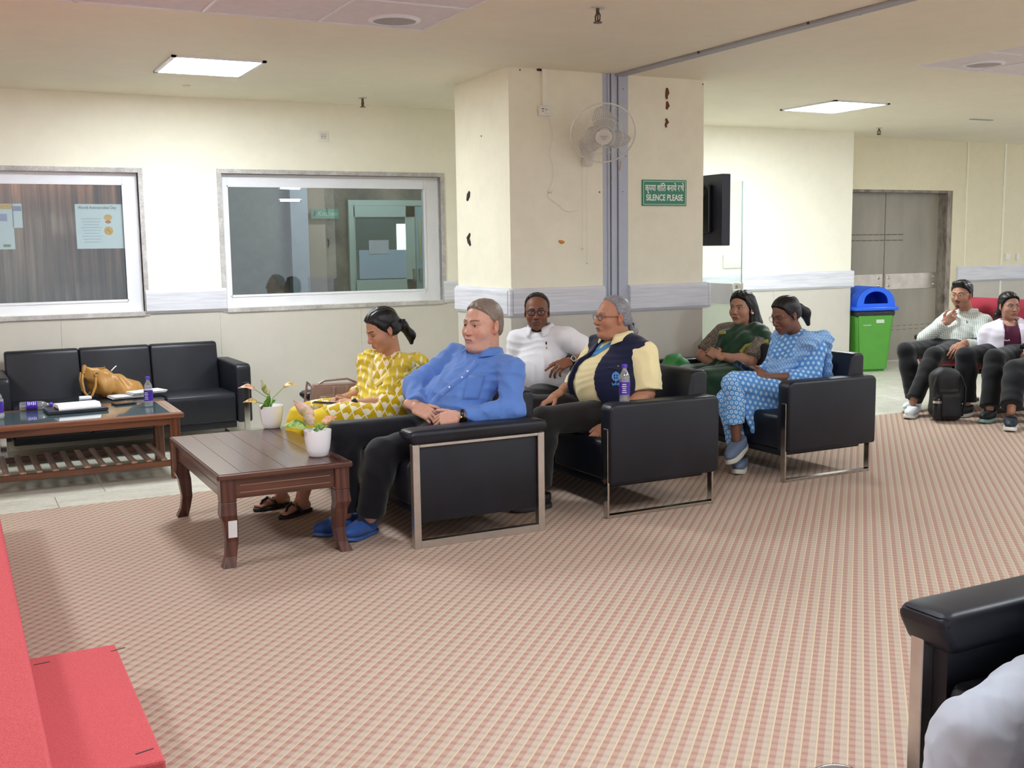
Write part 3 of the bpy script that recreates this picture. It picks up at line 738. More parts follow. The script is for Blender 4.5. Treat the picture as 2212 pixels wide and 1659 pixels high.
ML = {'pink': leafmat('leaf_pink', (226, 160, 136), (238, 196, 170), (196, 150, 90)), 'pale': leafmat('leaf_pale', (236, 232, 200), (224, 214, 190), (150, 180, 96)),
      'green': leafmat('leaf_green', (96, 160, 40), (120, 180, 56), (80, 140, 30)), 'yel': leafmat('leaf_yellow', (226, 186, 120), (210, 190, 110), (180, 140, 80)), 'var': leafmat('leaf_variegated', (150, 186, 90), (196, 206, 140), (96, 150, 60)), 'blush': leafmat('leaf_blush', (240, 222, 206), (232, 190, 176), (196, 196, 140))}
M_pot = plain('white_ceramic', (246, 246, 250), .25, var=.01, coat=.3); M_soil = plain('soil', (64, 56, 46), .95, bump=.6, bs=90); M_stem = plain('stem_green', (150, 180, 110), .5)
def plant(loc, label, leaves):
    t = empty('potted_plant', loc, 0, label, 'plant', 'potted plants on the dark table')
    MB().lathe([(.042, 0), (.05, .006), (.06, .04), (.067, .09), (.07, .128), (.07, .134), (.064, .134), (.062, .12)], n=32).obj('pot', M_pot, t, True)
    MB().lathe([(.0615, .112), (.03, .116), (.001, .117)], n=24, cap=False).obj('soil', M_soil, t, True)
    for (az, el, st, L, Wd, bend, m, roll) in leaves:
        d = Vector((math.cos(R(az))*math.cos(R(el)), math.sin(R(az))*math.cos(R(el)), math.sin(R(el))))
        tip = Vector((0, 0, .112))+d*st
        MB().tube([(0, 0, .11), tuple(Vector((0, 0, .112))+Vector((d.x*.3, d.y*.3, d.z))*st*.5), tuple(tip)], .0028, 6).obj('stem', M_stem, t, True)
        o = link('leaf', leafmesh(L*.8, Wd*.78, bend), ML[m], t, tip)
        o.rotation_euler = (Matrix.Rotation(R(az), 3, 'Z') @ Matrix.Rotation(-R(el*.6), 3, 'Y') @ Matrix.Rotation(R(roll), 3, 'X')).to_euler()
        o.modifiers.new('thick', 'SOLIDIFY').thickness = .0012
p = at(591, 926, 2, .455)
plant((p[0], p[1]+.035, .4555), 'white potted plant with drooping pink leaves and one round green leaf', [(188, 52, .16, .12, .06, 1.0, 'pink', -35), (188, 30, .10, .1, .05, .7, 'yel', -40), (-20, 58, .15, .11, .05, 1.3, 'yel', 35), (215, 84, .09, .15, .06, .12, 'pale', 80), (225, 50, .03, .12, .12, .5, 'green', 70), (270, 70, .02, .09, .05, .4, 'green', 60)])
p = at(683, 985, 2, .455)
plant((p[0]+.01, p[1]-.005, .4555), 'white potted plant with pale blush leaves at the table corner', [(172, 76, .09, .17, .085, .25, 'blush', 80), (188, 34, .08, .14, .075, .8, 'var', -50), (200, 68, .06, .12, .07, .5, 'blush', 60), (-25, 62, .06, .1, .06, .6, 'pink', 50), (250, 60, .03, .09, .06, .6, 'green', 60), (320, 66, .03, .08, .05, .5, 'var', 60)])
# ------------------------------------------------------------------ SDF modelling kit (people, bags)
def _v(p): return np.asarray(p, np.float32)
def cap(a, b, ra, rb=None, flat=None, cutb=False, cuta=False):
    """tapered capsule; flat=(axis, factor) squashes its section; cut = flat end"""
    a = _v(a); b = _v(b); rb = ra if rb is None else rb
    ab = b-a; L2 = float(ab@ab)+1e-9; u = ab/math.sqrt(L2)
    m = max(ra, rb)*1.02
    def f(X, Y, Z):
        px, py, pz = X-a[0], Y-a[1], Z-a[2]
        t = np.clip((px*ab[0]+py*ab[1]+pz*ab[2])/L2, 0, 1)
        qx, qy, qz = px-t*ab[0], py-t*ab[1], pz-t*ab[2]
        s = 1.
        if flat is not None:
            n = flat[0]; g = qx*n[0]+qy*n[1]+qz*n[2]; k = 1/flat[1]-1
            qx, qy, qz = qx+n[0]*g*k, qy+n[1]*g*k, qz+n[2]*g*k; s = min(1, flat[1])
        d = (np.sqrt(qx*qx+qy*qy+qz*qz)-(ra+(rb-ra)*t))*(s if s > .6 else .6)
        if cutb: d = np.maximum(d, (X-b[0])*u[0]+(Y-b[1])*u[1]+(Z-b[2])*u[2])
        if cuta: d = np.maximum(d, -((X-a[0])*u[0]+(Y-a[1])*u[1]+(Z-a[2])*u[2]))
        return d
    fm = max(1., flat[1]) if flat is not None else 1.
    return f, np.minimum(a, b)-m*fm, np.maximum(a, b)+m*fm
def ell(c, r, M=None):
    c = _v(c); r = _v(r); M = None if M is None else np.asarray(M, np.float32)     # rows of M: local axes
    R_ = float(max(r))
    def f(X, Y, Z):
        x, y, z = X-c[0], Y-c[1], Z-c[2]
        if M is not None: x, y, z = (M[0][0]*x+M[0][1]*y+M[0][2]*z, M[1][0]*x+M[1][1]*y+M[1][2]*z, M[2][0]*x+M[2][1]*y+M[2][2]*z)
        k0 = np.sqrt((x/r[0])**2+(y/r[1])**2+(z/r[2])**2); k1 = np.sqrt((x/r[0]**2)**2+(y/r[1]**2)**2+(z/r[2]**2)**2)+1e-6
        return k0*(k0-1)/k1
    e = r if M is None else np.full(3, R_)
    return f, c-e, c+e
def rbox(c, h, rad, M=None):
    c = _v(c); h = _v(h)-rad; M = None if M is None else np.asarray(M, np.float32)
    def f(X, Y, Z):
        x, y, z = X-c[0], Y-c[1], Z-c[2]
        if M is not None: x, y, z = (M[0][0]*x+M[0][1]*y+M[0][2]*z, M[1][0]*x+M[1][1]*y+M[1][2]*z, M[2][0]*x+M[2][1]*y+M[2][2]*z)
        qx, qy, qz = np.abs(x)-h[0], np.abs(y)-h[1], np.abs(z)-h[2]
        return np.sqrt(np.maximum(qx, 0)**2+np.maximum(qy, 0)**2+np.maximum(qz, 0)**2)+np.minimum(np.maximum(qx, np.maximum(qy, qz)), 0)-rad
    e = (h+rad) if M is None else np.full(3, float(np.linalg.norm(h+rad)))
    return f, c-e, c+e

class SDF:
    def __init__(s, vox): s.v = vox; s.ops = []
    def add(s, prim, k=.02): s.ops.append(('a', prim, k)); return s
    def sub(s, prim, k=.01): s.ops.append(('s', prim, k)); return s
    def cut(s, fn): s.ops.append(('c', fn, 0)); return s            # keep where fn<0
    def disp(s, fn): s.ops.append(('d', fn, 0)); return s           # surface pushed out by fn metres
    def build(s):
        A = [o for o in s.ops if o[0] == 'a']; v = s.v
        lo = np.min([o[1][1] for o in A], 0)-.012-2*v; hi = np.max([o[1][2] for o in A], 0)+.012+2*v
        n = np.ceil((hi-lo)/v).astype(int)+1
        ax = [(lo[i]+v*np.arange(n[i])).astype(np.float32) for i in range(3)]
        D = np.full(n, .25, np.float32)
        for kind, pr, k in s.ops:
            if kind in 'as':
                f, l, h = pr; pad = max(k, .004)+3*v
                i0 = np.clip(((l-pad-lo)/v).astype(int), 0, n-1); i1 = np.clip(((h+pad-lo)/v).astype(int)+2, 1, n)
                sl = tuple(slice(a, b) for a, b in zip(i0, i1))
                if any(a >= b for a, b in zip(i0, i1)): continue
                d = f(ax[0][sl[0]][:, None, None], ax[1][sl[1]][None, :, None], ax[2][sl[2]][None, None, :])
                c = D[sl]
                if kind == 'a':
                    g = np.clip(.5+.5*(c-d)/k, 0, 1); D[sl] = c*(1-g)+d*g-k*g*(1-g)
                else:
                    d = -d; g = np.clip(.5-.5*(c-d)/k, 0, 1); D[sl] = c*(1-g)+d*g+k*g*(1-g)
            else:
                X, Y, Z = ax[0][:, None, None], ax[1][None, :, None], ax[2][None, None, :]
                if kind == 'c': D = np.maximum(D, pr(X, Y, Z)).astype(np.float32)
                else: D = (D-pr(X, Y, Z)).astype(np.float32)
        return surfnets(D, lo, v)
def surfnets(D, lo, v):
    S = D < 0; nx, ny, nz = D.shape
    cn = [(a, b, c) for a in (0, 1) for b in (0, 1) for c in (0, 1)]
    cnt = np.zeros((nx-1, ny-1, nz-1), np.int8)
    for a, b, c in cn: cnt += S[a:nx-1+a, b:ny-1+b, c:nz-1+c]
    I = np.argwhere((cnt > 0) & (cnt < 8)); del cnt
    vals = np.stack([D[I[:, 0]+a, I[:, 1]+b, I[:, 2]+c] for a, b, c in cn], 1)
    P = np.zeros((len(I), 3), np.float32); N = np.zeros(len(I), np.float32); CN = np.array(cn, np.float32)
    for i in range(8):
        for j in range(i+1, 8):
            if sum(abs(np.array(cn[i])-np.array(cn[j]))) != 1: continue
            d0, d1 = vals[:, i], vals[:, j]; m = (d0 < 0) != (d1 < 0)
            t = d0[m]/(d0[m]-d1[m]); P[m] += CN[i]+(CN[j]-CN[i])*t[:, None]; N[m] += 1
    V = lo+(I+P/N[:, None])*v
    ID = np.full((nx-1, ny-1, nz-1), -1, np.int32); ID[I[:, 0], I[:, 1], I[:, 2]] = np.arange(len(I))
    Q = []
    for ax_ in range(3):
        o1, o2 = [(1, 2), (2, 0), (0, 1)][ax_]
        sl0 = [slice(1, -1)]*3; sl1 = [slice(1, -1)]*3
        sl0[ax_] = slice(0, -1); sl1[ax_] = slice(1, None)
        s0, s1 = S[tuple(sl0)], S[tuple(sl1)]
        E = np.argwhere(s0 != s1)
        fl = s0[E[:, 0], E[:, 1], E[:, 2]]
        off = np.array([1, 1, 1]); off[ax_] = 0
        E = E+off
        e1 = np.zeros(3, int); e1[o1] = 1; e2 = np.zeros(3, int); e2[o2] = 1
        g = lambda e: ID[e[:, 0], e[:, 1], e[:, 2]]
        ok = np.all(E < np.array(ID.shape), 1)
        E = E[ok]; fl = fl[ok]
        q = np.stack([g(E-e1-e2), g(E-e2), g(E), g(E-e1)], 1)
        q[~fl] = q[~fl][:, ::-1]; Q.append(q[(q >= 0).all(1)])
    return V, np.concatenate(Q)

def relax(V, Q, it=2, w=.5):
    """Laplacian smoothing of a quad mesh"""
    E = np.concatenate([Q[:, [0, 1]], Q[:, [1, 2]], Q[:, [2, 3]], Q[:, [3, 0]]]); E = np.concatenate([E, E[:, ::-1]])
    V = np.asarray(V, np.float64); n = len(V); c = np.maximum(np.bincount(E[:, 0], minlength=n), 1)[:, None]
    for _ in range(it):
        S = np.stack([np.bincount(E[:, 0], weights=V[E[:, 1], k], minlength=n) for k in range(3)], 1)/c
        V = V*(1-w)+S*w
    return V
# ------------------------------------------------------------------ pillar fixtures
px_ = lambda px, py, y=PY0: at(px, py, 1, y)
o = MB().bx(4.262, 4.478, PY0-.0025, PY0+.001, 0, ZC).obj('trim_10', M_bluep, None); tag(o, kind='structure')
for x, w in ((4.305, .012), (4.345, .034), (4.405, .03)):
    MB().bx(x-w/2, x+w/2, PY0-.016, PY0-.002, 0, ZC, .002, 1).obj('cable_trunking', M_bluep, o)
for x in (4.325, 4.385): MB().bx(x-.0015, x+.0015, PY0-.004, PY0-.0024, 0, ZC).obj('shadow_gap', M_gap, o)
for x0, z0, z1, rgb in ((4.38, 2.03, 2.1, (196, 150, 120)), (4.31, 1.93, 1.98, (200, 190, 180))):
    MB().box((x0+.02, PY0-.0175, (z0+z1)/2), (.008, .002, z1-z0), Matrix.Rotation(.2, 3, 'Y')).obj('tape_mark', plain('tape%d' % rgb[0], rgb, .7), o)
# sign
c0, c1_ = px_(1386, 388), px_(1481, 445); sx_, sz_ = c1_[0]-c0[0], c0[2]-c1_[2]
sg = empty('wall_sign', ((c0[0]+c1_[0])/2, PY0-.006, (c0[2]+c1_[2])/2), 0, 'green sign reading SILENCE PLEASE in Hindi and English on the pillar', 'sign')
MB().box((0, 0, 0), (sx_, .008, sz_), None, .001, 1).obj('plate', M_sgreen, sg)
b = MB()
for s in (-1, 1): b.box((0, -.0045, s*(sz_/2-.011)), (sx_-.018, .001, .003)); b.box((s*(sx_/2-.011), -.0045, 0), (.003, .001, sz_-.018))
b.obj('border', M_swhite, sg)
text('SILENCE PLEASE', .062, M_swhite, sg, (0, -.0052, -.037), bold=.0014, sx=.76*sx_/.4)
text('कृपया शां\u093fत बनाये र\u200aखें', .066, M_swhite, sg, (0, -.0052, .034), bold=.001, sx=.66*sx_/.4)
# socket, conduit and cord
c = px_(1175, 240)
st = empty('power_socket', (c[0], PY0, c[2]), 0, 'white power socket box high on the pillar with a plugged cord', 'socket')
MB().box((0, -.014, 0), (.105, .028, .07), None, .006, 2).obj('box', M_plastic, st, True)
MB().bx(-.02, .012, -.022, 0, .036, ZC-c[2], .002, 1).obj('conduit', M_wall, st)
mb = MB()
for dx, dz in ((-.03, .012), (-.018, .012), (-.024, -.004), (.005, .008)): mb.cyl((dx, -.0285, dz), (dx, -.03, dz), .004, n=8)
mb.obj('socket_holes', M_gap, st)['kind'] = 'stuff'
MB().box((.012, -.036, -.008), (.03, .02, .024), None, .004, 2).obj('plug', M_plastic, st, True)
def pillarpts(pts, off=.006): return [tuple(np.array(px_(x, y, PY0-off))-np.array(st.location)) for x, y in pts]
cord = [(1183, 250), (1189, 262), (1193, 280), (1194, 300), (1189, 320), (1187, 335), (1194, 355), (1196, 375), (1194, 392), (1188, 405), (1184, 415), (1192, 417), (1194, 410), (1186, 414), (1183, 424), (1192, 432), (1205, 441), (1215, 452), (1230, 458), (1248, 454)]
MB().tube(pillarpts(cord), .0025, 6).obj('cord', M_plastic, st, True)
# wall fan
fc = np.array(at(1303, 288, 1, 6.50)); fan = empty('wall_fan', (at(1266, 335, 1, PY0)[0], PY0, at(1266, 335, 1, PY0)[2]), 0, 'white caged wall fan mounted high on the pillar', 'fan')
fl0 = np.array(fan.location)
fdir = Vector((-.40, -.77, -.55)).normalized()
MF = fdir.to_track_quat('Z', 'Y').to_matrix()      # local z = facing
FC = Vector(fc-fl0)
def fp(x, y, z): return tuple(FC+MF @ Vector((x, y, z)))
M_fan = plain('fan_plastic_ivory', (222, 220, 210), .35, var=.03)
q = NT('fan_blade_translucent'); tr = q.n('ShaderNodeBsdfTransparent'); df = q.n('ShaderNodeBsdfDiffuse'); df.inputs[0].default_value = srgb(206, 202, 198); mx = q.n('ShaderNodeMixShader'); mx.inputs[0].default_value = .38
q.t.links.new(tr.outputs[0], mx.inputs[1]); q.t.links.new(df.outputs[0], mx.inputs[2]); q.t.links.new(mx.outputs[0], q.out.inputs[0]); M_blade = q.m
rad = .222
cg = MB().tube([fp(rad*math.cos(2*math.pi*k/40), rad*math.sin(2*math.pi*k/40), 0) for k in range(40)], .0055, 8, True).obj('cage_ring', M_fan, fan, True)
mb = MB()
for side in (1, -1):
    dz = .055*side
    mb.tube([fp(.6*rad*math.cos(2*math.pi*k/30), .6*rad*math.sin(2*math.pi*k/30), dz*.82) for k in range(30)], .0016, 4, True)
    mb.tube([fp(.35*rad*math.cos(2*math.pi*k/30), .35*rad*math.sin(2*math.pi*k/30), dz*.98) for k in range(30)], .0014, 4, True)
    for k in range(72):
        a = 2*math.pi*k/72; ca, sa = math.cos(a), math.sin(a)
        mb.tube([fp(r*ca, r*sa, z) for r, z in ((.05, dz*1.05), (.12, dz), (.18, dz*.7), (rad, 0))], .0009, 3)
cgw = mb.obj('cage_wires', M_fan, fan); cgw['kind'] = 'stuff'
MB().lathe([(.054, 0), (.056, .005), (.05, .012), (.001, .014)], n=28).obj('badge', M_fan, fan, True, fp(0, 0, .055), MF.to_euler())
mb = MB()
for k in range(3): mb.box(fp(0, .012-.012*k, .0695), (.05-.012*k, .003, .0006), MF)
mb.obj('badge_print', plain('badge_grey', (120, 122, 118), .5), fan)['kind'] = 'stuff'
bl = []
for i in range(9):
    s = i/8; r = .03+s*.165
    for j in range(7):
        t = j/6-.5; wv = (.045+.13*math.sin(math.pi*min(1, .15+.75*s)))*(1-.35*s**6)
        ang = t*wv/max(r, .05)*1.0+.5*s; bl.append((r*math.cos(ang), r*math.sin(ang), .05*t*(1-.5*s)))
bq = [(i*7+j, i*7+j+1, i*7+j+8, i*7+j+7) for i in range(8) for j in range(6)]
for k in range(3):
    me = npmesh('blade', [tuple((Matrix.Rotation(R(120*k+75), 3, 'Z') @ Vector(p))) for p in bl], bq)
    o = link('blade', me, M_blade, fan, fp(0, 0, 0), MF.to_euler()); o.modifiers.new('t', 'SOLIDIFY').thickness = .002
MB().lathe([(.045, -.02), (.04, .02), (.001, .03)], n=20).obj('hub', M_fan, fan, True, fp(0, 0, 0), MF.to_euler())
MB().lathe([(.03, -.17), (.055, -.15), (.06, -.07), (.05, -.04), (.02, -.03)], n=24).obj('motor_housing', M_fan, fan, True, fp(0, 0, 0), MF.to_euler())
MB().tube([fp(0, 0, -.12), fp(.0, -.04, -.16), (0, -.09, .06), (0, -.06, 0), (0, -.04, -.03)], [.022, .022, .026, .034, .03], 12).obj('arm', M_fan, fan, True)
MB().box((0, -.02, 0), (.075, .045, .16), None, .016, 3).obj('wall_bracket', M_fan, fan, True)
for px, py0, py1 in ((1258, 350, 538), (1268, 350, 568)):
    a, b = np.array(px_(px, py0, PY0-.03))-fl0, np.array(px_(px, py1, PY0-.02))-fl0
    MB().cyl(a, b, .0012, n=5).sph(b, .008, 8).obj('pull_cord', M_fan, fan)
# blemishes left on the pillar
M_brown = plain('glue_brown', (112, 62, 38), .7, bump=.5, bs=80); M_blk = plain('glue_black', (46, 44, 42), .7)
def blob(pts, r, m, lab, y=PY0):
    c = px_(*pts[0], y); o = MB().tube([tuple(np.array(px_(a, b_, y-.004))-np.array(c)) for a, b_ in pts], [r*(.6 if i in (0, len(pts)-1) else 1.+.25*math.sin(i*2.3)) for i in range(len(pts))], 8, flat=((0, 1, 0), .5)).obj('glue_residue', m, None, True, tuple(c)); tag(o, lab, 'residue', 'old adhesive marks on the pillar')
blob([(1441, 190), (1442, 200), (1440, 208), (1441, 214)], .015, M_brown, 'topmost long brown adhesive mark above the silence sign')
blob([(1441, 219), (1443, 228), (1440, 236)], .014, M_brown, 'middle brown adhesive mark above the silence sign')
blob([(1439, 256), (1442, 264), (1438, 270), (1440, 275)], .012, M_brown, 'lowest brown adhesive mark above the silence sign')
blob([(1207, 521), (1213, 523), (1219, 523)], .012, plain('glue_orange', (206, 130, 44), .5), 'small orange adhesive lump low on the pillar front')
def lblob(pts, r, lab):
    c = at(*pts[0], 0, PX0); o = MB().tube([tuple(np.array(at(a, b_, 0, PX0-.004))-np.array(c)) for a, b_ in pts], [r*.5]+[r]*(len(pts)-2)+[r*.5], 8, flat=((1, 0, 0), .5)).obj('glue_residue', M_blk, None, True, tuple(c)); tag(o, lab, 'residue', 'old adhesive marks on the pillar')
lblob([(1014, 414), (1012, 422), (1009, 433)], .022, 'upper black hook mark on the narrow pillar side')
lblob([(1015, 505), (1011, 514), (1013, 522), (1016, 530)], .02, 'lower black hook mark on the narrow pillar side')
blob([(1160, 151), (1168, 150), (1175, 152), (1181, 147)], .01, M_blk, 'black smear where the socket conduit meets the ceiling')
for px, py in ((1123, 151), (1518, 182), (1346, 192), (1345, 414), (1295, 415), (1351, 337), (1040, 294), (1424, 320)):
    y = PY0; o = MB().sph((0, -.001, 0), .006, 8, (1, .4, 1)).obj('nail_hole', M_brown if px != 1424 else M_white, None, False, tuple(px_(px, py)) if px > 1100 else tuple(at(px, py, 0, PX0)))
    tag(o, {1123: 'nail mark at the upper left pillar edge', 1518: 'nail mark at the upper right pillar corner', 1346: 'nail mark beside the trunking top', 1345: 'nail mark right of the trunking middle', 1295: 'nail mark left of the trunking middle', 1351: 'nail mark right of the fan', 1040: 'nail mark on the narrow pillar side', 1424: 'pale chipped spot above the silence sign'}[px], 'nail mark')
# socket on back wall, switches on right wall
c = at(698, 295, 1, YB); o = empty('wall_socket', tuple(c), 0, 'small white socket plate high on the back wall above the window', 'socket')
MB().box((0, -.006, 0), (.085, .014, .085), None, .004, 2).obj('plate', M_plastic, o, True); MB().box((0, -.0135, 0), (.05, .002, .05), None, .001, 1).obj('insert', plain('insert_grey', (214, 212, 206), .4), o)
for k, dz_ in enumerate((-.012, .012)): MB().cyl((dz_, -.0145, 0), (dz_, -.0155, 0), .004, n=8).obj('pin_hole', M_gap, o)
for px, w, lab in ((2175, .09, 'wide white switch plate on the far right wall'), (2197, .05, 'narrow white switch plate beside the wide one')):
    c = at(px, 555, 1, YD); o = empty('switch_plate', tuple(c), 0, lab, 'switch', 'switch plates on the far wall')
    MB().box((0, -.008, 0), (w, .016, .09), None, .004, 2).obj('plate', M_plastic, o, True)
    for k in range(2 if w > .06 else 1): MB().box(((k-.5)*.035 if w > .06 else 0, -.017, 0), (.022, .004, .05), None, .001, 1).obj('rocker', M_swhite, o)
c = at(1582, 565, 1, YR); o = empty('switch_plate', tuple(c), 0, 'white switch plate seen through the open glass door', 'switch')
MB().box((0, -.008, 0), (.26, .016, .14), None, .004, 2).obj('plate', M_plastic, o, True); MB().box((-.08, -.017, .03), (.03, .003, .03)).obj('rocker', M_swhite, o)
# television on the hidden side of the pillar
yn = at(1557, 450, 0, 5.40)[1]; zt0, zt1 = at(1557, 531, 0, 5.40)[2], at(1557, 375, 0, 5.40)[2]
tv = empty('television', (5.40, yn, zt0), 0, 'black flat television seen from behind at the pillar edge', 'television')
tw = at(1578, 450, 1, yn)[0]-5.40; hh = zt1-zt0
MB().bx(.012, tw, 0, 1.0, 0, hh, .006, 2).obj('screen_panel', plain('tv_bezel', (34, 36, 52), .3), tv)
MB().bx(tw-.001, tw+.002, .02, .98, .02, hh-.02).obj('screen', plain('tv_glass', (10, 10, 12), .08), tv)
MB().bx(-.03, .012, .12, .9, .1, hh-.08, .012, 2).obj('rear_housing', M_blackp, tv)
MB().bx(-.24, -.03, .46, .54, hh/2-.05, hh/2+.05).obj('wall_mount', M_blackp, tv)
MB().tube([(-.032, .2, hh*.9), (-.05, .16, hh*.75), (-.04, .2, hh*.6)], .008, 6).obj('cable', M_blackp, tv, True)
# glass door leaf opened towards the hall
xg = at(1603, 520, 1, 8.5)[0]; zg = at(1603, 391, 1, 8.5)[2]
gd = empty('door_1', (xg, 8.92, 0)); tag(gd, kind='structure')
q = NT('door_glass_clear'); tr = q.n('ShaderNodeBsdfTransparent'); tr.inputs[0].default_value = (.93, .97, .95, 1); gl = q.n('ShaderNodeBsdfGlossy'); gl.inputs['Roughness'].default_value = .05; mx = q.n('ShaderNodeMixShader'); mx.inputs[0].default_value = .1
q.t.links.new(tr.outputs[0], mx.inputs[1]); q.t.links.new(gl.outputs[0], mx.inputs[2]); q.t.links.new(mx.outputs[0], q.out.inputs[0])
MB().bx(-.005, .005, -.42, .4, .01, zg).obj('glass_leaf', q.m, gd)
MB().bx(-.0055, .0055, -.421, -.4165, .01, zg).obj('glass_edge', plain('glass_edge_green', (120, 140, 136), .2), gd)
zz0, zz1 = at(1560, 655, 0, xg)[2], at(1560, 612, 0, xg)[2]
MB().bx(-.02, -.006, -.3, .4, zz0, zz1, .002, 1).obj('bumper_band', plain('band_lavender_grey', (190, 188, 198), .5), gd)
MB().bx(-.007, -.0055, -.41, .4, .01, zz0).obj('frost_film', plain('frost_film', (214, 224, 216), .6, var=.02), gd)
MB().bx(-.03, .02, -.425, -.33, zz1-.05, zz1+.01, .004, 1).cyl((-.03, -.36, zz1-.03), (-.05, -.36, zz1-.03), .022, n=16).obj('lock', M_steel, gd, True)
# grey double door in the far wall
q = NT('door_laminate_grey'); co = q.coord(scale=(1, 1, .3)); q.col(q.ramp(q.noise(co, 2, 4, .6), (.3, srgb(146, 140, 128)), (.7, srgb(168, 162, 148)))); q.set(Roughness=.4); M_doorg = q.m
q = NT('jamb_stained'); q.col(q.ramp(q.noise(q.coord(scale=(2, 2, .8)), 4, 6, .7), (.35, srgb(96, 88, 86)), (.5, srgb(150, 140, 130)), (.7, srgb(176, 166, 152)))); q.set(Roughness=.7); M_jamb = q.m
dd = empty('door_2', ((dl+dr)/2, YD, 0)); tag(dd, kind='structure')
ox = dd.location[0]; xj = at(2030, 500, 1, YD+.12)[0]; xm = at(1909, 600, 1, YD+.15)[0]
MB().bx(xj-ox, dr-ox, 0.01, .18, 0, DZ).obj('jamb', M_jamb, dd); MB().bx(dl-ox, dr-ox, 0.02, .18, DZ-.03, DZ).obj('lintel', M_jamb, dd)
MB().bx(9.03-ox, xm-.008-ox, .15, .19, .004, DZ-.03, .002, 1).obj('door_leaf', M_doorg, dd); MB().bx(xm+.004-ox, xj-ox, .15, .19, .004, DZ-.03, .002, 1).obj('door_leaf', M_doorg, dd)
za, zb_ = at(1960, 624, 1, YD+.14)[2], at(1960, 590, 1, YD+.14)[2]
M_plate = plain('plate_scuffed_steel', (206, 198, 186), .38, .85, var=.12, vs=9)
xe = at(2024, 600, 1, YD+.14)[0]
for x0, x1 in ((xm-1.0, xm-.03), (xm+.02, xe)):
    pt = MB().bx(x0-ox, x1-ox, .143, .15, za, zb_, .002, 1).obj('push_plate', M_plate, dd)
    for xx in (x0+.06, x1-.06):
        for z in (za+.05, zb_-.05): MB().cyl((xx-ox, .143, z), (xx-ox, .136, z), .022, .016, n=14).sph((xx-ox, .136, z), .012, 8).obj('bolt', M_steel, pt, True)
mb = MB()
for k in range(9):
    for z in (0, .07): mb.box((at(1842+13*k, 500, 1, YD+.145)[0]-ox, .149, at(1900, 507, 1, YD+.145)[2]-z), (.09, .001, .012))
mb.obj('dashed_decal', plain('decal_olive', (98, 94, 78), .6), dd)['kind'] = 'stuff'
mb = MB()
for k in range(11):
    for z in (0, .05): mb.box((at(1915+13*k, 700, 1, YD+.145)[0]-ox, .149, at(1950, 703, 1, YD+.145)[2]-z), (.07, .001, .006))
mb.obj('dashed_decal', plain('decal_olive', (98, 94, 78), .6), dd)['kind'] = 'stuff'
# dustbin
M_bing = plain('bin_green', (84, 156, 58), .35, var=.04); M_binb = plain('bin_blue', (36, 104, 236), .3, var=.02)
bn = empty('dustbin', (9.50, 9.40, -.006), R(-16), 'green dustbin with a blue domed lid beside the grey door', 'dustbin')
def frust(b0, b1, z0, z1, n=4):
    return [(-b0[0], -b0[1], z0), (b0[0], -b0[1], z0), (b0[0], b0[1], z0), (-b0[0], b0[1], z0), (-b1[0], -b1[1], z1), (b1[0], -b1[1], z1), (b1[0], b1[1], z1), (-b1[0], b1[1], z1)]
mb = MB(); vs = [mb.bm.verts.new(p) for p in frust((.19, .17), (.245, .215), 0, .70)]
for f in ((0, 3, 2, 1), (0, 1, 5, 4), (1, 2, 6, 5), (2, 3, 7, 6), (3, 0, 4, 7), (4, 5, 6, 7)): mb.bm.faces.new([vs[i] for i in f])
bmesh.ops.bevel(mb.bm, geom=list(mb.bm.edges), offset=.03, segments=3, affect='EDGES'); mb.obj('bin_body', M_bing, bn, True)
MB().bx(-.25, .25, -.22, .22, .64, .72, .03, 3).obj('bin_liner', plain('liner_black', (36, 38, 40), .3, var=.3, vs=30, bump=.8, bs=30, bd=.02), bn, True)
lid = MB().bx(-.275, .275, -.245, .245, .71, .755, .016, 2).obj('lid_rim', M_binb, bn, True)
# barrel vault along Y with an arched opening on the -Y end
vault = MB()
def arch(y, r, h, n=20): return [vault.bm.verts.new((-r*math.cos(math.pi*k/n), y, .75+h*math.sin(math.pi*k/n)**.8)) for k in range(n+1)]
ys = [-.2+.4*i/16 for i in range(17)]; rings = []
for i, y in enumerate(ys): rings.append(arch(y, .235+(.008 if i % 4 < 2 else 0), .225+(.008 if i % 4 < 2 else 0)))
for A, B in zip(rings, rings[1:]):
    for k in range(20): vault.bm.faces.new((A[k], A[k+1], B[k+1], B[k]))
vault.bm.faces.new(rings[-1])
vault.obj('lid_dome', M_binb, bn, True)
fm = MB()
def arc2(r, h, z0, n=20): return [(-r*math.cos(math.pi*k/n), z0+h*math.sin(math.pi*k/n)**.8) for k in range(n+1)]
oo, ii = arc2(.24, .23, .75), arc2(.15, .14, .79)
for k in range(20):
    fm.bm.faces.new([fm.bm.verts.new((p[0], -.2, p[1])) for p in (oo[k], oo[k+1], ii[k+1], ii[k])])
fm.bm.faces.new([fm.bm.verts.new((p[0], -.2, p[1])) for p in ((-.24, .75), (-.15, .79), (.15, .79), (.24, .75))])
bmesh.ops.remove_doubles(fm.bm, verts=fm.bm.verts, dist=.0005); o = fm.obj('lid_front', M_binb, bn); o.modifiers.new('t', 'SOLIDIFY').thickness = -.01
MB().box((.06, -.2085, .60), (.1, .002, .07), Matrix.Rotation(-.1, 3, 'X')).obj('bin_sticker', plain('bin_sticker', (190, 210, 186), .5), bn)
MB().box((-.1, -.2035, .56), (.1, .002, .05), Matrix.Rotation(-.1, 3, 'X')).obj('bin_sticker', plain('bin_sticker2', (150, 176, 150), .5), bn)
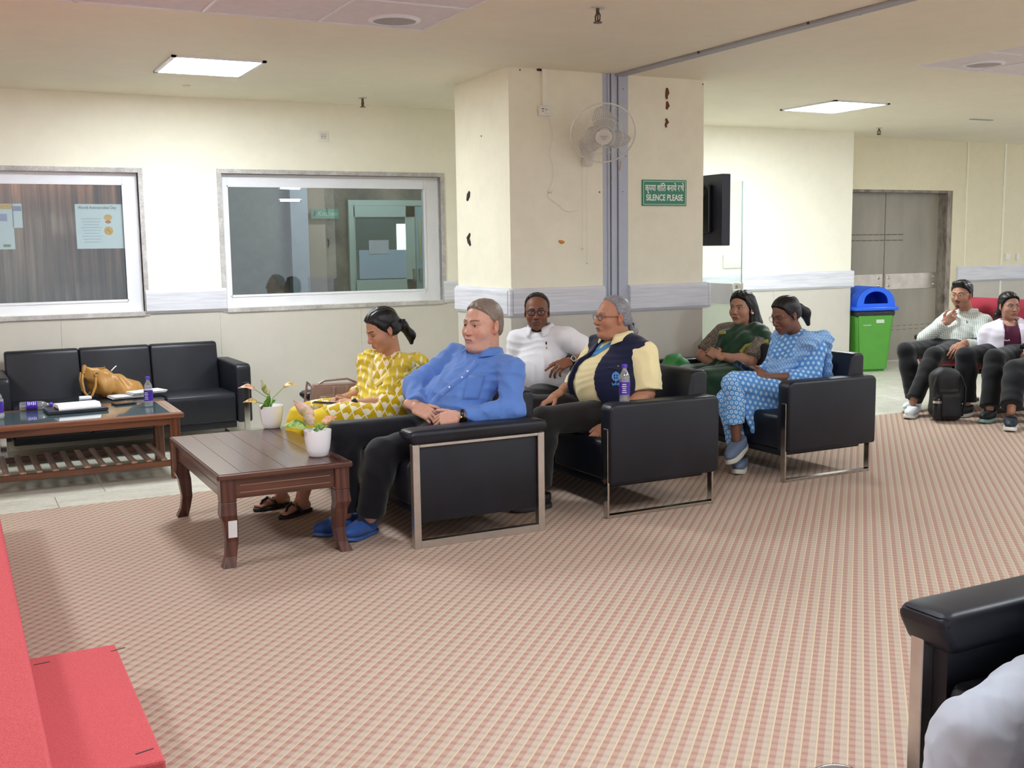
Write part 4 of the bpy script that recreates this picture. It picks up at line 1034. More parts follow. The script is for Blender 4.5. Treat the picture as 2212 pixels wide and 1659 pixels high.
# ------------------------------------------------------------------ maroon hall chairs at right
M_mar = plain('maroon_fabric', (150, 36, 54), .85, var=.08, bump=.3, bs=400)
def hallchair(loc, lab):
    t = empty('hall_chair', loc, 0, lab, 'chair', 'maroon hall chairs in a row')
    rprism([(-.26, .37), (-.27, .42), (-.24, .455), (.2, .43), (.2, .36)], -.24, .24, .025).obj('seat', M_mar, t, True)
    rprism([(.16, .40), (.2, .9), (.25, .97), (.31, .96), (.3, .4)], -.245, .245, .03, 4).obj('backrest', M_mar, t, True)
    for s in (-1, 1):
        MB().bx(-.27, .2, s*.27-.024, s*.27+.024, .58, .63, .016, 3).obj('armrest', M_blackp, t, True)
        MB().bx(.16, .21, s*.27-.018, s*.27+.018, .02, .6, .005, 1).obj('arm_post', M_blackp, t)
    MB().bx(-.05, .05, -.03, .03, .03, .38).bx(-.28, .26, -.03, .03, 0, .035, .004, 1).bx(-.05, .2, -.27, .27, .3, .36).obj('pedestal', M_blackp, t)
    return t
HC = [(8.22, 6.98, 0), (8.22, 6.39, 0), (8.22, 5.80, 0)]
hallchair(HC[0], 'maroon hall chair under the man in the checked shirt')
hallchair(HC[1], 'maroon hall chair under the woman in the white jacket')
hallchair(HC[2], 'maroon hall chair cut by the right frame edge')

# ------------------------------------------------------------------ bags
def sobj(name, sdf, m, parent=None, base=(0, 0, 0), cols=None):
    V, Q = sdf.build(); return link(name, npmesh(name, V-np.array(base, np.float32), Q), m, parent)
# tan slouchy handbag on the wall sofa
p = at(238, 845, 1, 8.6); B0 = Vector((p[0], 8.62, ZS+.003))
tb = empty('handbag', tuple(B0), 0, 'slouchy tan leather handbag lying on the wall sofa', 'handbag')
M_tan = plain('tan_leather', (172, 126, 62), .42, var=.12, vs=12, bump=.15, bs=60)
s = SDF(.006); s.add(ell((0.03, 0, .075), (.17, .1, .075)), .02).add(ell((-.05, 0, .12), (.11, .085, .09)), .05).add(ell((.12, .0, .04), (.12, .1, .04)), .05).add(rbox((-.1, -.01, .17), (.09, .07, .05), .02, Matrix.Rotation(.35, 3, 'Y').transposed()), .04)
s.sub(ell((-.12, -.0, .235), (.09, .05, .04)), .02)
s.disp(lambda X, Y, Z: .006*np.sin(42*X+18*Z+4*np.sin(14*Y+6*X))+.005*np.sin(30*Z-34*X+20*Y)+.003*np.sin(90*X+50*Y))
s.cut(lambda X, Y, Z: -Z+.001+0*X+0*Y)
sobj('bag_body', s, M_tan, tb)
for y in (-.085, .06):
    MB().tube([(-.19, y*.9, .19), (-.2, y-.02, .14), (-.19, y-.035, .06), (-.165, y-.045, .02), (-.14, y-.045, .03), (-.11, y-.035, .1), (-.1, y*.9, .17)], .009, 8).obj('handle', M_tan, tb, True)
for x, y in ((-.185, -.082), (-.1, -.085)): MB().tube([(x+.013*math.cos(a), y-.006, .185+.016*math.sin(a)) for a in [k*math.pi/6 for k in range(12)]], .003, 6, True).obj('ring', plain('brass', (190, 160, 90), .3, 1), tb, True)
MB().tube([(-.05, -.03, .2), (-.03, -.04, .235), (-.02, -.03, .21)], .004, 6).obj('zip_pull', M_tan, tb, True)
MB().tube([(.02, .02, .19), (.045, .02, .215), (.06, .03, .225)], .004, 6).obj('key_loop', M_plastic, tb, True)
p = at(186, 848, 1, 8.45); o = MB().cyl((-.05, 0, .018), (.02, 0, .018), .018, n=14).sph((.02, 0, .018), .018, 10).obj('tissue_roll', plain('tissue_white', (226, 230, 238), .7), None, True, (p[0], 8.45, ZS+.006)); tag(o, 'small white tissue roll beneath the tan handbag handles', 'tissue')
# brown structured handbag beside the yellow woman
p = at(715, 868, 2, .42); B1 = Vector((2.13, 6.52, .4255))
hb = empty('handbag', tuple(B1), R(-12), 'taupe structured handbag standing on the front sofa', 'handbag')
M_taupe = plain('taupe_leather', (146, 118, 108), .4, var=.06, bump=.1, bs=200)
mb = MB(); vs = [mb.bm.verts.new(p) for p in frust((.185, .075), (.165, .05), 0, .235)]
for f in ((0, 3, 2, 1), (0, 1, 5, 4), (1, 2, 6, 5), (2, 3, 7, 6), (3, 0, 4, 7), (4, 5, 6, 7)): mb.bm.faces.new([vs[i] for i in f])
bmesh.ops.bevel(mb.bm, geom=list(mb.bm.edges), offset=.012, segments=2, affect='EDGES'); mb.obj('bag_body', M_taupe, hb, True)
MB().box((0, -.068, .1), (.26, .012, .16), Matrix.Rotation(-.1, 3, 'X'), .006, 2).obj('front_pocket', M_taupe, hb, True)
for x in (-.03, .05): MB().box((x, -.071, .12), (.018, .012, .21), Matrix.Rotation(-.1, 3, 'X'), .003, 1).obj('strap_band', M_taupe, hb, True)
MB().box((-.1, -.077, .165), (.04, .004, .006)).obj('logo_bar', M_steel, hb)
MB().tube([(-.17, 0, .23), (-.19, -.01, .255), (-.2, -.02, .2), (-.215, -.035, .1), (-.22, -.05, .01)], .007, 8).obj('shoulder_strap', M_taupe, hb, True)
MB().tube([(-.178+.014*math.cos(k*math.pi/5), -.01, .22+.018*math.sin(k*math.pi/5)) for k in range(10)], .003, 6, True).obj('ring', M_steel, hb, True)
MB().tube([(-.12, .0, .235), (-.08, .01, .255), (.06, .01, .262), (.12, 0, .235)], .007, 8).obj('handle', M_taupe, hb, True)
# green cloth bag beside the green saree
B2 = Vector((4.78, 6.62, .41)); gb = empty('cloth_bag', tuple(B2), 0, 'bright green cloth bundle on the rear sofa beside the green saree', 'bag')
s = SDF(.008); s.add(ell((0, 0, .13), (.13, .075, .15)), .02).add(ell((.02, 0, .06), (.16, .085, .07)), .05); s.disp(lambda X, Y, Z: .007*np.sin(30*X+12*np.sin(9*Z)+22*Y)+.004*np.sin(60*Z+30*X)); s.cut(lambda X, Y, Z: -Z+.002+0*X+0*Y)
sobj('bundle', s, plain('green_cloth', (44, 132, 56), .55, var=.1, sheen=.3), gb)
# backpack on floor
p = fl2 = at(2042, 912, 2, 0); B3 = Vector((p[0]+.1, p[1]+.1, 0)); bp = empty('backpack', tuple(B3), R(-25), 'black backpack standing on the carpet between two seated people', 'backpack')
M_nylon = plain('black_nylon', (11, 11, 14), .6, var=.15, bump=.3, bs=300)
s = SDF(.008); s.add(rbox((0, 0, .22), (.125, .09, .21), .075), .02).add(rbox((0, -.09, .13), (.1, .045, .115), .04), .03).add(rbox((0, 0, .34), (.085, .07, .1), .06), .04); s.disp(lambda X, Y, Z: .004*np.sin(24*Z+8*X)+.003*np.sin(40*X+20*Z)); s.cut(lambda X, Y, Z: -Z+.002+0*X+0*Y)
sobj('pack_body', s, M_nylon, bp)
for sgn in (-1, 1): MB().tube([(sgn*.1, -.06, .38), (sgn*.135, -.085, .28), (sgn*.13, -.09, .15), (sgn*.115, -.08, .04)], .009, 8, flat=((0, 1, 0), 1.4)).obj('strap', plain('strap_grey', (24, 26, 30), .6), bp, True)
MB().tube([(-.05, 0, .42), (-.03, 0, .455), (.03, 0, .455), (.05, 0, .42)], .008, 8).obj('grab_handle', M_nylon, bp, True)
MB().lathe([(.034, 0), (.036, .01), (.036, .15), (.03, .17), (.02, .18)], (-.115, -.12, .03), 18).obj('flask', plain('flask_black', (30, 30, 34), .25, .3), bp, True)
MB().lathe([(.037, .13), (.037, .15)], (-.115, -.12, .03), 18, False).obj('flask_band', M_chrome, bp, True)
# ------------------------------------------------------------------ people kit
def nrm(v): v = np.asarray(v, float); return v/np.linalg.norm(v)
M_skin = {}
def skinmat(name='skin'):
    if name in MAT: return MAT[name]
    q = NT(name); at_ = q.n('ShaderNodeAttribute'); at_.attribute_name = 'Col'
    n = q.noise(q.coord(), 55, 3, .6)
    q.col(q.mix(q.math('MULTIPLY', q.step(n, .4, .75), .12), at_.outputs['Color'], srgb(120, 70, 52)))
    q.set(Roughness=.48, Subsurface_Weight=.06, Subsurface_Radius=(.02, .008, .004), Specular_IOR_Level=.4)
    q.bump(q.noise(q.coord(), 380, 2, .5), .08, .0006)
    MAT[name] = q.m; return q.m
def hairmat(name, c1, c2, d=(1, 1, .3)):
    q = NT(name); co = q.coord(scale=d); f = q.noise(co, 300, 3, .7)
    q.col(q.ramp(f, (.35, srgb(*c1)), (.65, srgb(*c2)))); q.set(Roughness=.38, Specular_IOR_Level=.4); q.bump(f, .4, .002); return q.m
def cloth(name, c, var=.08, rough=.8, sheen=.2): return plain(name, c, rough, var=var, vs=14, bump=.25, bs=500, bd=.001, sheen=sheen, spec=.25)

def smoothstep(x, a, b): t = np.clip((x-a)/(b-a), 0, 1); return t*t*(3-2*t)
def head_mesh(P):
    """P: skin, lip, brow, eye_open, gaze(y,z), fat, nose, beard, female; local axes x forward, y left, z up"""
    fat = P.get('fat', 0.); fem = P.get('female', False); s = SDF(.0021)
    jw = .052+fat*.9-(.004 if fem else 0)
    s.add(ell((-.014, 0, .034), (.096, .076, .083)), .02)
    s.add(ell((.026, 0, -.02), (.064, .064+fat*.4, .085)), .03)
    s.add(ell((.026, 0, -.074), (.058, jw, .040+fat*.4)), .03)
    s.add(ell((.066, 0, -.1), (.022, .024+fat*.4, .018)), .02)
    if fat > .004: s.add(ell((.03, 0, -.108), (.05, .05+fat, .026)), .03)
    for y in (-1, 1):
        s.add(ell((.054, y*.04, -.032), (.03, .026+fat*.5, .03)), .02)
        s.add(cap((.083, y*.014, .0225), (.07, y*.046, .019), .0085 if fem else .0105, .008), .014)
    s.add(cap((.084, 0, .014), (.104, 0, -.027), .0075, .0095), .012)
    ns = P.get('nose', 1.)
    s.add(ell((.1035, 0, -.032), (.0135*ns, .0125*ns, .011*ns)), .008)
    for y in (-1, 1): s.add(ell((.094, y*.0125*ns, -.035), (.0115, .0085*ns, .0085)), .006)
    for y in (-1, 1):
        s.sub(ell((.103, y*.032, .004), (.023, .021, .0135)), .012)
        s.add(ell((.0725, y*.032, .003), (.0145, .0158, .0138)), .004)
    s.add(ell((.083, 0, -.064), (.0165, .03, .017)), .012)                      # muzzle
    lw = P.get('lipw', 1.)
    s.add(cap((.091, -.016, -.0628), (.0965, 0, -.0605), .0048*lw, .0056*lw), .006).add(cap((.091, .016, -.0628), (.0965, 0, -.0605), .0048*lw, .0056*lw), .006)
    s.add(cap((.09, -.013, -.0725), (.09, .013, -.0725), .006*lw), .006).add(ell((.094, 0, -.0728), (.006, .012, .006)), .006)
    s.sub(cap((.1, -.021, -.0672), (.1, .021, -.0672), .0022), .004)
    for y in (-1, 1):                                                           # ears
        Me = np.array(Matrix.Rotation(y*.32, 3, 'Z') @ Matrix.Rotation(-.2, 3, 'Y')).T
        s.add(ell((-.014, y*(.077+fat*.3), -.004), (.0185, .0075, .031), Me), .006)
        s.sub(ell((-.006, y*(.086+fat*.3), -.002), (.0095, .006, .017), Me), .004)
        s.add(ell((-.006, y*(.076+fat*.3), -.03), (.009, .006, .009)), .005)
    nd = np.array(P.get('neck', (-.25, 0, -1.)), float); nd /= np.linalg.norm(nd)
    nr = .050 if fem else .058+fat*.5
    s.add(cap((-.022, 0, -.045), P['neck_pt'] if 'neck_pt' in P else np.array((-.022, 0, -.045))+nd*.125, nr, nr*.97), .03)
    V, Q = s.build()
    # colour
    x, y, z = V[:, 0], V[:, 1], V[:, 2]; ay = np.abs(y)
    sk = np.array(srgb(*P['skin'])[:3]); C = np.tile(sk, (len(V), 1))
    def blend(m, c): C[:] = C*(1-m[:, None])+np.array(srgb(*c)[:3])*m[:, None]
    warm = tuple(int(a) for a in np.clip(np.array(P['skin'])*(1.02, .88, .84), 0, 255))
    blend(.5*np.exp(-((ay-.045)**2+(z+.035)**2)/.0006)*(x > .03), warm)
    blend(.6*np.exp(-((z+.032)**2+y**2)/.00022)*(x > .085), warm)
    blend(.55*((np.abs(y) > .07) & (x < .02)), warm)
    dk = tuple(int(a*.72) for a in P['skin'])
    eo = P.get('eye_open', 1.); gz = P.get('gaze', (0, 0))
    fr = x > .05
    blend(.45*np.exp(-(((ay-.032)/.022)**2+((z-.004)/.013)**2)**2)*fr, dk)           # darker skin tone around each eye
    zc = .003-.003*(1-eo)
    op = .0052*eo*np.sqrt(np.clip(1-((ay-.032)/.0145)**2, 0, 1))
    ins = (np.abs(z-zc) < op) & fr
    blend(ins*1., (222, 214, 208))
    gy = .032*np.sign(y)+gz[0]*.006; dd = np.hypot(y-gy, z-zc-gz[1]*.004)
    blend(ins*(dd < .0062)*1., (44, 26, 18))
    lash = (np.abs(z-(zc+op)) < .0018*(.6+eo*.5)) & (np.abs(ay-.032) < .0155) & fr & (eo > -1)
    blend(.9*lash, (28, 18, 16))
    if eo < .5: blend(.85*((np.abs(z-zc+.001+.0015*((ay-.032)/.012)**2*-1) < .0019) & (np.abs(ay-.032) < .014) & fr), (30, 20, 18))
    bz = .0235+.004*np.sin((ay-.012)/.04*math.pi*.8); bt = .0034*P.get('brow_w', 1.)*(1-.5*smoothstep(ay, .03, .055))
    blend(.9*smoothstep(-np.abs(z-bz), -bt-.0016, -bt+.0006)*((ay > .011) & (ay < .053) & (x > .045)), P.get('brow', (40, 30, 26)))
    lz = smoothstep(-np.abs(z+.0672), -.0115*P.get('lipw', 1.), -.0085*P.get('lipw', 1.))*smoothstep(-ay, -.0245, -.02)*smoothstep(x, .076, .082)
    blend(lz*.85, P['lip'])
    blend(.8*((np.abs(z+.0672) < .0014) & (ay < .021) & (x > .08)), tuple(int(a*.45) for a in P['lip']))
    blend(.8*((np.hypot(ay-.0065, z+.0415) < .0034) & (x > .09)), tuple(int(a*.4) for a in P['skin']))
    if 'stub' in P:
        m = smoothstep(-z, .035, .06)*smoothstep(x, -.005, .02)*(1-lz)*(z > -.14)*P['stub'][1]; blend(m, P['stub'][0])
    if 'mous' in P:
        m = smoothstep(-np.abs(z+.0525+.12*np.maximum(0, ay-.012)), -.0068, -.0042)*smoothstep(-ay, -.030, -.025)*(x > .075); blend(m*P['mous'][1], P['mous'][0])
    if 'goat' in P:
        m = smoothstep(-np.hypot(ay/.022, (z+.098)/.017), -1.1, -.75)*(x > .055); blend(m*P['goat'][1], P['goat'][0])
    if P.get('bindi'): blend((np.hypot(y, z-.028) < .0026)*(x > .05)*1., (120, 16, 30))
    return V, Q, C

XF = {'short': [(-.08, -.055), (-.03, -.03), (0, .004), (.03, .03), (.05, .052), (.075, .078), (.1, .1), (.13, .12)],
      'recede': [(-.08, -.055), (-.03, -.03), (0, .004), (.03, .018), (.055, .022), (.08, .03), (.105, .05), (.13, .07)],
      'combed': [(-.08, -.055), (-.03, -.03), (0, .004), (.03, .024), (.05, .036), (.075, .066), (.1, .09), (.13, .12)],
      'woman': [(-.08, -.03), (-.03, .0), (0, .03), (.03, .048), (.055, .06), (.08, .078), (.1, .1), (.13, .12)]}
def hair_mesh(kind, thick=.009, extra=None, low=-.075, wave=.0012, part=False):
    s = SDF(.0026)
    s.add(ell((-.014, 0, .034), (.096, .076, .083)), .02)
    s.add(ell((.026, 0, -.02), (.064, .064, .085)), .03)
    s.add(ell((-.045, 0, -.02), (.058, .066, .06)), .02)
    zz, xx = np.array(XF[kind]).T
    def th(X, Y, Z):
        jag = .0012*np.sin(420*Y+130*Z)+.0012*np.sin(240*Y-310*Z+90*X)
        m = np.interp(Z, zz, xx).astype(np.float32)-X+jag
        m2 = Z-low-.35*np.maximum(0, X+.02)+jag
        r = smoothstep(np.minimum(m, m2), -.002, .022)
        ear = smoothstep(np.sqrt((X+.012)**2+(np.abs(Y)-.08)**2*.6+(Z+.004)**2*.55), .012, .03)
        top = 1+.55*smoothstep(Z, .04, .1)
        return thick*top*r*(.35+.65*ear if kind != 'woman' else .7+.3*ear)-.0075*(1-r)+r*(wave*np.sin(230*Y+60*Z+3*np.sin(40*X))+wave*.7*np.sin(150*Z+200*Y-90*X))
    s.disp(th)
    s.cut(lambda X, Y, Z: np.maximum(X-.11, low-.03-Z)+0*Y)
    for pr in (extra or []): s.add(*pr)
    if extra: s.disp(lambda X, Y, Z: wave*np.sin(330*Y+40*Z+3*np.sin(40*X)))
    if part: s.sub(cap((.1, 0, .085), (-.02, 0, .135), .005), .007)
    return s.build()

def hand_mesh(curl=(20, 25, 15), curls=None, thumb=(.55, .75, -.3), spread=1., thumbcurl=25, side=1, sc=1., vox=.0026):
    """local: x fingers, y*side thumb side, z back of hand"""
    s = SDF(vox)
    s.add(cap((-.05, 0, 0), (.008, 0, 0), .0265, .025, ((0, 0, 1), .78)), .01)
    s.add(rbox((.05, 0, 0), (.048, .040, .0135), .013), .02)
    s.add(ell((.03, side*.022, -.008), (.035, .02, .014)), .015)
    Ls = ((.043, .025, .02), (.047, .029, .021), (.044, .027, .02), (.034, .021, .018))
    ys = (.0305, .0105, -.0100, -.0290)
    for i in range(4):
        c = (curls[i] if curls else curl); p = np.array((.094-(.0 if i in (1, 2) else .006)-(.006 if i == 3 else 0), side*ys[i], 0.)); a = 0.
        dy = side*ys[i]*1.6*spread
        r = .0094 if i < 3 else .0082
        for L, ca in zip(Ls[i], c):
            a += R(ca); d = nrm((math.cos(a), dy*math.cos(a), -math.sin(a))); q2 = p+d*L
            s.add(cap(p, q2, r, r*.9), .004); p = q2; r *= .9
    p = np.array((.016, side*.026, -.006)); d = nrm((thumb[0], side*thumb[1], thumb[2])); r = .0125
    for k, L in enumerate((.042, .032, .025)):
        q2 = p+d*L; s.add(cap(p, q2, r, r*.88), .008 if k == 0 else .004); p = q2; r *= .87
        d = nrm(d+np.array((math.tan(R(thumbcurl))*.6, -side*math.tan(R(thumbcurl)), -.1)))
    V, Q = s.build(); return V*sc, Q

def frame(x, z):
    x = nrm(x); z = np.asarray(z, float); z = nrm(z-x*np.dot(x, z)); y = np.cross(z, x); return np.stack([x, y, z], 1)   # columns
def headframe(fwd, up=(0, 0, 1)):
    return frame(fwd, up)

class Person:
    def __init__(s, base, label, seed=0):
        s.base = np.array(base, float); s.t = empty('person', tuple(base), 0, label, 'person'); s.parts = []
    def rel(s, V): return np.asarray(V)-s.base
    def headset(s, C, fwd, up, sc, P):
        s.C = np.array(C, float); s.HM = headframe(fwd, up); s.hs = sc
        P['neck_pt'] = s.HM.T@(J['neck']-s.C)/sc; V, Q, cl = head_mesh(P); s.skinc = P['skin']
        s.parts.append((s.hw(V), Q, cl))
    def hw(s, V): return s.C+(np.asarray(V)*s.hs)@s.HM.T
    def hair(s, m, *a, **k):
        V, Q = hair_mesh(*a, **k); V = relax(V, Q, 2); o = link('hair', npmesh('hair', s.rel(s.hw(V)), Q), m, s.t); return o
    def skinpart(s, V, Q, c=None):
        c = np.array(srgb(*(c or s.skinc))[:3]); s.parts.append((V, Q, np.tile(c, (len(V), 1))))
    def hand(s, wr, d, back, side, c=None, sc=1., **k):
        V, Q = hand_mesh(side=side, sc=sc, **k); M = frame(d, back)
        V = np.asarray(wr)+V@M.T; s.skinpart(V, Q, c); return V, M
    def bodysdf(s, sdf): V, Q = sdf.build(); s.skinpart(V, Q)
    def finish(s):
        n = 0; Vs = []; Qs = []; Cs = []
        for V, Q, c in s.parts: Vs.append(V); Qs.append(Q+n); Cs.append(c); n += len(V)
        me = npmesh('body', s.rel(np.concatenate(Vs)), np.concatenate(Qs), True, np.concatenate(Cs))
        s.body = link('body', me, skinmat(), s.t); return s.body
    def wear(s, name, sdf, m, parent=None, it=3):
        V, Q = sdf.build(); V = relax(V, Q, it); o = link(name, npmesh(name, s.rel(V), Q), m, parent or s.t)
        s.last = (V, Q); return o
    def bvh(s, V=None, Q=None):
        from mathutils.bvhtree import BVHTree
        V, Q = (s.last if V is None else (V, Q)); return BVHTree.FromPolygons([tuple(v) for v in V], [tuple(q) for q in Q])
    def mesh(s, name, mb, m, parent=None, smooth=True):
        me = mb.mesh(name, smooth); co = np.empty(len(me.vertices)*3, np.float32); me.vertices.foreach_get('co', co)
        co = co.reshape(-1, 3)-s.base.astype(np.float32); me.vertices.foreach_set('co', co.ravel()); return link(name, me, m, parent or s.t)
def onray(bvh, px, py):
    """where the ray through photo pixel meets a garment surface"""
    d = nrm(_r2*((px-PCX)/FPX)-_u2*((py-PCY)/FPX)+_f)
    h = bvh.ray_cast(Vector(CAMP), Vector(d)); return (None, None) if h[0] is None else (np.array(h[0]), np.array(h[1]))

def axes(J):
    H = J['hip']; N = J['neck']; u = nrm(N-H); l = J['shL']-J['shR']; l = nrm(l-u*np.dot(l, u)); f = np.cross(l, u); return H, N, u, l, f
def torso(s, J, g=0., wd=1., belly=0., k=.05, bust=0.):
    H, N, u, l, f = axes(J); M = np.stack([f, l, u])
    T = np.linalg.norm(N-H)
    s.add(cap(J['shR'], J['shL'], .052+g), .03)
    s.add(ell(H+u*T*.66+f*.012, (.1*wd+g, .155*wd+g, .15+g), M), k)
    s.add(ell(H+u*T*.34+f*(.02+belly*.55), (.105*wd+g+belly*.7, .145*wd+g+belly*.5, .17+g), M), k)
    s.add(ell(H+u*.02, (.115*wd+g, .165*wd+g, .12+g), M), k)
    for sh in ('shL', 'shR'): s.add(cap(N-u*.01, N*.35+J[sh]*.65+u*.012, .042+g, .04+g), .03)
    if bust:
        for y in (-1, 1): s.add(ell(H+u*T*.62+f*.085+l*y*.07, (bust+g, .062+g, .065+g)), .03)
    return s
def arm(s, J, sd, g=0., up=(.05, .042), lo=(.04, .029), to=1., k=.025, cut=True):
    S, E, W_ = J['sh'+sd], J['el'+sd], J['wr'+sd]
    if to <= .5: s.add(cap(S, S+(E-S)*to*2, up[0]+g, up[0]+(up[1]-up[0])*to*2+g, None, cut), k)
    else:
        s.add(cap(S, E, up[0]+g, up[1]+g), k); t = (to-.5)*2
        s.add(cap(E, E+(W_-E)*t, up[1]+g*.9, lo[1]+(lo[0]-lo[1])*(1-t)+g, None, cut), k)
    return s
def leg(s, J, sd, g=0., th=(.083, .06), sh=(.056, .04), to=1., k=.03, cut=True):
    H, K, A = J['hp'+sd], J['kn'+sd], J['an'+sd]
    s.add(cap(H, K, th[0]+g, th[1]+g), k)
    s.add(cap(K, K+(A-K)*to, th[1]*.97+g, (sh[1] if to > .99 else sh[0])+g, None, cut), k)
    c = K+(A-K)*.3; b = nrm(H-K); s.add(ell(c+b*.012, (sh[0]+g,)*3), .05) if to > .4 else None
    return s
def folds(a=.004, w=1., seed=0., dr=(1., .4, 1.2)):
    def f(X, Y, Z):
        p1 = dr[0]*X*34*w+dr[1]*Y*30*w+dr[2]*Z*36*w+seed
        n = np.sin(p1+2.2*np.sin(13*w*X-17*w*Z+seed)+1.3*np.sin(21*w*Y+9*Z))
        m = np.sin(23*w*X-29*w*Y+17*w*Z+seed*2+1.6*np.sin(15*w*Z+8*w*Y))
        return (a*(1-np.abs(n))*.9+a*.7*m-a*.35)
    return f
def shirtcollar(p, J, m, parent, r=.066, h=.04, open_=28, tip=.055, back=.0, lift=.0):
    H, N, u, l, f = axes(J); u = nrm(u+np.array((0, 0, .6))); f = nrm(f-u*np.dot(f, u)); l = np.cross(u, f)
    r *= 1.17; c = N+u*(.05+lift)+f*.02; V = []; Q = []; n = 28
    for i in range(n+1):
        a = R(open_)+(2*math.pi-2*R(open_))*i/n; d = f*math.cos(a)+l*math.sin(a)*1.0
        fr = max(0, math.cos(a)); fe = fr**3
        V += [c+d*(r*.95)+u*(h*.35-.028*fr), c+d*(r*1.03)+u*(h*.5-.03*fr), c+d*(r*1.2)+u*(.0-.034*fr), c+d*(r*1.42+.006*fe)+u*(-h*.45-.03*fr-tip*fe*.55)+f*.008*fe]
    for i in range(n):
        for k in range(3): a = i*4+k; Q.append((a, a+1, a+5, a+4))
    o = link('collar', npmesh('collar', p.rel(V), Q), m, parent); md = o.modifiers.new('t', 'SOLIDIFY'); md.thickness = .003
    return o
def buttons(p, bv, pix, m, parent, r=.0055):
    for x, y in pix:
        h, n = onray(bv, x, y)
        if h is None: continue
        nv = Vector(n)
        if nv.dot(Vector(CAMP-h)) < 0: nv = -nv
        mb = MB(); mb.cyl(Vector(h)-nv*.001, Vector(h)+nv*.002, r, n=10); p.mesh('button', mb, m, parent)
def patch(p, bv, pix, m, name, parent, off=.0025):
    """thin piece lying on the garment along a pixel polyline grid: list of rows of pixels"""
    V = []; ok = True
    for row in pix:
        for x, y in row:
            h, n = onray(bv, x, y)
            if h is None: return None
            nv = n if np.dot(n, CAMP-h) > 0 else -n
            V.append(h+nv*off)
    c = len(pix[0]); Q = [(i*c+j, i*c+j+1, i*c+c+j+1, i*c+c+j) for i in range(len(pix)-1) for j in range(c-1)]
    o = link(name, npmesh(name, p.rel(V), Q), m, parent); o.modifiers.new('t', 'SOLIDIFY').thickness = .002; return o
def grid(x0, y0, x1, y1, nx, ny, sk=0.): return [[(x0+(x1-x0)*i/nx+sk*j/ny, y0+(y1-y0)*j/ny) for i in range(nx+1)] for j in range(ny+1)]
def strip(a, w, n=10):
    """ribbon of half width w px around polyline a (pixels)"""
    P_ = []
    for k in range(len(a)-1):
        for i in range(n): t = i/n; P_.append((a[k][0]*(1-t)+a[k+1][0]*t, a[k][1]*(1-t)+a[k+1][1]*t))
    P_.append(a[-1]); L = []; Rr = []
    for i, q_ in enumerate(P_):
        b0 = P_[max(0, i-1)]; b1 = P_[min(len(P_)-1, i+1)]; dx, dy = b1[0]-b0[0], b1[1]-b0[1]; m = math.hypot(dx, dy)+1e-6
        L.append((q_[0]-dy/m*w, q_[1]+dx/m*w)); Rr.append((q_[0]+dy/m*w, q_[1]-dx/m*w))
    return [L, Rr]
def shoe(p, ank, d, m_up, m_sole, up=(0, 0, 1), L=.27, sole=.028, name='shoe', extra=None, high=.0):
    """ank: point on the floor under the ankle"""
    M = frame(d, up); k = L/.27
    s = SDF(.005); s.add(ell((.075*k, 0, .038+sole*.6), (.125*k, .046, .04)), .02).add(ell((-.03*k, 0, .045+sole*.6), (.055*k, .038, .05)), .04).add(cap((-.01, 0, .05), (-.022, 0, .085+high), .042, .043), .03).add(ell((.02, 0, .06), (.06, .036, .04)), .03)
    s.cut(lambda X, Y, Z: sole*.8-Z+0*X+0*Y); s.cut(lambda X, Y, Z: Z-.088-high+0*X+0*Y)
    V, Q = s.build(); o = link(name, npmesh(name, p.rel(np.asarray(ank)+V@M.T), Q), m_up, p.t)
    s = SDF(.005); s.add(ell((.075*k, 0, .01), (.132*k, .052, .09)), .01).add(ell((-.03*k, 0, .01), (.063*k, .043, .09)), .03); s.cut(lambda X, Y, Z: np.maximum(Z-sole-.012*smoothstep(X, .12, .2), -Z+.0005+.02*smoothstep(X, .13, .24))+0*Y)
    V2, Q2 = s.build(); so = link('sole', npmesh('sole', p.rel(np.asarray(ank)+V2@M.T), Q2), m_sole, o)
    return o, M, (np.asarray(ank)+V@M.T, Q)
def glasses(p, m, r=(.026, .019), y=.033, z=.0, x=.098, half=False, t=.0016):
    o = None
    g = MB()
    for sgn in (-1, 1):
        pts = [p.hw((x-.10*max(0, abs(sgn*y+r[0]*math.cos(a))-.03)**1.2*1.2, sgn*y+r[0]*math.cos(a)*(1 if abs(math.cos(a)) < .9 else .97), z+r[1]*np.sign(math.sin(a))*abs(math.sin(a))**.8)) for a in [2*math.pi*k/22 for k in range(22)]]
        if half: pts = pts[:12]; g.tube(pts, t*p.hs, 6)
        else: g.tube(pts, t*p.hs, 6, True)
        g.tube([p.hw((x-.008, sgn*(y+r[0]), z+.006)), p.hw((.06, sgn*.077, z+.008)), p.hw((-.005, sgn*.082, z+.006)), p.hw((-.03, sgn*.08, z-.012))], t*p.hs, 6)
    g.tube([p.hw((x, -(y-r[0]), z+.004)), p.hw((x+.004, 0, z+.008)), p.hw((x, y-r[0], z+.004))], t*p.hs, 6)
    o = p.mesh('eyeglasses', g, m)
    lens = MB()
    for sgn in (-1, 1):
        vs = [lens.bm.verts.new(p.hw((x-.001-.10*max(0, abs(sgn*y+r[0]*.95*math.cos(a))-.03)**1.2*1.2, sgn*y+r[0]*.95*math.cos(a), z+r[1]*.95*np.sign(math.sin(a))*abs(math.sin(a))**.8))) for a in [2*math.pi*k/16 for k in range(16)]]
        lens.bm.faces.new(vs)
    p.mesh('lens', lens, M_lens, o)
    return o
q = NT('spectacle_lens'); tr = q.n('ShaderNodeBsdfTransparent'); gl = q.n('ShaderNodeBsdfGlossy'); gl.inputs['Roughness'].default_value = .05; mx = q.n('ShaderNodeMixShader'); mx.inputs[0].default_value = .08
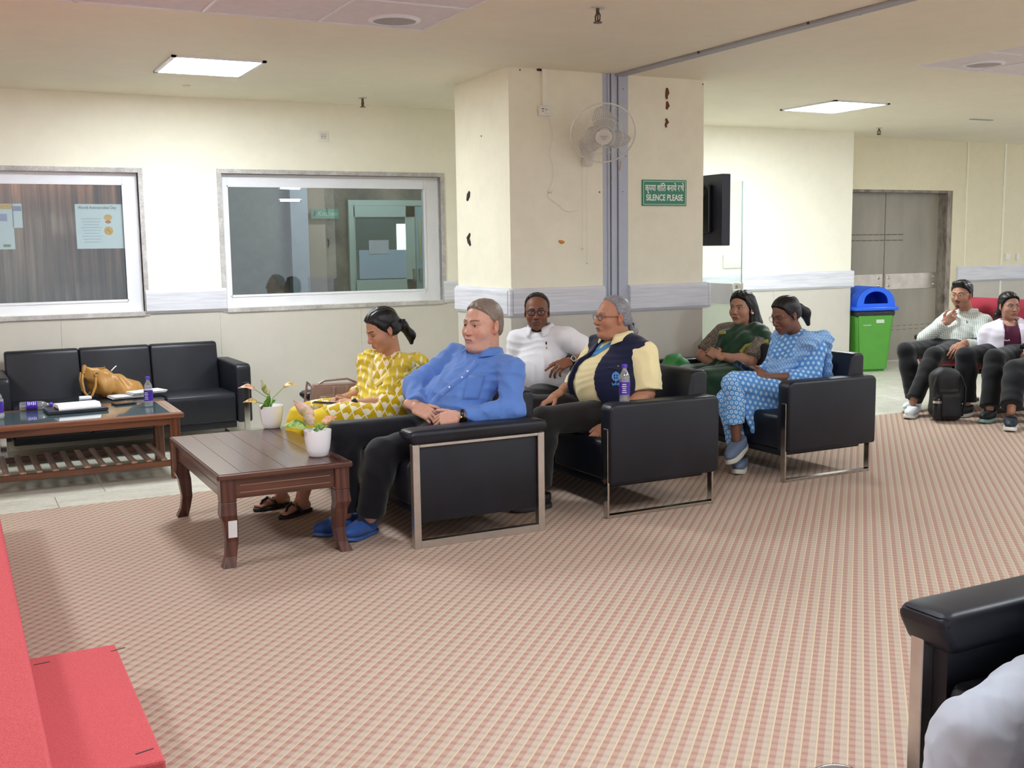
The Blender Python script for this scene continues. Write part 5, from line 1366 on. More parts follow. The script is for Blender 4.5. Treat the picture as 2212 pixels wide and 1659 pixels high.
q.t.links.new(tr.outputs[0], mx.inputs[1]); q.t.links.new(gl.outputs[0], mx.inputs[2]); q.t.links.new(mx.outputs[0], q.out.inputs[0]); M_lens = q.m
def watch(p, wr, d, face, m_strap, m_face, r=.034):
    d = nrm(d); fr = frame(d, face); ring = [np.asarray(wr)+fr@np.array((0, r*math.cos(a), r*.82*math.sin(a))) for a in [2*math.pi*k/20 for k in range(20)]]
    mb = MB(); mb.tube(ring, .0045, 6, True, flat=(tuple(d), 2.2)); o = p.mesh('wristwatch', mb, m_strap)
    c = np.asarray(wr)+fr@np.array((0, 0, r*.86)); mb = MB(); mb.cyl(c, c+fr[:, 2]*.009, .019, n=20); p.mesh('watch_case', mb, m_face, o); mb = MB(); mb.cyl(c+fr[:, 2]*.009, c+fr[:, 2]*.0098, .015, n=20); p.mesh('dial', mb, M_blackp, o)
    return o
def JJ(d):
    return {k: np.array(at(v[0], v[1], 1, v[2])) if len(v) == 3 and v[0] > 30 else np.array(v[1:] if len(v) == 4 else v, float) for k, v in d.items()}
# ------------------------------------------------------------------ fabrics
def uvnodes(q, sc):
    co = q.coord(); s3 = q.sep(co)
    u = q.math('ADD', q.math('MULTIPLY', s3[0], .8), q.math('MULTIPLY', s3[1], -.6))
    v = q.math('ADD', s3[2], q.math('ADD', q.math('MULTIPLY', s3[0], .35), q.math('MULTIPLY', s3[1], .35)))
    nz = q.n('ShaderNodeTexNoise'); q.val(co, nz.inputs['Vector']); nz.inputs['Scale'].default_value = 7; s4 = q.sep(nz.outputs['Color'])
    u = q.math('ADD', q.math('MULTIPLY', u, 1/sc), q.math('MULTIPLY', s4[0], .6)); v = q.math('ADD', q.math('MULTIPLY', v, 1/sc), q.math('MULTIPLY', s4[1], .6))
    return q.math('ADD', u, 50.), q.math('ADD', v, 50.), co
def cell(q, u, v, stag=True):
    if stag: u = q.math('ADD', u, q.math('MULTIPLY', q.math('FLOOR', v), .5))
    return q.math('SUBTRACT', q.math('FRACT', u), .5), q.math('SUBTRACT', q.math('FRACT', v), .5)
def blockprint(name, base, motif, sc, rx=.27, ry=.36, lattice=False, ring=False, var=(.9, 1.08)):
    q = NT(name); u, v, co = uvnodes(q, sc); a, b = cell(q, u, v)
    d = q.math('SQRT', q.math('ADD', q.math('POWER', q.math('ABSOLUTE', q.math('DIVIDE', a, rx)), 2.), q.math('POWER', q.math('ABSOLUTE', q.math('DIVIDE', b, ry)), 2.)))
    nz = q.noise(co, 160, 3, .7); d = q.math('ADD', d, q.math('MULTIPLY', q.math('SUBTRACT', nz, .5), .7))
    m = q.math('LESS_THAN', d, 1.)
    if ring: m = q.math('MULTIPLY', m, q.math('GREATER_THAN', d, .5))
    if lattice:
        for sg in (1, -1):
            w_ = q.math('ABSOLUTE', q.math('SUBTRACT', q.math('FRACT', q.math('ADD', q.math('MULTIPLY', u, 1.), q.math('MULTIPLY', v, sg*.5))), .5)); m = q.math('MAXIMUM', m, q.math('LESS_THAN', w_, .05))
    c0 = srgb(*base); n2 = q.noise(co, 12, 3)
    bs = q.ramp(n2, (.3, tuple(x*var[0] for x in c0[:3])+(1,)), (.7, tuple(min(1, x*var[1]) for x in c0[:3])+(1,)))
    q.col(q.mix(q.math('MULTIPLY', m, .92), bs, srgb(*motif))); q.set(Roughness=.85, Specular_IOR_Level=.2, Sheen_Weight=.2); q.bump(q.noise(co, 600, 2), .2, .001); MAT[name] = q.m
    return q.m
M_yk = blockprint('kurta_yellow_print', (206, 174, 10), (246, 240, 214), .062, .26, .34, True)
M_yp = cloth('leggings_yellow', (226, 196, 44)); 
M_yd = blockprint('dupatta_yellow_print', (226, 200, 66), (248, 242, 212), .06, .1, .5, False)
M_fk = blockprint('kurta_blue_leaf', (92, 154, 222), (196, 220, 244), .034, .27, .33)
M_fp = blockprint('trousers_blue_ring', (98, 164, 228), (232, 240, 250), .03, .34, .34, False, True)
M_fd = blockprint('dupatta_blue', (128, 176, 232), (176, 208, 244), .018, .25, .4)
q = NT('blouse_paisley'); co = q.coord(); n1 = q.noise(co, 70, 2, .5); k_ = q.math('ABSOLUTE', q.math('SUBTRACT', q.math('FRACT', q.math('MULTIPLY', n1, 7.)), .5))
q.col(q.ramp(k_, (.1, srgb(34, 30, 28)), (.25, srgb(96, 84, 72)), (.42, srgb(168, 156, 138)))); q.set(Roughness=.8); M_blouse = q.m
q = NT('shirt_gingham'); u, v, co = uvnodes(q, .016); a = q.math('GREATER_THAN', q.math('FRACT', u), .55); b = q.math('GREATER_THAN', q.math('FRACT', v), .55)
c_ = q.mix(q.math('MULTIPLY', q.math('ADD', a, b), .42), srgb(232, 236, 230), srgb(126, 142, 134)); q.col(c_); q.set(Roughness=.85); M_ging = q.m
M_gsari = cloth('saree_green', (18, 58, 32), .12, .6, .4); M_gold = plain('saree_gold_border', (150, 140, 54), .5, var=.2, vs=60)
M_bshirt = cloth('shirt_blue', (92, 130, 200), .05); M_bsd = cloth('shirt_blue_collar', (88, 126, 197), .04)
M_navy = cloth('trousers_black', (15, 16, 24), .12); M_wshirt = cloth('shirt_white', (240, 240, 246), .02); M_ysh = cloth('shirt_pale_yellow', (244, 230, 178), .03)
M_vest = cloth('vest_navy', (18, 24, 56), .1); M_brt = cloth('trousers_dark_brown', (26, 22, 22), .12); M_wj = cloth('jacket_white', (228, 222, 236), .03); M_tee = cloth('tee_maroon', (84, 26, 54), .1)
M_grey = cloth('trousers_light_grey', (170, 176, 188), .04, .6)
M_bshoe = cloth('shoe_blue', (48, 88, 160), .25, .5); M_wsole = plain('sole_white', (226, 226, 222), .5); M_dsole = plain('sole_dark', (44, 42, 44), .6); M_bsole = plain('sole_blue', (58, 92, 150), .6)
M_blacklr = plain('sandal_black', (18, 15, 17), .5); M_lan = plain('lanyard_blue', (70, 150, 214), .5); M_gr = plain('shoe_grey_blue', (104, 120, 146), .75, bump=.3, bs=300)
M_pearl = plain('button_white', (236, 236, 240), .3, var=0); M_gold2 = plain('gold', (206, 164, 84), .25, 1., var=0)
M_hblack = hairmat('hair_black', (7, 6, 7), (24, 20, 21)); M_hgrey = hairmat('hair_grey_brown', (92, 76, 66), (156, 140, 128)); M_hsilver = hairmat('hair_silver', (84, 84, 90), (170, 170, 176), (.25, 1., .8))
M_phone = plain('phone_black', (18, 18, 24), .15, var=0); M_screen = plain('phone_screen', (24, 28, 40), .05, var=0)
def phone(c, x, n, lab):
    """long axis x, screen normal n"""
    fr = Matrix(frame(x, n).tolist()); o = empty('phone', tuple(c), 0, lab, 'phone'); o.rotation_euler = fr.to_euler()
    MB().box((0, 0, 0), (.15, .072, .008), None, .003, 2).obj('case', M_phone, o, True); MB().box((0, 0, .0042), (.142, .066, .0008)).obj('screen', M_screen, o); MB().box((-.055, .02, -.0046), (.02, .02, .002), None, .0005, 1).obj('camera_bump', M_dsole, o)
    return o
def std_body(p, J, legs=True, wd=1., belly=0., arms=True, g=-.008, foot=True):
    s = SDF(.009); torso(s, J, g, wd, belly)
    if arms:
        for sd in 'LR': arm(s, J, sd, 0., lo=(.038, .027), cut=False)
    if legs:
        for sd in 'LR': leg(s, J, sd, g, cut=False)
    p.bodysdf(s)
def forearm(p, J, sd, r=(.040, .027)):
    s = SDF(.005); E, W_ = J['el'+sd], J['wr'+sd]; s.add(cap(E, W_, r[0], r[1]), .02).add(ell(E+(W_-E)*.28, (r[0]*1.08,)*3), .04); p.bodysdf(s)

# ================================================================== A: man in blue shirt (front sofa)
J = JJ(dict(shL=(1106, 800, 5.14), shR=(982, 772, 5.53), neck=(1050, 772, 5.34), elL=(1108, 886, 5.07), wrL=(994, 900, 5.11), elR=(893, 838, 5.52), wrR=(898, 880, 5.30), hip=(0, 2.36, 5.34, .525), hpL=(0, 2.32, 5.23, .5), hpR=(0, 2.3, 5.44, .5), knL=(822, 978, 5.22), knR=(738, 936, 5.42), anL=(0, 1.885, 5.30, .10), anR=(0, 1.80, 5.44, .10)))
A = Person((2.3, 5.33, 0), 'seated man in a blue shirt with clasped hands and wristwatch')
A.headset(np.array(at(1042, 702, 1, 5.33)), (-.93, -.33, .0), (.06, .0, 1), 1.13, dict(skin=(208, 160, 140), lip=(178, 112, 100), brow=(96, 72, 60), fat=.014, nose=1.22, eye_open=.7, lipw=.7, gaze=(.2, 0), neck=(-.2, 0, -1.), stub=((196, 160, 148), .3)))
A.hair(M_hgrey, 'combed', .007, None, -.062)
std_body(A, J, belly=.035, wd=1.05)
Ls = nrm(at(938, 908, 1, 5.17)-J['wrL']); 
A.hand(J['wrL']+Ls*.01, Ls, (.1, -.75, .65), -1, curls=[(35, 50, 25), (40, 52, 28), (45, 54, 28), (48, 50, 26)], thumb=(.8, .45, .1), thumbcurl=8, sc=1.0)
Rs = nrm(at(945, 904, 1, 5.19)-J['wrR']); A.hand(J['wrR'], Rs, (-.55, -.3, .78), 1, curls=[(30, 45, 30), (34, 48, 30), (38, 50, 30), (40, 50, 30)], thumb=(.8, .5, -.05), thumbcurl=6, sc=1.0)
A.finish()
s = SDF(.005); torso(s, J, .014, 1.06, .048); arm(s, J, 'L', .02, to=.97, up=(.056, .046)); arm(s, J, 'R', .02, to=.93, up=(.056, .046)); H_, N_, u_, l_, f_ = axes(J)
s.disp(folds(.008, .8, .4, (1., -.4, 1.1))); s.disp(folds(.003, 1.9, 2.4, (.6, .9, -1.))); s.sub(ell(N_+u_*.075+f_*.035, (.07, .07, .085)), .01)
sh = A.wear('shirt', s, M_bshirt); bv = A.bvh()
shirtcollar(A, J, M_bsd, sh, .071, .045, 30, .06)
patch(A, bv, strip([(1030, 782), (1006, 808), (975, 833), (946, 857), (928, 880)], 6, 5), M_bsd, 'placket', sh, .003)
buttons(A, bv, ((1022, 789), (998, 815), (971, 836), (943, 859), (1010, 802)), M_pearl, sh)
patch(A, bv, grid(1012, 812, 1048, 862, 5, 6, -14), M_bsd, 'breast_pocket', sh)
s = SDF(.007); leg(s, J, 'L', .016, to=.95, sh=(.06, .05)); leg(s, J, 'R', .016, to=.95, sh=(.06, .05)); s.add(ell(J['hip']-np.array((.02, 0, .02)), (.16, .185, .11)), .06); s.disp(folds(.004, .6, 1.7)); s.cut(lambda X, Y, Z: Z-.60+0*X+0*Y)
A.wear('trousers', s, M_navy)
for (a, d) in (((1.875, 5.345, 0), (-.80, -.6, 0)), ((1.80, 5.47, 0), (-.96, -.28, 0))):
    o, M_, _ = shoe(A, a, d, M_bshoe, M_bsole, sole=.018); mb = MB()
    for k in range(4): mb.tube([np.array(a)+M_@np.array((.03+.022*k, y_, .088-.009*k-abs(y_)*.35)) for y_ in (-.025, 0, .025)], .003, 5)
    A.mesh('laces', mb, M_lan, o)
watch(A, J['wrL']+Ls*-.015, Ls, (.2, -.9, -.2), M_blackp, M_gold2, .036)

# ================================================================== B: woman in yellow (front sofa)
J = JJ(dict(shL=(884, 800, 5.93), shR=(808, 787, 6.22), neck=(850, 773, 6.08), elL=(868, 866, 5.88), wrL=(768, 873, 5.96), elR=(790, 848, 6.33), wrR=(740, 862, 6.13), hip=(0, 2.36, 6.06, .53), hpL=(0, 2.3, 5.96, .51), hpR=(0, 2.3, 6.16, .51), knL=(694, 912, 5.93), knR=(652, 902, 6.16), anL=(652, 1078, 5.98), anR=(606, 1066, 6.2)))
B = Person((2.25, 6.06, 0), 'seated woman in a yellow printed kurta and dupatta looking at a phone')
B.headset(np.array(at(826, 712, 1, 6.06)), (-.93, -.04, -.42), (-.35, 0, .9), 1.0, dict(skin=(196, 146, 118), lip=(176, 92, 84), brow=(44, 30, 26), female=True, eye_open=.15, neck=(-.5, 0, -.85), bindi=True, nose=.92))
hx = [(cap((-.09, 0, .0), (-.125, 0, -.035), .035, .03), .02), (cap((-.125, 0, -.035), (-.155, -.01, -.12), .028, .026), .02), (cap((-.15, -.01, -.11), (-.14, -.02, -.16), .026, .012), .02)]
hr = B.hair(M_hblack, 'woman', .011, hx, -.06, .001, True)
mb = MB(); mb.tube([B.hw((-.118+.0*a, .036*math.cos(a), -.028+.036*math.sin(a))) for a in [k*math.pi/6 for k in range(12)]], .006, 6, True); mb.box(B.hw((-.12, .05, -.0)), (.03, .015, .02)); B.mesh('hair_tie', mb, M_blackp, hr)
mb = MB(); mb.tube([B.hw((-.01, .088+.0*a, -.044+.008*math.sin(a))) if False else B.hw((-.008+.008*math.cos(a), .086, -.046+.009*math.sin(a))) for a in [k*math.pi/5 for k in range(10)]], .0018, 5, True); B.mesh('earring', mb, M_gold2)
std_body(B, J, wd=.92)
forearm(B, J, 'L', (.042, .026)); forearm(B, J, 'R', (.038, .025))
d = nrm(at(716, 872, 1, 6.01)-J['wrL']); B.hand(J['wrL']+d*.01, d, (.1, -.55, .8), -1, curls=[(30, 40, 20), (36, 45, 22), (42, 48, 24), (46, 50, 24)], thumb=(.85, .35, .2), thumbcurl=6, sc=.92)
d2 = nrm(at(708, 866, 1, 6.07)-J['wrR']); B.hand(J['wrR'], d2, (-.3, .3, .85), 1, curls=[(35, 45, 25), (40, 48, 25), (44, 48, 25), (46, 48, 25)], thumb=(.8, .4, .2), thumbcurl=8, sc=.9)
s = SDF(.005)
for sd, dr in (('L', (-.85, -.5, 0)), ('R', (-.95, -.3, 0))):
    an = J['an'+sd]; dr = nrm(dr); s.add(cap(J['kn'+sd]*.35+an*.65, an, .048, .036), .02)
    s.add(cap(an-np.array((0, 0, .02)), an*(1, 1, 0)+dr*.12+np.array((0, 0, .035)), .034, .022), .02).add(cap(an*(1, 1, 0)+np.array((0, 0, .04)), an*(1, 1, 0)-dr*.03+np.array((0, 0, .04)), .03), .02)
    lat = np.array((-dr[1], dr[0], 0))
    for k in range(5): s.add(cap(an*(1, 1, 0)+dr*.12+lat*(.022-.012*k)+np.array((0, 0, .032)), an*(1, 1, 0)+dr*(.165-.006*abs(k-1 if sd == 'L' else k-3))+lat*(.028-.014*k)+np.array((0, 0, .028)), .009, .008), .006)
B.bodysdf(s)
B.finish()
for sd, dr in (('L', (-.85, -.5, 0)), ('R', (-.95, -.3, 0))):
    an = J['an'+sd]; dr = nrm(dr); lat = np.array((-dr[1], dr[0], 0)); b0 = an*(1, 1, 0); M_ = frame(dr, (0, 0, 1))
    s = SDF(.005); s.add(ell((.085, 0, .01), (.1, .047, .05)), .01).add(ell((-.02, 0, .01), (.055, .036, .05)), .03); s.cut(lambda X, Y, Z: np.maximum(Z-.02, -Z+.0005)+0*X+0*Y); V, Q = s.build()
    o = link('sandal', npmesh('sandal', B.rel(b0+V@M_.T), Q), M_blacklr, B.t)
    mb = MB(); mb.tube([b0+M_@np.array(q_) for q_ in ((.05, .046, .015), (.07, .034, .055), (.085, 0, .068), (.09, -.034, .05), (.08, -.046, .015))], .011, 8, flat=((0, 0, 1), .5)); B.mesh('strap', mb, M_blacklr, o)
    mb = MB(); mb.tube([b0+M_@np.array(q_) for q_ in ((.15, .01, .018), (.125, .008, .06), (.09, 0, .072))], .008, 8); B.mesh('toe_strap', mb, M_blacklr, o)
    mb = MB(); mb.tube([b0+M_@np.array((.075+.012*math.cos(a), .03+.004*math.cos(a), .062+.012*math.sin(a))) for a in [k*math.pi/4 for k in range(8)]], .0025, 5, True); B.mesh('buckle', mb, M_gold2, o)
s = SDF(.006); torso(s, J, .01, .88, .01, bust=.045); arm(s, J, 'L', .02, to=.72); arm(s, J, 'R', .018, to=.72); H_, N_, u_, l_, f_ = axes(J)
for sd in 'LR': s.add(cap(J['hp'+sd], J['kn'+sd]+np.array((.05, 0, .012)), .115, .085), .06)
s.add(cap(J['hpL']*.4+J['knL']*.6, J['hpR']*.4+J['knR']*.6, .075), .06); s.disp(folds(.005, 1., 2.6)); s.sub(ell(N_+u_*.09+f_*.045, (.06, .065, .09)), .01)
kt = B.wear('kurta', s, M_yk); bv = B.bvh()
s = SDF(.007)
for sd, to in (('L', .72), ('R', .72)):
    s.add(cap(J['hp'+sd]*.3+J['kn'+sd]*.7, J['kn'+sd], .085, .076), .03).add(cap(J['kn'+sd], J['kn'+sd]+(J['an'+sd]-J['kn'+sd])*to, .076, .066, None, True), .03)
s.disp(folds(.004, .9, 3.)); B.wear('leggings', s, M_yp)
s = SDF(.006); S1_, S2_ = J['shR']+np.array((-.02, 0, .04)), J['shL']+np.array((.0, 0, .042)); mid_ = N_-u_*.23+f_*.17
fl_ax = nrm(f_*.9+u_*.2)
s.add(cap(S1_, mid_+l_*-.05, .054, .056, (fl_ax, .75)), .03).add(cap(mid_+l_*-.05, mid_+l_*.06, .056, .056, (fl_ax, .8)), .03).add(cap(mid_+l_*.06, S2_+f_*.05, .056, .062, (fl_ax, .75)), .04).add(cap(S2_+f_*.045, S2_-f_*.07, .055, .055, ((0, 0, 1), .5)), .04).add(cap(S2_-f_*.07, J['hip']-f_*.12+u_*.12+l_*.12, .055, .05, (f_, .5)), .04)
s.add(cap(S1_, S1_-f_*.07, .05, .05, ((0, 0, 1), .5)), .03).add(cap(S1_-u_*.03+f_*.06, J['hip']+u_*.12+f_*.17-l_*.10, .055, .05, (f_, .5)), .04).add(cap(S2_-f_*.06, S1_-f_*.08-u_*.02, .045), .04)
s.disp(lambda X, Y, Z: .011*(1-np.abs(np.sin(52*Z+34*X+20*Y+2*np.sin(14*Y))))-.004); du = B.wear('dupatta', s, M_yd)
bvd = B.bvh()
M_ybd = cloth('dupatta_border', (240, 226, 140), .1)
for pl_ in ([(893, 778), (872, 782), (852, 797), (832, 815), (812, 832)], [(884, 800), (866, 815), (848, 832), (826, 846)], [(806, 775), (803, 795), (800, 815), (797, 835)]):
    patch(B, bvd, strip(pl_, 4.5, 5), M_ybd, 'dupatta_border', du, .004) or patch(B, bv, strip(pl_, 4.5, 5), M_ybd, 'dupatta_border', du, .008)
patch(B, bv, strip([(858, 735), (846, 752), (830, 772), (818, 795)], 3.2, 5), M_lan, 'lanyard', kt, .006)
watch(B, J['wrL']+(J['wrL']-J['elL'])*.02, d, (.1, -.9, .4), M_blackp, M_blackp, .032)
phone(np.array(at(704, 871, 1, 6.02)), (-.9, .1, .12), (.25, .2, .95), 'black phone held by the woman in yellow')

# ================================================================== C: man in navy vest (middle sofa)
J = JJ(dict(shL=(1392, 765, 5.26), shR=(1293, 750, 5.64), neck=(1340, 738, 5.45), elL=(1398, 850, 5.215), wrL=(1318, 915, 5.20), elR=(1235, 838, 5.74), wrR=(1196, 858, 5.56), hip=(0, 3.47, 5.45, .535), hpL=(0, 3.42, 5.34, .51), hpR=(0, 3.42, 5.55, .51), knL=(1172, 908, 5.36), knR=(1140, 880, 5.62), anL=(0, 2.93, 5.38, .12), anR=(0, 2.95, 5.62, .12)))
Cc = Person((3.4, 5.45, 0), 'seated man with grey ponytail in navy vest over yellow shirt')
Cc.headset(np.array(at(1322, 685, 1, 5.45)), (-.98, .06, .02), (0, 0, 1), 1.0, dict(skin=(186, 132, 104), lip=(150, 88, 74), brow=(120, 110, 106), fat=.008, nose=1.25, eye_open=.8, mous=((150, 140, 138), .85), neck=(-.3, 0, -1.)))
hx = [(cap((-.1, 0, .0), (-.128, 0, -.035), .03, .022), .02), (cap((-.13, 0, -.045), (-.15, 0, -.09), .026, .024), .015), (cap((-.15, 0, -.09), (-.145, 0, -.125), .024, .012), .015)]
hr = Cc.hair(M_hsilver, 'recede', .009, hx, -.06, .0002)
mb = MB(); mb.tube([Cc.hw((-.13+.01*math.sin(a), .024*math.cos(a), -.042+.02*math.sin(a))) for a in [k*math.pi/5 for k in range(10)]], .007, 6, True); Cc.mesh('hair_tie', mb, M_blackp, hr)
glasses(Cc, plain('rim_brown', (70, 48, 40), .35), (.024, .017), half=False)
std_body(Cc, J, belly=.08, wd=1.05)
forearm(Cc, J, 'L', (.045, .029)); d = nrm(np.array((-.85, -.05, -.5))); Cc.hand(J['wrL'], d, (-.35, -.3, .85), -1, curl=(12, 18, 12), thumb=(.7, .6, -.1), thumbcurl=10)
forearm(Cc, J, 'R'); Cc.hand(J['wrR'], (-.8, -.1, -.3), (-.2, .2, .9), 1, curl=(25, 30, 20))
Cc.finish()
s = SDF(.006); torso(s, J, .012, 1.06, .09); arm(s, J, 'L', .028, to=.46, up=(.055, .06)); arm(s, J, 'R', .02, to=.5); H_, N_, u_, l_, f_ = axes(J); s.disp(folds(.005, 1., 5.)); s.sub(ell(N_+u_*.08+f_*.04, (.068, .068, .085)), .01)
sh = Cc.wear('shirt', s, M_ysh); bv = Cc.bvh(); shirtcollar(Cc, J, M_ysh, sh, .068, .042, 26, .06)
buttons(Cc, bv, ((1252, 790), (1240, 815), (1234, 838)), M_ysh, sh, .005)
patch(Cc, bv, strip([(1345, 724), (1322, 742), (1298, 757), (1280, 769), (1290, 752), (1300, 738)], 3.4, 5), M_lan, 'lanyard', sh, .005)
s = SDF(.006); torso(s, J, .032, 1.06, .10); s.add(cap(J['hip']+u_*.05+l_*.14, J['hip']-u_*.05+l_*.165+f_*.06, .06, .055), .05).disp(folds(.004, .9, 7.))
h0 = H_+f_*0
def vcut(X, Y, Z):
    x, y, z = X-h0[0], Y-h0[1], Z-h0[2]
    ff = x*f_[0]+y*f_[1]+z*f_[2]; ll = x*l_[0]+y*l_[1]+z*l_[2]; uu = x*u_[0]+y*u_[1]+z*u_[2]
    half = .035+.11*np.clip(1-uu/.45, 0, 1)
    return np.minimum(ff-.03, half-np.abs(ll+.015))
s.cut(vcut)
for sd in 'LR': s.sub(cap(J['sh'+sd]+l_*(.03 if sd == 'L' else -.03)-u_*.02, J['sh'+sd]+l_*(.2 if sd == 'L' else -.2)-u_*.06, .085), .01)
s.sub(ell(N_+u_*.085+f_*.05, (.075, .075, .1)), .01)
vs_ = Cc.wear('vest', s, M_vest, None, 12); bv = Cc.bvh()
patch(Cc, bv, strip([(1313, 795), (1345, 800)], 1.2, 6), cloth('vest_seam', (14, 18, 40)), 'pocket_seam', vs_, .004)
buttons(Cc, bv, ((1335, 791),), M_steel, vs_, .005)
M_emb = plain('emblem_light_blue', (96, 156, 222), .6)
for k in range(2):
    ring_ = [(1330+(7.5 if k == 0 else 5)*math.cos(a), 814+(8.5 if k == 0 else 5.5)*math.sin(a)) for a in [2*math.pi*i/14 for i in range(15)]]
    patch(Cc, bv, strip(ring_, 1.1 if k == 0 else .6, 1), M_emb, 'emblem_ring', vs_, .004)
patch(Cc, bv, strip([(1330, 803), (1330, 826)], .9, 4), M_emb, 'emblem_staff', vs_, .005); patch(Cc, bv, strip([(1324, 814), (1336, 814)], .6, 4), M_emb, 'emblem_line', vs_, .005)
for st_ in ([(1322, 827), (1324, 833), (1325.5, 829), (1327, 833), (1328.5, 827)], [(1330, 827), (1330, 833)], [(1330, 830), (1333.5, 830)], [(1333.5, 827), (1333.5, 833)], [(1336, 827), (1339, 827), (1339, 833), (1336, 833), (1336, 827)]):
    patch(Cc, bv, strip(st_, .65, 2), M_emb, 'emblem_letter', vs_, .004)
s = SDF(.007); leg(s, J, 'L', .018, to=.95, sh=(.062, .054)); leg(s, J, 'R', .018, to=.95, sh=(.062, .054)); s.add(ell(J['hip']-np.array((.04, 0, .02)), (.17, .19, .115)), .06); s.disp(folds(.004, .6, 4.)); s.cut(lambda X, Y, Z: Z-.63+0*X+0*Y); Cc.wear('trousers', s, M_brt)
for a, d in (((2.93, 5.38, 0), (-1, -.1, 0)), ((2.95, 5.62, 0), (-1, 0, 0))): shoe(Cc, a, d, M_blacklr, M_dsole, L=.26)

# ================================================================== D: man in white shirt (middle sofa)
J = JJ(dict(shR=(1120, 734, 6.42), shL=(1226, 731, 6.16), neck=(1170, 720, 6.33), elL=(1288, 768, 6.05), wrL=(1232, 779, 5.93), elR=(1108, 815, 6.44), wrR=(1135, 845, 6.25), hip=(0, 3.5, 6.3, .53), hpL=(0, 3.44, 6.2, .51), hpR=(0, 3.44, 6.42, .51), knL=(1122, 868, 6.02), knR=(1090, 872, 6.3), anL=(0, 2.98, 6.0, .12), anR=(0, 2.98, 6.3, .12)))
D_ = Person((3.45, 6.3, 0), 'seated man in a white shirt and dark glasses facing the camera')
D_.headset(np.array(at(1160, 673, 1, 6.3)), (-.52, -.85, -.02), (0, 0, 1), .985, dict(skin=(132, 86, 64), lip=(110, 66, 58), brow=(26, 20, 18), fat=.004, nose=1.15, eye_open=.9, mous=((60, 42, 36), .45), stub=((92, 62, 50), .35), neck=(-.2, 0, -1.)))
D_.hair(M_hblack, 'recede', .008, None, -.055)
glasses(D_, plain('rim_dark', (28, 26, 40), .3), (.026, .017), t=.0024)
std_body(D_, J, belly=.03)
forearm(D_, J, 'L', (.042, .029)); d = nrm(at(1198, 796, 1, 5.9)-J['wrL']); D_.hand(J['wrL']+d*.01, d, (-.3, -.55, .75), -1, curls=[(5, 12, 8), (28, 40, 25), (38, 48, 28), (44, 50, 28)], thumb=(.8, .5, -.2), thumbcurl=8)
forearm(D_, J, 'R'); D_.hand(J['wrR'], (-.7, -.5, -.3), (-.2, -.3, .9), 1, curl=(25, 30, 20)); D_.finish()
s = SDF(.006); torso(s, J, .014, 1.05, .04); arm(s, J, 'L', .026, to=.62, up=(.054, .05)); arm(s, J, 'R', .022, to=.6); H_, N_, u_, l_, f_ = axes(J); s.disp(folds(.005, .9, 9.)); s.sub(ell(N_+u_*.08+f_*.04, (.066, .066, .085)), .01)
sh = D_.wear('shirt', s, M_wshirt); bv = D_.bvh(); shirtcollar(D_, J, M_wshirt, sh, .066, .042, 24, .06); buttons(D_, bv, ((1160, 735), (1157, 760), (1155, 790)), M_pearl, sh, .005)
patch(D_, bv, strip([(1180, 738), (1180, 745)], 1.5, 3), M_blackp, 'pen_clip', sh, .006); patch(D_, bv, strip([(1180, 748), (1181, 754)], 1.3, 3), M_steel, 'badge', sh, .006)
watch(D_, J['wrL'], d, (-.2, -.9, .3), M_blackp, M_steel, .036)
s = SDF(.008); leg(s, J, 'L', .018, to=.95, sh=(.062, .054)); leg(s, J, 'R', .018, to=.95, sh=(.062, .054)); s.add(ell(J['hip']-np.array((.03, 0, .02)), (.16, .19, .115)), .06); s.disp(folds(.004, .6, 2.)); s.cut(lambda X, Y, Z: Z-.64+0*X+0*Y); D_.wear('trousers', s, cloth('trousers_charcoal', (34, 32, 36), .1))
for a in ((2.98, 6.0, 0), (2.98, 6.3, 0)): shoe(D_, a, (-1, 0, 0), M_blacklr, M_dsole)

# ================================================================== E: woman in green saree (rear sofa)
J = JJ(dict(shL=(1648, 732, 6.27), shR=(1562, 718, 6.58), neck=(1612, 706, 6.44), elL=(1622, 782, 6.22), wrL=(1550, 768, 6.36), elR=(1516, 768, 6.62), wrR=(1576, 797, 6.34), hip=(0, 5.14, 6.42, .52), hpL=(0, 5.08, 6.32, .5), hpR=(0, 5.08, 6.52, .5), knL=(0, 4.66, 6.30, .5), knR=(0, 4.66, 6.52, .5), anL=(0, 4.55, 6.3, .1), anR=(0, 4.55, 6.5, .1)))
Ew = Person((5.1, 6.42, 0), 'seated woman in a green saree with folded arms')
Ew.headset(np.array(at(1602, 665, 1, 6.44)), (-.95, -.36, -.03), (0, 0, 1), 1.0, dict(skin=(186, 138, 114), lip=(150, 74, 72), brow=(36, 26, 24), female=True, eye_open=1., gaze=(-.5, 0), bindi=True, neck=(-.3, 0, -1.), fat=.003))
hx = [(cap((-.06, .03, .0), (-.075, .06, -.12), .066, .06), .03), (cap((-.075, .06, -.12), (-.04, .09, -.21), .06, .042), .03), (cap((-.06, .0, -.06), (-.08, -.05, -.15), .05, .04), .03), (cap((-.04, .09, -.21), (.03, .10, -.27), .042, .015), .02)]
Ew.hair(M_hblack, 'woman', .012, hx, -.07, .0016, True)
mb = MB(); mb.sph(Ew.hw((-.006, .088, -.038)), .009, 8); Ew.mesh('earring', mb, M_pearl)
std_body(Ew, J, wd=.95, g=-.006); forearm(Ew, J, 'L', (.045, .028)); forearm(Ew, J, 'R', (.045, .028))
Ew.hand(J['wrL'], nrm(at(1532, 758, 1, 6.45)-J['wrL']), (-.6, -.5, .5), -1, curl=(20, 30, 20), sc=.92); Ew.hand(J['wrR'], nrm(J['elL']-J['wrR']+np.array((-.06, 0, -.02))), (-.6, -.5, .4), 1, curl=(20, 30, 20), sc=.92); Ew.finish()
H_, N_, u_, l_, f_ = axes(J)
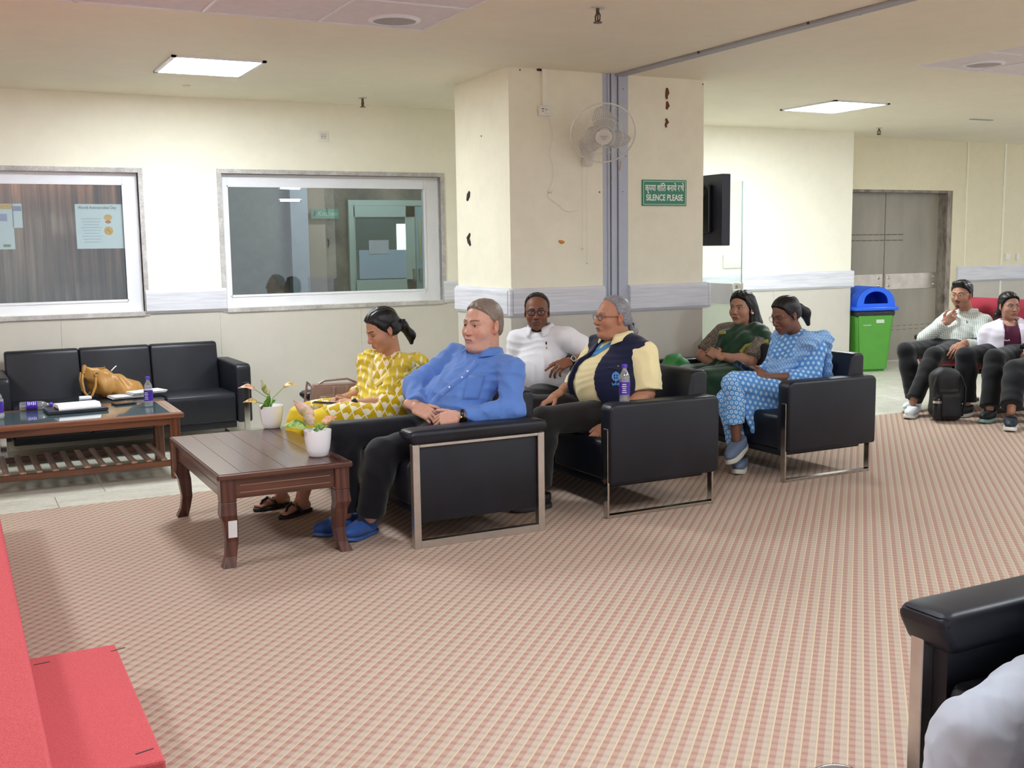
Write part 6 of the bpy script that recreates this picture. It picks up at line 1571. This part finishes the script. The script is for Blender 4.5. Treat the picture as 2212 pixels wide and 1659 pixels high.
s = SDF(.006); torso(s, J, .01, .95, 0, bust=.055); arm(s, J, 'L', .018, to=.44, up=(.054, .056)); arm(s, J, 'R', .018, to=.44, up=(.054, .056)); s.sub(ell(N_+u_*.085+f_*.05, (.075, .08, .1)), .01); s.disp(folds(.003, 1.1, 3.)); Ew.wear('blouse', s, M_blouse)
s = SDF(.007); torso(s, J, .022, .95, .01, bust=.055)
def scut(X, Y, Z):
    x, y, z = X-N_[0], Y-N_[1], Z-N_[2]; ll = x*l_[0]+y*l_[1]+z*l_[2]; uu = x*u_[0]+y*u_[1]+z*u_[2]
    return uu+.05-.75*(ll+.06)-.6*np.maximum(0, ll-.02)
s.cut(scut)
for sd in 'LR': s.add(cap(J['hp'+sd], J['kn'+sd], .12, .1), .07).add(cap(J['kn'+sd], J['an'+sd]*(1, 1, 0)+np.array((-.03, 0, .03)), .1, .12, None, True), .05)
s.add(cap((J['knL']+J['knR'])/2, (J['anL']+J['anR'])/2*(1, 1, 0)+np.array((-.03, 0, .03)), .1, .12, None, True), .06); s.sub(ell(N_+u_*.085+f_*.05, (.08, .08, .1)), .01)
s.add(cap(J['shL']+u_*.05+f_*.03-l_*.03, J['shL']-u_*.12+f_*.02+l_*.035, .055, .06, (f_, .8)), .04).add(cap(J['shL']+u_*.05-f_*.02-l_*.03, J['hip']+u_*.1-f_*.13+l_*.12, .05, .06, (f_, .5)), .04)
s.disp(lambda X, Y, Z: .006*np.sin(38*Z-24*Y+20*X+1.5*np.sin(12*X))+.003*np.sin(80*Y+60*Z)); s.cut(lambda X, Y, Z: .004-Z+0*X+0*Y); sa = Ew.wear('saree', s, M_gsari); bv = Ew.bvh()
patch(Ew, bv, strip([(1600, 762), (1612, 748), (1635, 741), (1660, 738)], 5, 6), M_gold, 'gold_border', sa, .006); patch(Ew, bv, strip([(1555, 720), (1568, 719)], 3, 4), M_gold, 'gold_border', sa, .006)
mb = MB(); c_ = J['wrL']+(J['elL']-J['wrL'])*.12; fr = frame(J['elL']-J['wrL'], (0, 0, 1)); mb.tube([c_+fr@np.array((0, .034*math.cos(a), .034*math.sin(a))) for a in [k*math.pi/8 for k in range(16)]], .003, 6, True); Ew.mesh('bangle', mb, M_gold2)

# ================================================================== F: woman in blue kurta (rear sofa)
J = JJ(dict(shL=(1762, 752, 5.43), shR=(1688, 740, 5.76), neck=(1722, 724, 5.6), elL=(1752, 816, 5.42), wrL=(1660, 815, 5.5), elR=(1660, 806, 5.82), wrR=(1632, 806, 5.66), hip=(0, 5.06, 5.6, .525), hpL=(0, 5.0, 5.5, .51), hpR=(0, 5.0, 5.7, .5), knL=(1583, 830, 5.58), anL=(1591, 948, 5.56), knR=(0, 4.56, 5.72, .46), anR=(0, 4.58, 5.64, .09)))
Fw = Person((4.95, 5.6, 0), 'seated woman in a blue printed kurta with crossed legs using a phone')
Fw.headset(np.array(at(1697, 680, 1, 5.6)), (-.97, .02, -.33), (-.28, 0, .95), .98, dict(skin=(124, 84, 66), lip=(122, 70, 66), brow=(26, 20, 18), female=True, eye_open=.3, neck=(-.42, 0, -.9)))
hx = [(cap((-.1, 0, .02), (-.125, 0, .005), .03, .022), .015), (cap((-.125, 0, .005), (-.165, 0, -.05), .03, .034), .015), (cap((-.165, 0, -.05), (-.165, 0, -.13), .034, .015), .02)]
hr = Fw.hair(M_hblack, 'woman', .009, hx, -.05, .001)
mb = MB(); mb.tube([Fw.hw((-.122, .026*math.cos(a), .008+.026*math.sin(a))) for a in [k*math.pi/5 for k in range(10)]], .004, 6, True); Fw.mesh('hair_tie', mb, M_gold, hr)
glasses(Fw, plain('rim_metal', (120, 100, 90), .3, .8), (.025, .02), t=.0013)
std_body(Fw, J, wd=.88); forearm(Fw, J, 'L', (.036, .024)); forearm(Fw, J, 'R', (.036, .024))
d = nrm(at(1622, 800, 1, 5.55)-J['wrL']); Fw.hand(J['wrL'], d, (.0, -.6, .75), -1, curls=[(30, 42, 22), (36, 48, 24), (40, 50, 25), (44, 50, 25)], thumb=(.85, .35, .25), thumbcurl=5, sc=.9); Fw.hand(J['wrR'], nrm(at(1606, 798, 1, 5.62)-J['wrR']), (-.3, .4, .8), 1, curl=(35, 45, 25), thumb=(.8, .3, .3), sc=.88)
Fw.finish()
H_, N_, u_, l_, f_ = axes(J)
s = SDF(.006); torso(s, J, .014, .92, .0, bust=.048); arm(s, J, 'L', .022, to=.78, up=(.046, .042)); arm(s, J, 'R', .018, to=.78, up=(.046, .042)); s.sub(ell(N_+u_*.09+f_*.05, (.06, .066, .09)), .01)
s.add(cap(J['hpL'], J['knL']*.95+J['hpL']*.05+np.array((0, 0, .015)), .11, .078), .06).add(cap(J['hpR'], J['knR']*.7+J['hpR']*.3, .11, .085), .06)
s.add(cap(J['knL']+np.array((.07, .0, -.03)), J['knL']+np.array((.13, -.04, -.20)), .05, .05, ((0, 1, 0), .5)), .05).add(cap(J['knL']+np.array((.16, -.05, -.15)), J['knL']+np.array((.17, -.07, -.32)), .06, .065, ((0, 1, 0), .35), True), .05)
s.add(cap(J['hpL']*.5+J['knL']*.5-np.array((0, .03, .06)), J['knL']+np.array((.2, -.09, -.3)), .08, .06, ((0, 1, 0), .4), True), .05)
s.disp(folds(.0045, 1., 4.4)); Fw.wear('kurta', s, M_fk)
s = SDF(.006); s.add(cap(J['knL'], J['knL']+(J['anL']-J['knL'])*.72, .072, .062, None, True), .03).add(cap(J['hpL'], J['knL'], .085, .07), .03).add(cap(J['hpR'], J['knR'], .09, .075), .03).add(cap(J['knR'], J['anR']+np.array((0, 0, .06)), .075, .065, None, True), .03); s.disp(folds(.004, 1., 6.)); Fw.wear('trousers', s, M_fp)
s = SDF(.006); S1_, S2_ = J['shR']+np.array((-.02, 0, .045)), J['shL']+np.array((-.01, 0, .05)); mid_ = N_-u_*.22+f_*.15-l_*.02; ax_f = nrm(f_+u_*.2)
s.add(cap(S1_, mid_-l_*.06, .05, .05, (ax_f, .6)), .03).add(cap(mid_-l_*.06, mid_+l_*.03, .05, .052, (ax_f, .6)), .03).add(cap(mid_+l_*.03, S2_+f_*.05, .05, .062, (ax_f, .6)), .04).add(cap(S2_+f_*.05, S2_-f_*.08, .06, .06, ((0, 0, 1), .55)), .04).add(cap(S2_-f_*.08+l_*.01, J['hip']-f_*.12+u_*.06+l_*.13, .05, .06, (f_, .5)), .04).add(cap(S1_, S1_-f_*.07, .05, .045, ((0, 0, 1), .5)), .03).add(cap(S2_-f_*.06, S1_-f_*.07, .045), .04)
s.disp(lambda X, Y, Z: .009*(1-np.abs(np.sin(60*Z+40*X+22*Y+2*np.sin(16*Y))))-.003); Fw.wear('dupatta', s, M_fd)
fd = nrm((-.72, -.35, -.30)); a_ = J['anL']+np.array((.01, 0, -.02)); upv = nrm(J['knL']-J['anL']); M_ = frame(fd, upv)
o, M_, _ = shoe(Fw, a_-M_[:, 2]*.075-M_[:, 0]*.0, fd, M_gr, plain('sole_cream', (206, 204, 192), .6), upv, .25, .03)
shoe(Fw, (4.6, 5.64, 0), (-.55, -.55, 0), M_gr, plain('sole_cream', (206, 204, 192), .6), L=.25, sole=.03)
phone(np.array(at(1604, 792, 1, 5.57)), (-.75, .1, .4), (.5, .3, .8), 'black phone held by the woman in blue')

# ================================================================== G: man in checked shirt (hall chair)
J = JJ(dict(shL=(2125, 695, 6.78), shR=(2047, 690, 7.12), neck=(2092, 682, 6.97), elL=(2120, 745, 6.70), wrL=(2078, 744, 6.62), elR=(1996, 732, 7.1), wrR=(2042, 697, 6.95), hip=(0, 8.1, 6.96, .53), hpL=(0, 8.04, 6.86, .51), hpR=(0, 8.04, 7.06, .51), knL=(0, 7.60, 6.72, .50), knR=(0, 7.56, 7.0, .52), anL=(0, 7.30, 6.66, .12), anR=(0, 7.52, 6.85, .1)))
Gm = Person((8.0, 6.96, 0), 'seated man in a checked shirt resting his chin on his hand')
Gm.headset(np.array(at(2077, 637, 1, 6.95)), (-.95, -.31, -.05), (0, 0, 1), 1.02, dict(skin=(176, 128, 104), lip=(140, 84, 76), brow=(24, 18, 18), nose=1.1, eye_open=.8, gaze=(-.3, 0), mous=((34, 26, 24), .85), goat=((40, 30, 28), .7), stub=((120, 88, 74), .35), neck=(-.3, 0, -1.)))
Gm.hair(M_hblack, 'short', .013, [(cap((.06, -.04, .105), (.07, .035, .112), .022, .022), .02)], -.04)
glasses(Gm, plain('rim_metal2', (150, 130, 120), .3, .6), (.025, .019), t=.0012)
std_body(Gm, J); d = nrm(at(2066, 676, 1, 6.89)-J['wrR']); Gm.hand(J['wrR'], d, (-.6, -.5, -.1), 1, curls=[(20, 30, 20), (40, 60, 30), (46, 62, 30), (48, 60, 30)], thumb=(.6, .7, .1)); dl_ = nrm(at(2058, 764, 1, 6.60)-J['wrL']); Gm.hand(J['wrL'], dl_, (-.5, -.5, .6), -1, curls=[(10, 20, 12), (20, 30, 18), (30, 35, 20), (36, 40, 20)], thumb=(.75, .5, -.1)); forearm(Gm, J, 'L'); Gm.finish()
H_, N_, u_, l_, f_ = axes(J)
s = SDF(.007); torso(s, J, .014, 1.02, .02); arm(s, J, 'L', .02, to=.9); arm(s, J, 'R', .02, to=.97); s.disp(folds(.004, 1., 8.)); s.sub(ell(N_+u_*.08+f_*.04, (.064, .064, .085)), .01); sh = Gm.wear('shirt', s, M_ging); bv = Gm.bvh(); shirtcollar(Gm, J, M_ging, sh, .064, .042, 26, .055); buttons(Gm, bv, ((2088, 694), (2084, 712)), M_pearl, sh, .005); patch(Gm, bv, strip([(2088, 693), (2089, 699)], 1.2, 3), M_blackp, 'pen_clip', sh, .006)
s = SDF(.008); leg(s, J, 'L', .014, to=.95, sh=(.056, .046)); leg(s, J, 'R', .014, to=.95, sh=(.056, .046)); s.add(ell(J['hip']-np.array((.03, 0, .02)), (.16, .18, .11)), .06); s.disp(folds(.003, .6, 3.)); s.cut(lambda X, Y, Z: Z-.63+0*X+0*Y); Gm.wear('trousers', s, cloth('trousers_black_plain', (14, 14, 18), .1))
M_wsh = plain('shoe_white', (226, 232, 238), .5, var=.03); o, M_, _ = shoe(Gm, (7.28, 6.64, 0), (-.85, -.5, 0), M_wsh, M_wsole, L=.28); shoe(Gm, (7.54, 6.86, 0), (-.9, -.3, 0), M_wsh, M_wsole, L=.28)
mb = MB()
for k in range(4): mb.tube([np.array((7.28, 6.64, 0))+M_@np.array((.03+.022*k, y_, .092-.008*k-abs(y_)*.3)) for y_ in (-.025, 0, .025)], .003, 5)
Gm.mesh('laces', mb, M_wsole, o)
mb = MB(); c_ = J['wrR']+d*.085+np.array((-.02, -.02, 0)); mb.tube([c_+frame(d, (0, 0, 1))@np.array((0, .012*math.cos(a), .012*math.sin(a))) for a in [k*math.pi/5 for k in range(10)]], .003, 5, True); Gm.mesh('finger_ring', mb, M_steel)

# ================================================================== H: woman in white jacket (hall chair)
J = JJ(dict(shR=(2146, 718, 6.62), shL=(2220, 720, 6.28), neck=(2180, 706, 6.46), elR=(2122, 757, 6.60), wrR=(2158, 771, 6.40), elL=(2228, 765, 6.2), wrL=(2180, 775, 6.25), hip=(0, 8.2, 6.42, .51), hpR=(0, 8.14, 6.52, .5), hpL=(0, 8.14, 6.32, .5), knR=(0, 7.74, 6.50, .5), knL=(0, 7.78, 6.24, .5), anR=(0, 7.70, 6.44, .1), anL=(0, 7.62, 6.14, .1)))
J['shL'] = J['neck']+np.array((.12, -.115, -.055)); J['shR'] = J['neck']+np.array((-.12, .115, -.055))
Hw = Person((8.1, 6.42, 0), 'seated woman in a white jacket over a maroon tee')
Hw.headset(np.array(at(2180, 661, 1, 6.46)), (-.38, -.92, -.03), (0, 0, 1), .95, dict(skin=(186, 142, 122), lip=(150, 88, 84), brow=(28, 22, 22), female=True, eye_open=1., gaze=(.6, 0), neck=(-.2, 0, -1.), fat=.004))
Hw.hair(M_hblack, 'woman', .011, [(cap((-.09, -.02, -.03), (-.1, -.06, -.1), .035, .03), .02)], -.05, .001)
std_body(Hw, J, wd=.92); d = nrm(np.array((-.3, -.9, -.15))); Hw.hand(J['wrR'], d, (-.6, -.2, .7), 1, curl=(25, 35, 20), sc=.9); Hw.hand(J['wrL'], (-.6, .5, -.1), (-.5, -.4, .7), -1, curl=(30, 40, 20), sc=.9); Hw.finish()
H_, N_, u_, l_, f_ = axes(J)
s = SDF(.007); torso(s, J, .008, .95, 0, bust=.045); s.sub(ell(N_+u_*.07+f_*.06, (.07, .075, .1)), .01); te = Hw.wear('tee', s, M_tee); bv = Hw.bvh()
for k in range(7): patch(Hw, bv, strip([(2152+4.2*k, 736.5+.8*(k % 2)), (2154+4.2*k, 733+1.2*((k*3) % 2)), (2156+4.2*k, 737)], .7, 2), M_swhite, 'tee_print', te, .004)
s = SDF(.007); torso(s, J, .026, 1.0, .01, bust=.05); arm(s, J, 'R', .026, to=.92); arm(s, J, 'L', .026, to=.92); h1 = H_.copy()
def jcut(X, Y, Z):
    x, y, z = X-h1[0], Y-h1[1], Z-h1[2]; ff = x*f_[0]+y*f_[1]+z*f_[2]; ll = x*l_[0]+y*l_[1]+z*l_[2]; uu = x*u_[0]+y*u_[1]+z*u_[2]
    return np.minimum(ff-.03, .075-.03*np.clip(uu/.4, 0, 1)-np.abs(ll))
s.cut(jcut); s.sub(ell(N_+u_*.08+f_*.05, (.07, .075, .1)), .01); s.disp(folds(.0045, .9, 2.2)); jk = Hw.wear('jacket', s, M_wj, None, 8); shirtcollar(Hw, J, M_wj, jk, .07, .05, 42, .07)
for nm, mt, kk in (('trousers', cloth('trousers_black_w', (14, 15, 20), .1), .02),):
    s = SDF(.008); leg(s, J, 'L', kk, to=.97, sh=(.062, .062)); leg(s, J, 'R', kk, to=.97, sh=(.062, .062)); s.add(ell(J['hip']-np.array((.03, 0, .02)), (.16, .18, .11)), .06); s.disp(folds(.003, .6, 6.)); s.cut(lambda X, Y, Z: Z-.6+0*X+0*Y); Hw.wear(nm, s, mt)
M_ds = plain('shoe_black', (18, 21, 27), .6); shoe(Hw, (7.70, 6.44, 0), (-.95, -.3, 0), M_ds, M_wsole, L=.26); shoe(Hw, (7.62, 6.14, 0), (-.9, -.35, 0), M_ds, plain('sole_mint', (150, 190, 184), .6), L=.26)

# ================================================================== I: person cut by the right frame edge
J = JJ(dict(shR=(0, 8.34, 5.98, .86), shL=(0, 8.34, 5.66, .86), neck=(0, 8.34, 5.82, .93), hip=(0, 8.18, 5.82, .52), hpR=(0, 8.12, 5.92, .5), hpL=(0, 8.12, 5.72, .5), knR=(2192, 800, 5.95), knL=(0, 7.72, 5.66, .5), anR=(2184, 890, 5.80), anL=(0, 7.66, 5.6, .1), elR=(0, 8.2, 6.0, .62), elL=(0, 8.2, 5.6, .62), wrR=(0, 7.95, 5.9, .6), wrL=(0, 7.95, 5.66, .6)))
Im = Person((8.05, 5.82, 0), 'person in black trousers and black sneaker cut by the right frame edge')
Im.headset((8.3, 5.82, 1.08), (-1, 0, -.05), (0, 0, 1), 1.0, dict(skin=(160, 112, 90), lip=(130, 80, 70), neck=(-.2, 0, -1.)))
Im.hair(M_hblack, 'short', .01, None, -.05)
std_body(Im, J); Im.hand(J['wrR'], (-1, -.2, -.2), (0, 0, 1), 1); Im.hand(J['wrL'], (-1, .2, -.2), (0, 0, 1), -1); Im.finish()
s = SDF(.009); torso(s, J, .014); arm(s, J, 'L', .02, to=.95); arm(s, J, 'R', .02, to=.95); s.disp(folds(.004)); Im.wear('shirt', s, cloth('shirt_black', (34, 36, 44)))
s = SDF(.008); leg(s, J, 'L', .02, to=.9, sh=(.062, .06)); leg(s, J, 'R', .022, to=.86, sh=(.066, .064)); s.add(ell(J['hip'], (.16, .18, .11)), .06); s.disp(folds(.003, .6)); s.cut(lambda X, Y, Z: Z-.6+0*X+0*Y); Im.wear('trousers', s, cloth('trousers_black_i', (13, 14, 19), .1))
a_ = J['anR']*(1, 1, 0); o, M_, (V_, Q_) = shoe(Im, a_, (-.80, -.6, 0), plain('sneaker_black_blue', (28, 40, 54), .6), M_wsole, L=.28, sole=.03); bv = Im.bvh(V_, Q_)
sw = [(2163, 929), (2168, 928), (2178, 924), (2192, 919), (2199, 916)]; w_ = (.6, 2.6, 2.2, 1.0, .4)
V = []
rows = [[(x_, y_-ww) for (x_, y_), ww in zip(sw, w_)], [(x_, y_+ww*.6) for (x_, y_), ww in zip(sw, w_)]]
patch(Im, bv, rows, M_swhite, 'swoosh', o, .003); patch(Im, bv, strip([(2163, 928), (2166, 921), (2170, 917)], 1.2, 3), M_swhite, 'swoosh_hook', o, .003)
shoe(Im, J['anL']*(1, 1, 0), (-1, -.1, 0), plain('sneaker_black_blue', (28, 40, 54), .6), M_wsole)

# ================================================================== J: person in the foreground armchair (leg in grey trousers)
J = JJ(dict(shR=(0, 2.72, 1.66, .92), shL=(0, 2.72, 1.26, .92), neck=(0, 2.72, 1.46, .99), hip=(0, 2.52, 1.46, .53), hpR=(0, 2.44, 1.57, .51), hpL=(0, 2.44, 1.34, .51), knR=(2108, 1592, 1.60), knL=(0, 1.98, 1.18, .5), anR=(0, 1.93, 1.60, .10), anL=(0, 1.9, 1.14, .1), elR=(0, 2.62, 1.74, .64), elL=(0, 2.6, 1.2, .64), wrR=(0, 2.36, 1.66, .66), wrL=(0, 2.34, 1.3, .62)))
Jm = Person((2.45, 1.46, 0), 'person in light grey trousers in the foreground armchair')
Jm.headset((2.68, 1.46, 1.16), (-1, .1, -.03), (0, 0, 1), 1.02, dict(skin=(170, 122, 98), lip=(136, 84, 74), neck=(-.2, 0, -1.)))
Jm.hair(M_hblack, 'short', .009, None, -.05); std_body(Jm, J); Jm.hand(J['wrR'], (-1, -.2, -.2), (0, 0, 1), 1); Jm.hand(J['wrL'], (-1, .2, -.2), (0, 0, 1), -1); Jm.finish()
s = SDF(.009); torso(s, J, .014); arm(s, J, 'L', .02, to=.95); arm(s, J, 'R', .02, to=.95); s.disp(folds(.004)); Jm.wear('shirt', s, cloth('shirt_pale_blue', (150, 170, 196)))
s = SDF(.005); leg(s, J, 'R', .02, th=(.088, .07), to=.95, sh=(.07, .066)); leg(s, J, 'L', .02, to=.95, sh=(.066, .062)); s.add(ell(J['hip'], (.17, .19, .11)), .06); s.disp(folds(.005, .6, 1.1, (1.1, .5, .5))); s.disp(folds(.003, 1.3, 3.1, (.9, -.4, .9))); s.cut(lambda X, Y, Z: Z-.64+0*X+0*Y); Jm.wear('trousers', s, M_grey)
M_bl = plain('shoe_brown_polish', (70, 44, 40), .2, var=.1, coat=.6); tp = at(1712, 1700, 2, .06)
shoe(Jm, (tp[0]+.1, tp[1]-.03, 0), (-.99, .1, 0), M_bl, M_dsole, L=.28); shoe(Jm, (1.9, 1.14, 0), (-1, 0, 0), M_bl, M_dsole, L=.28)
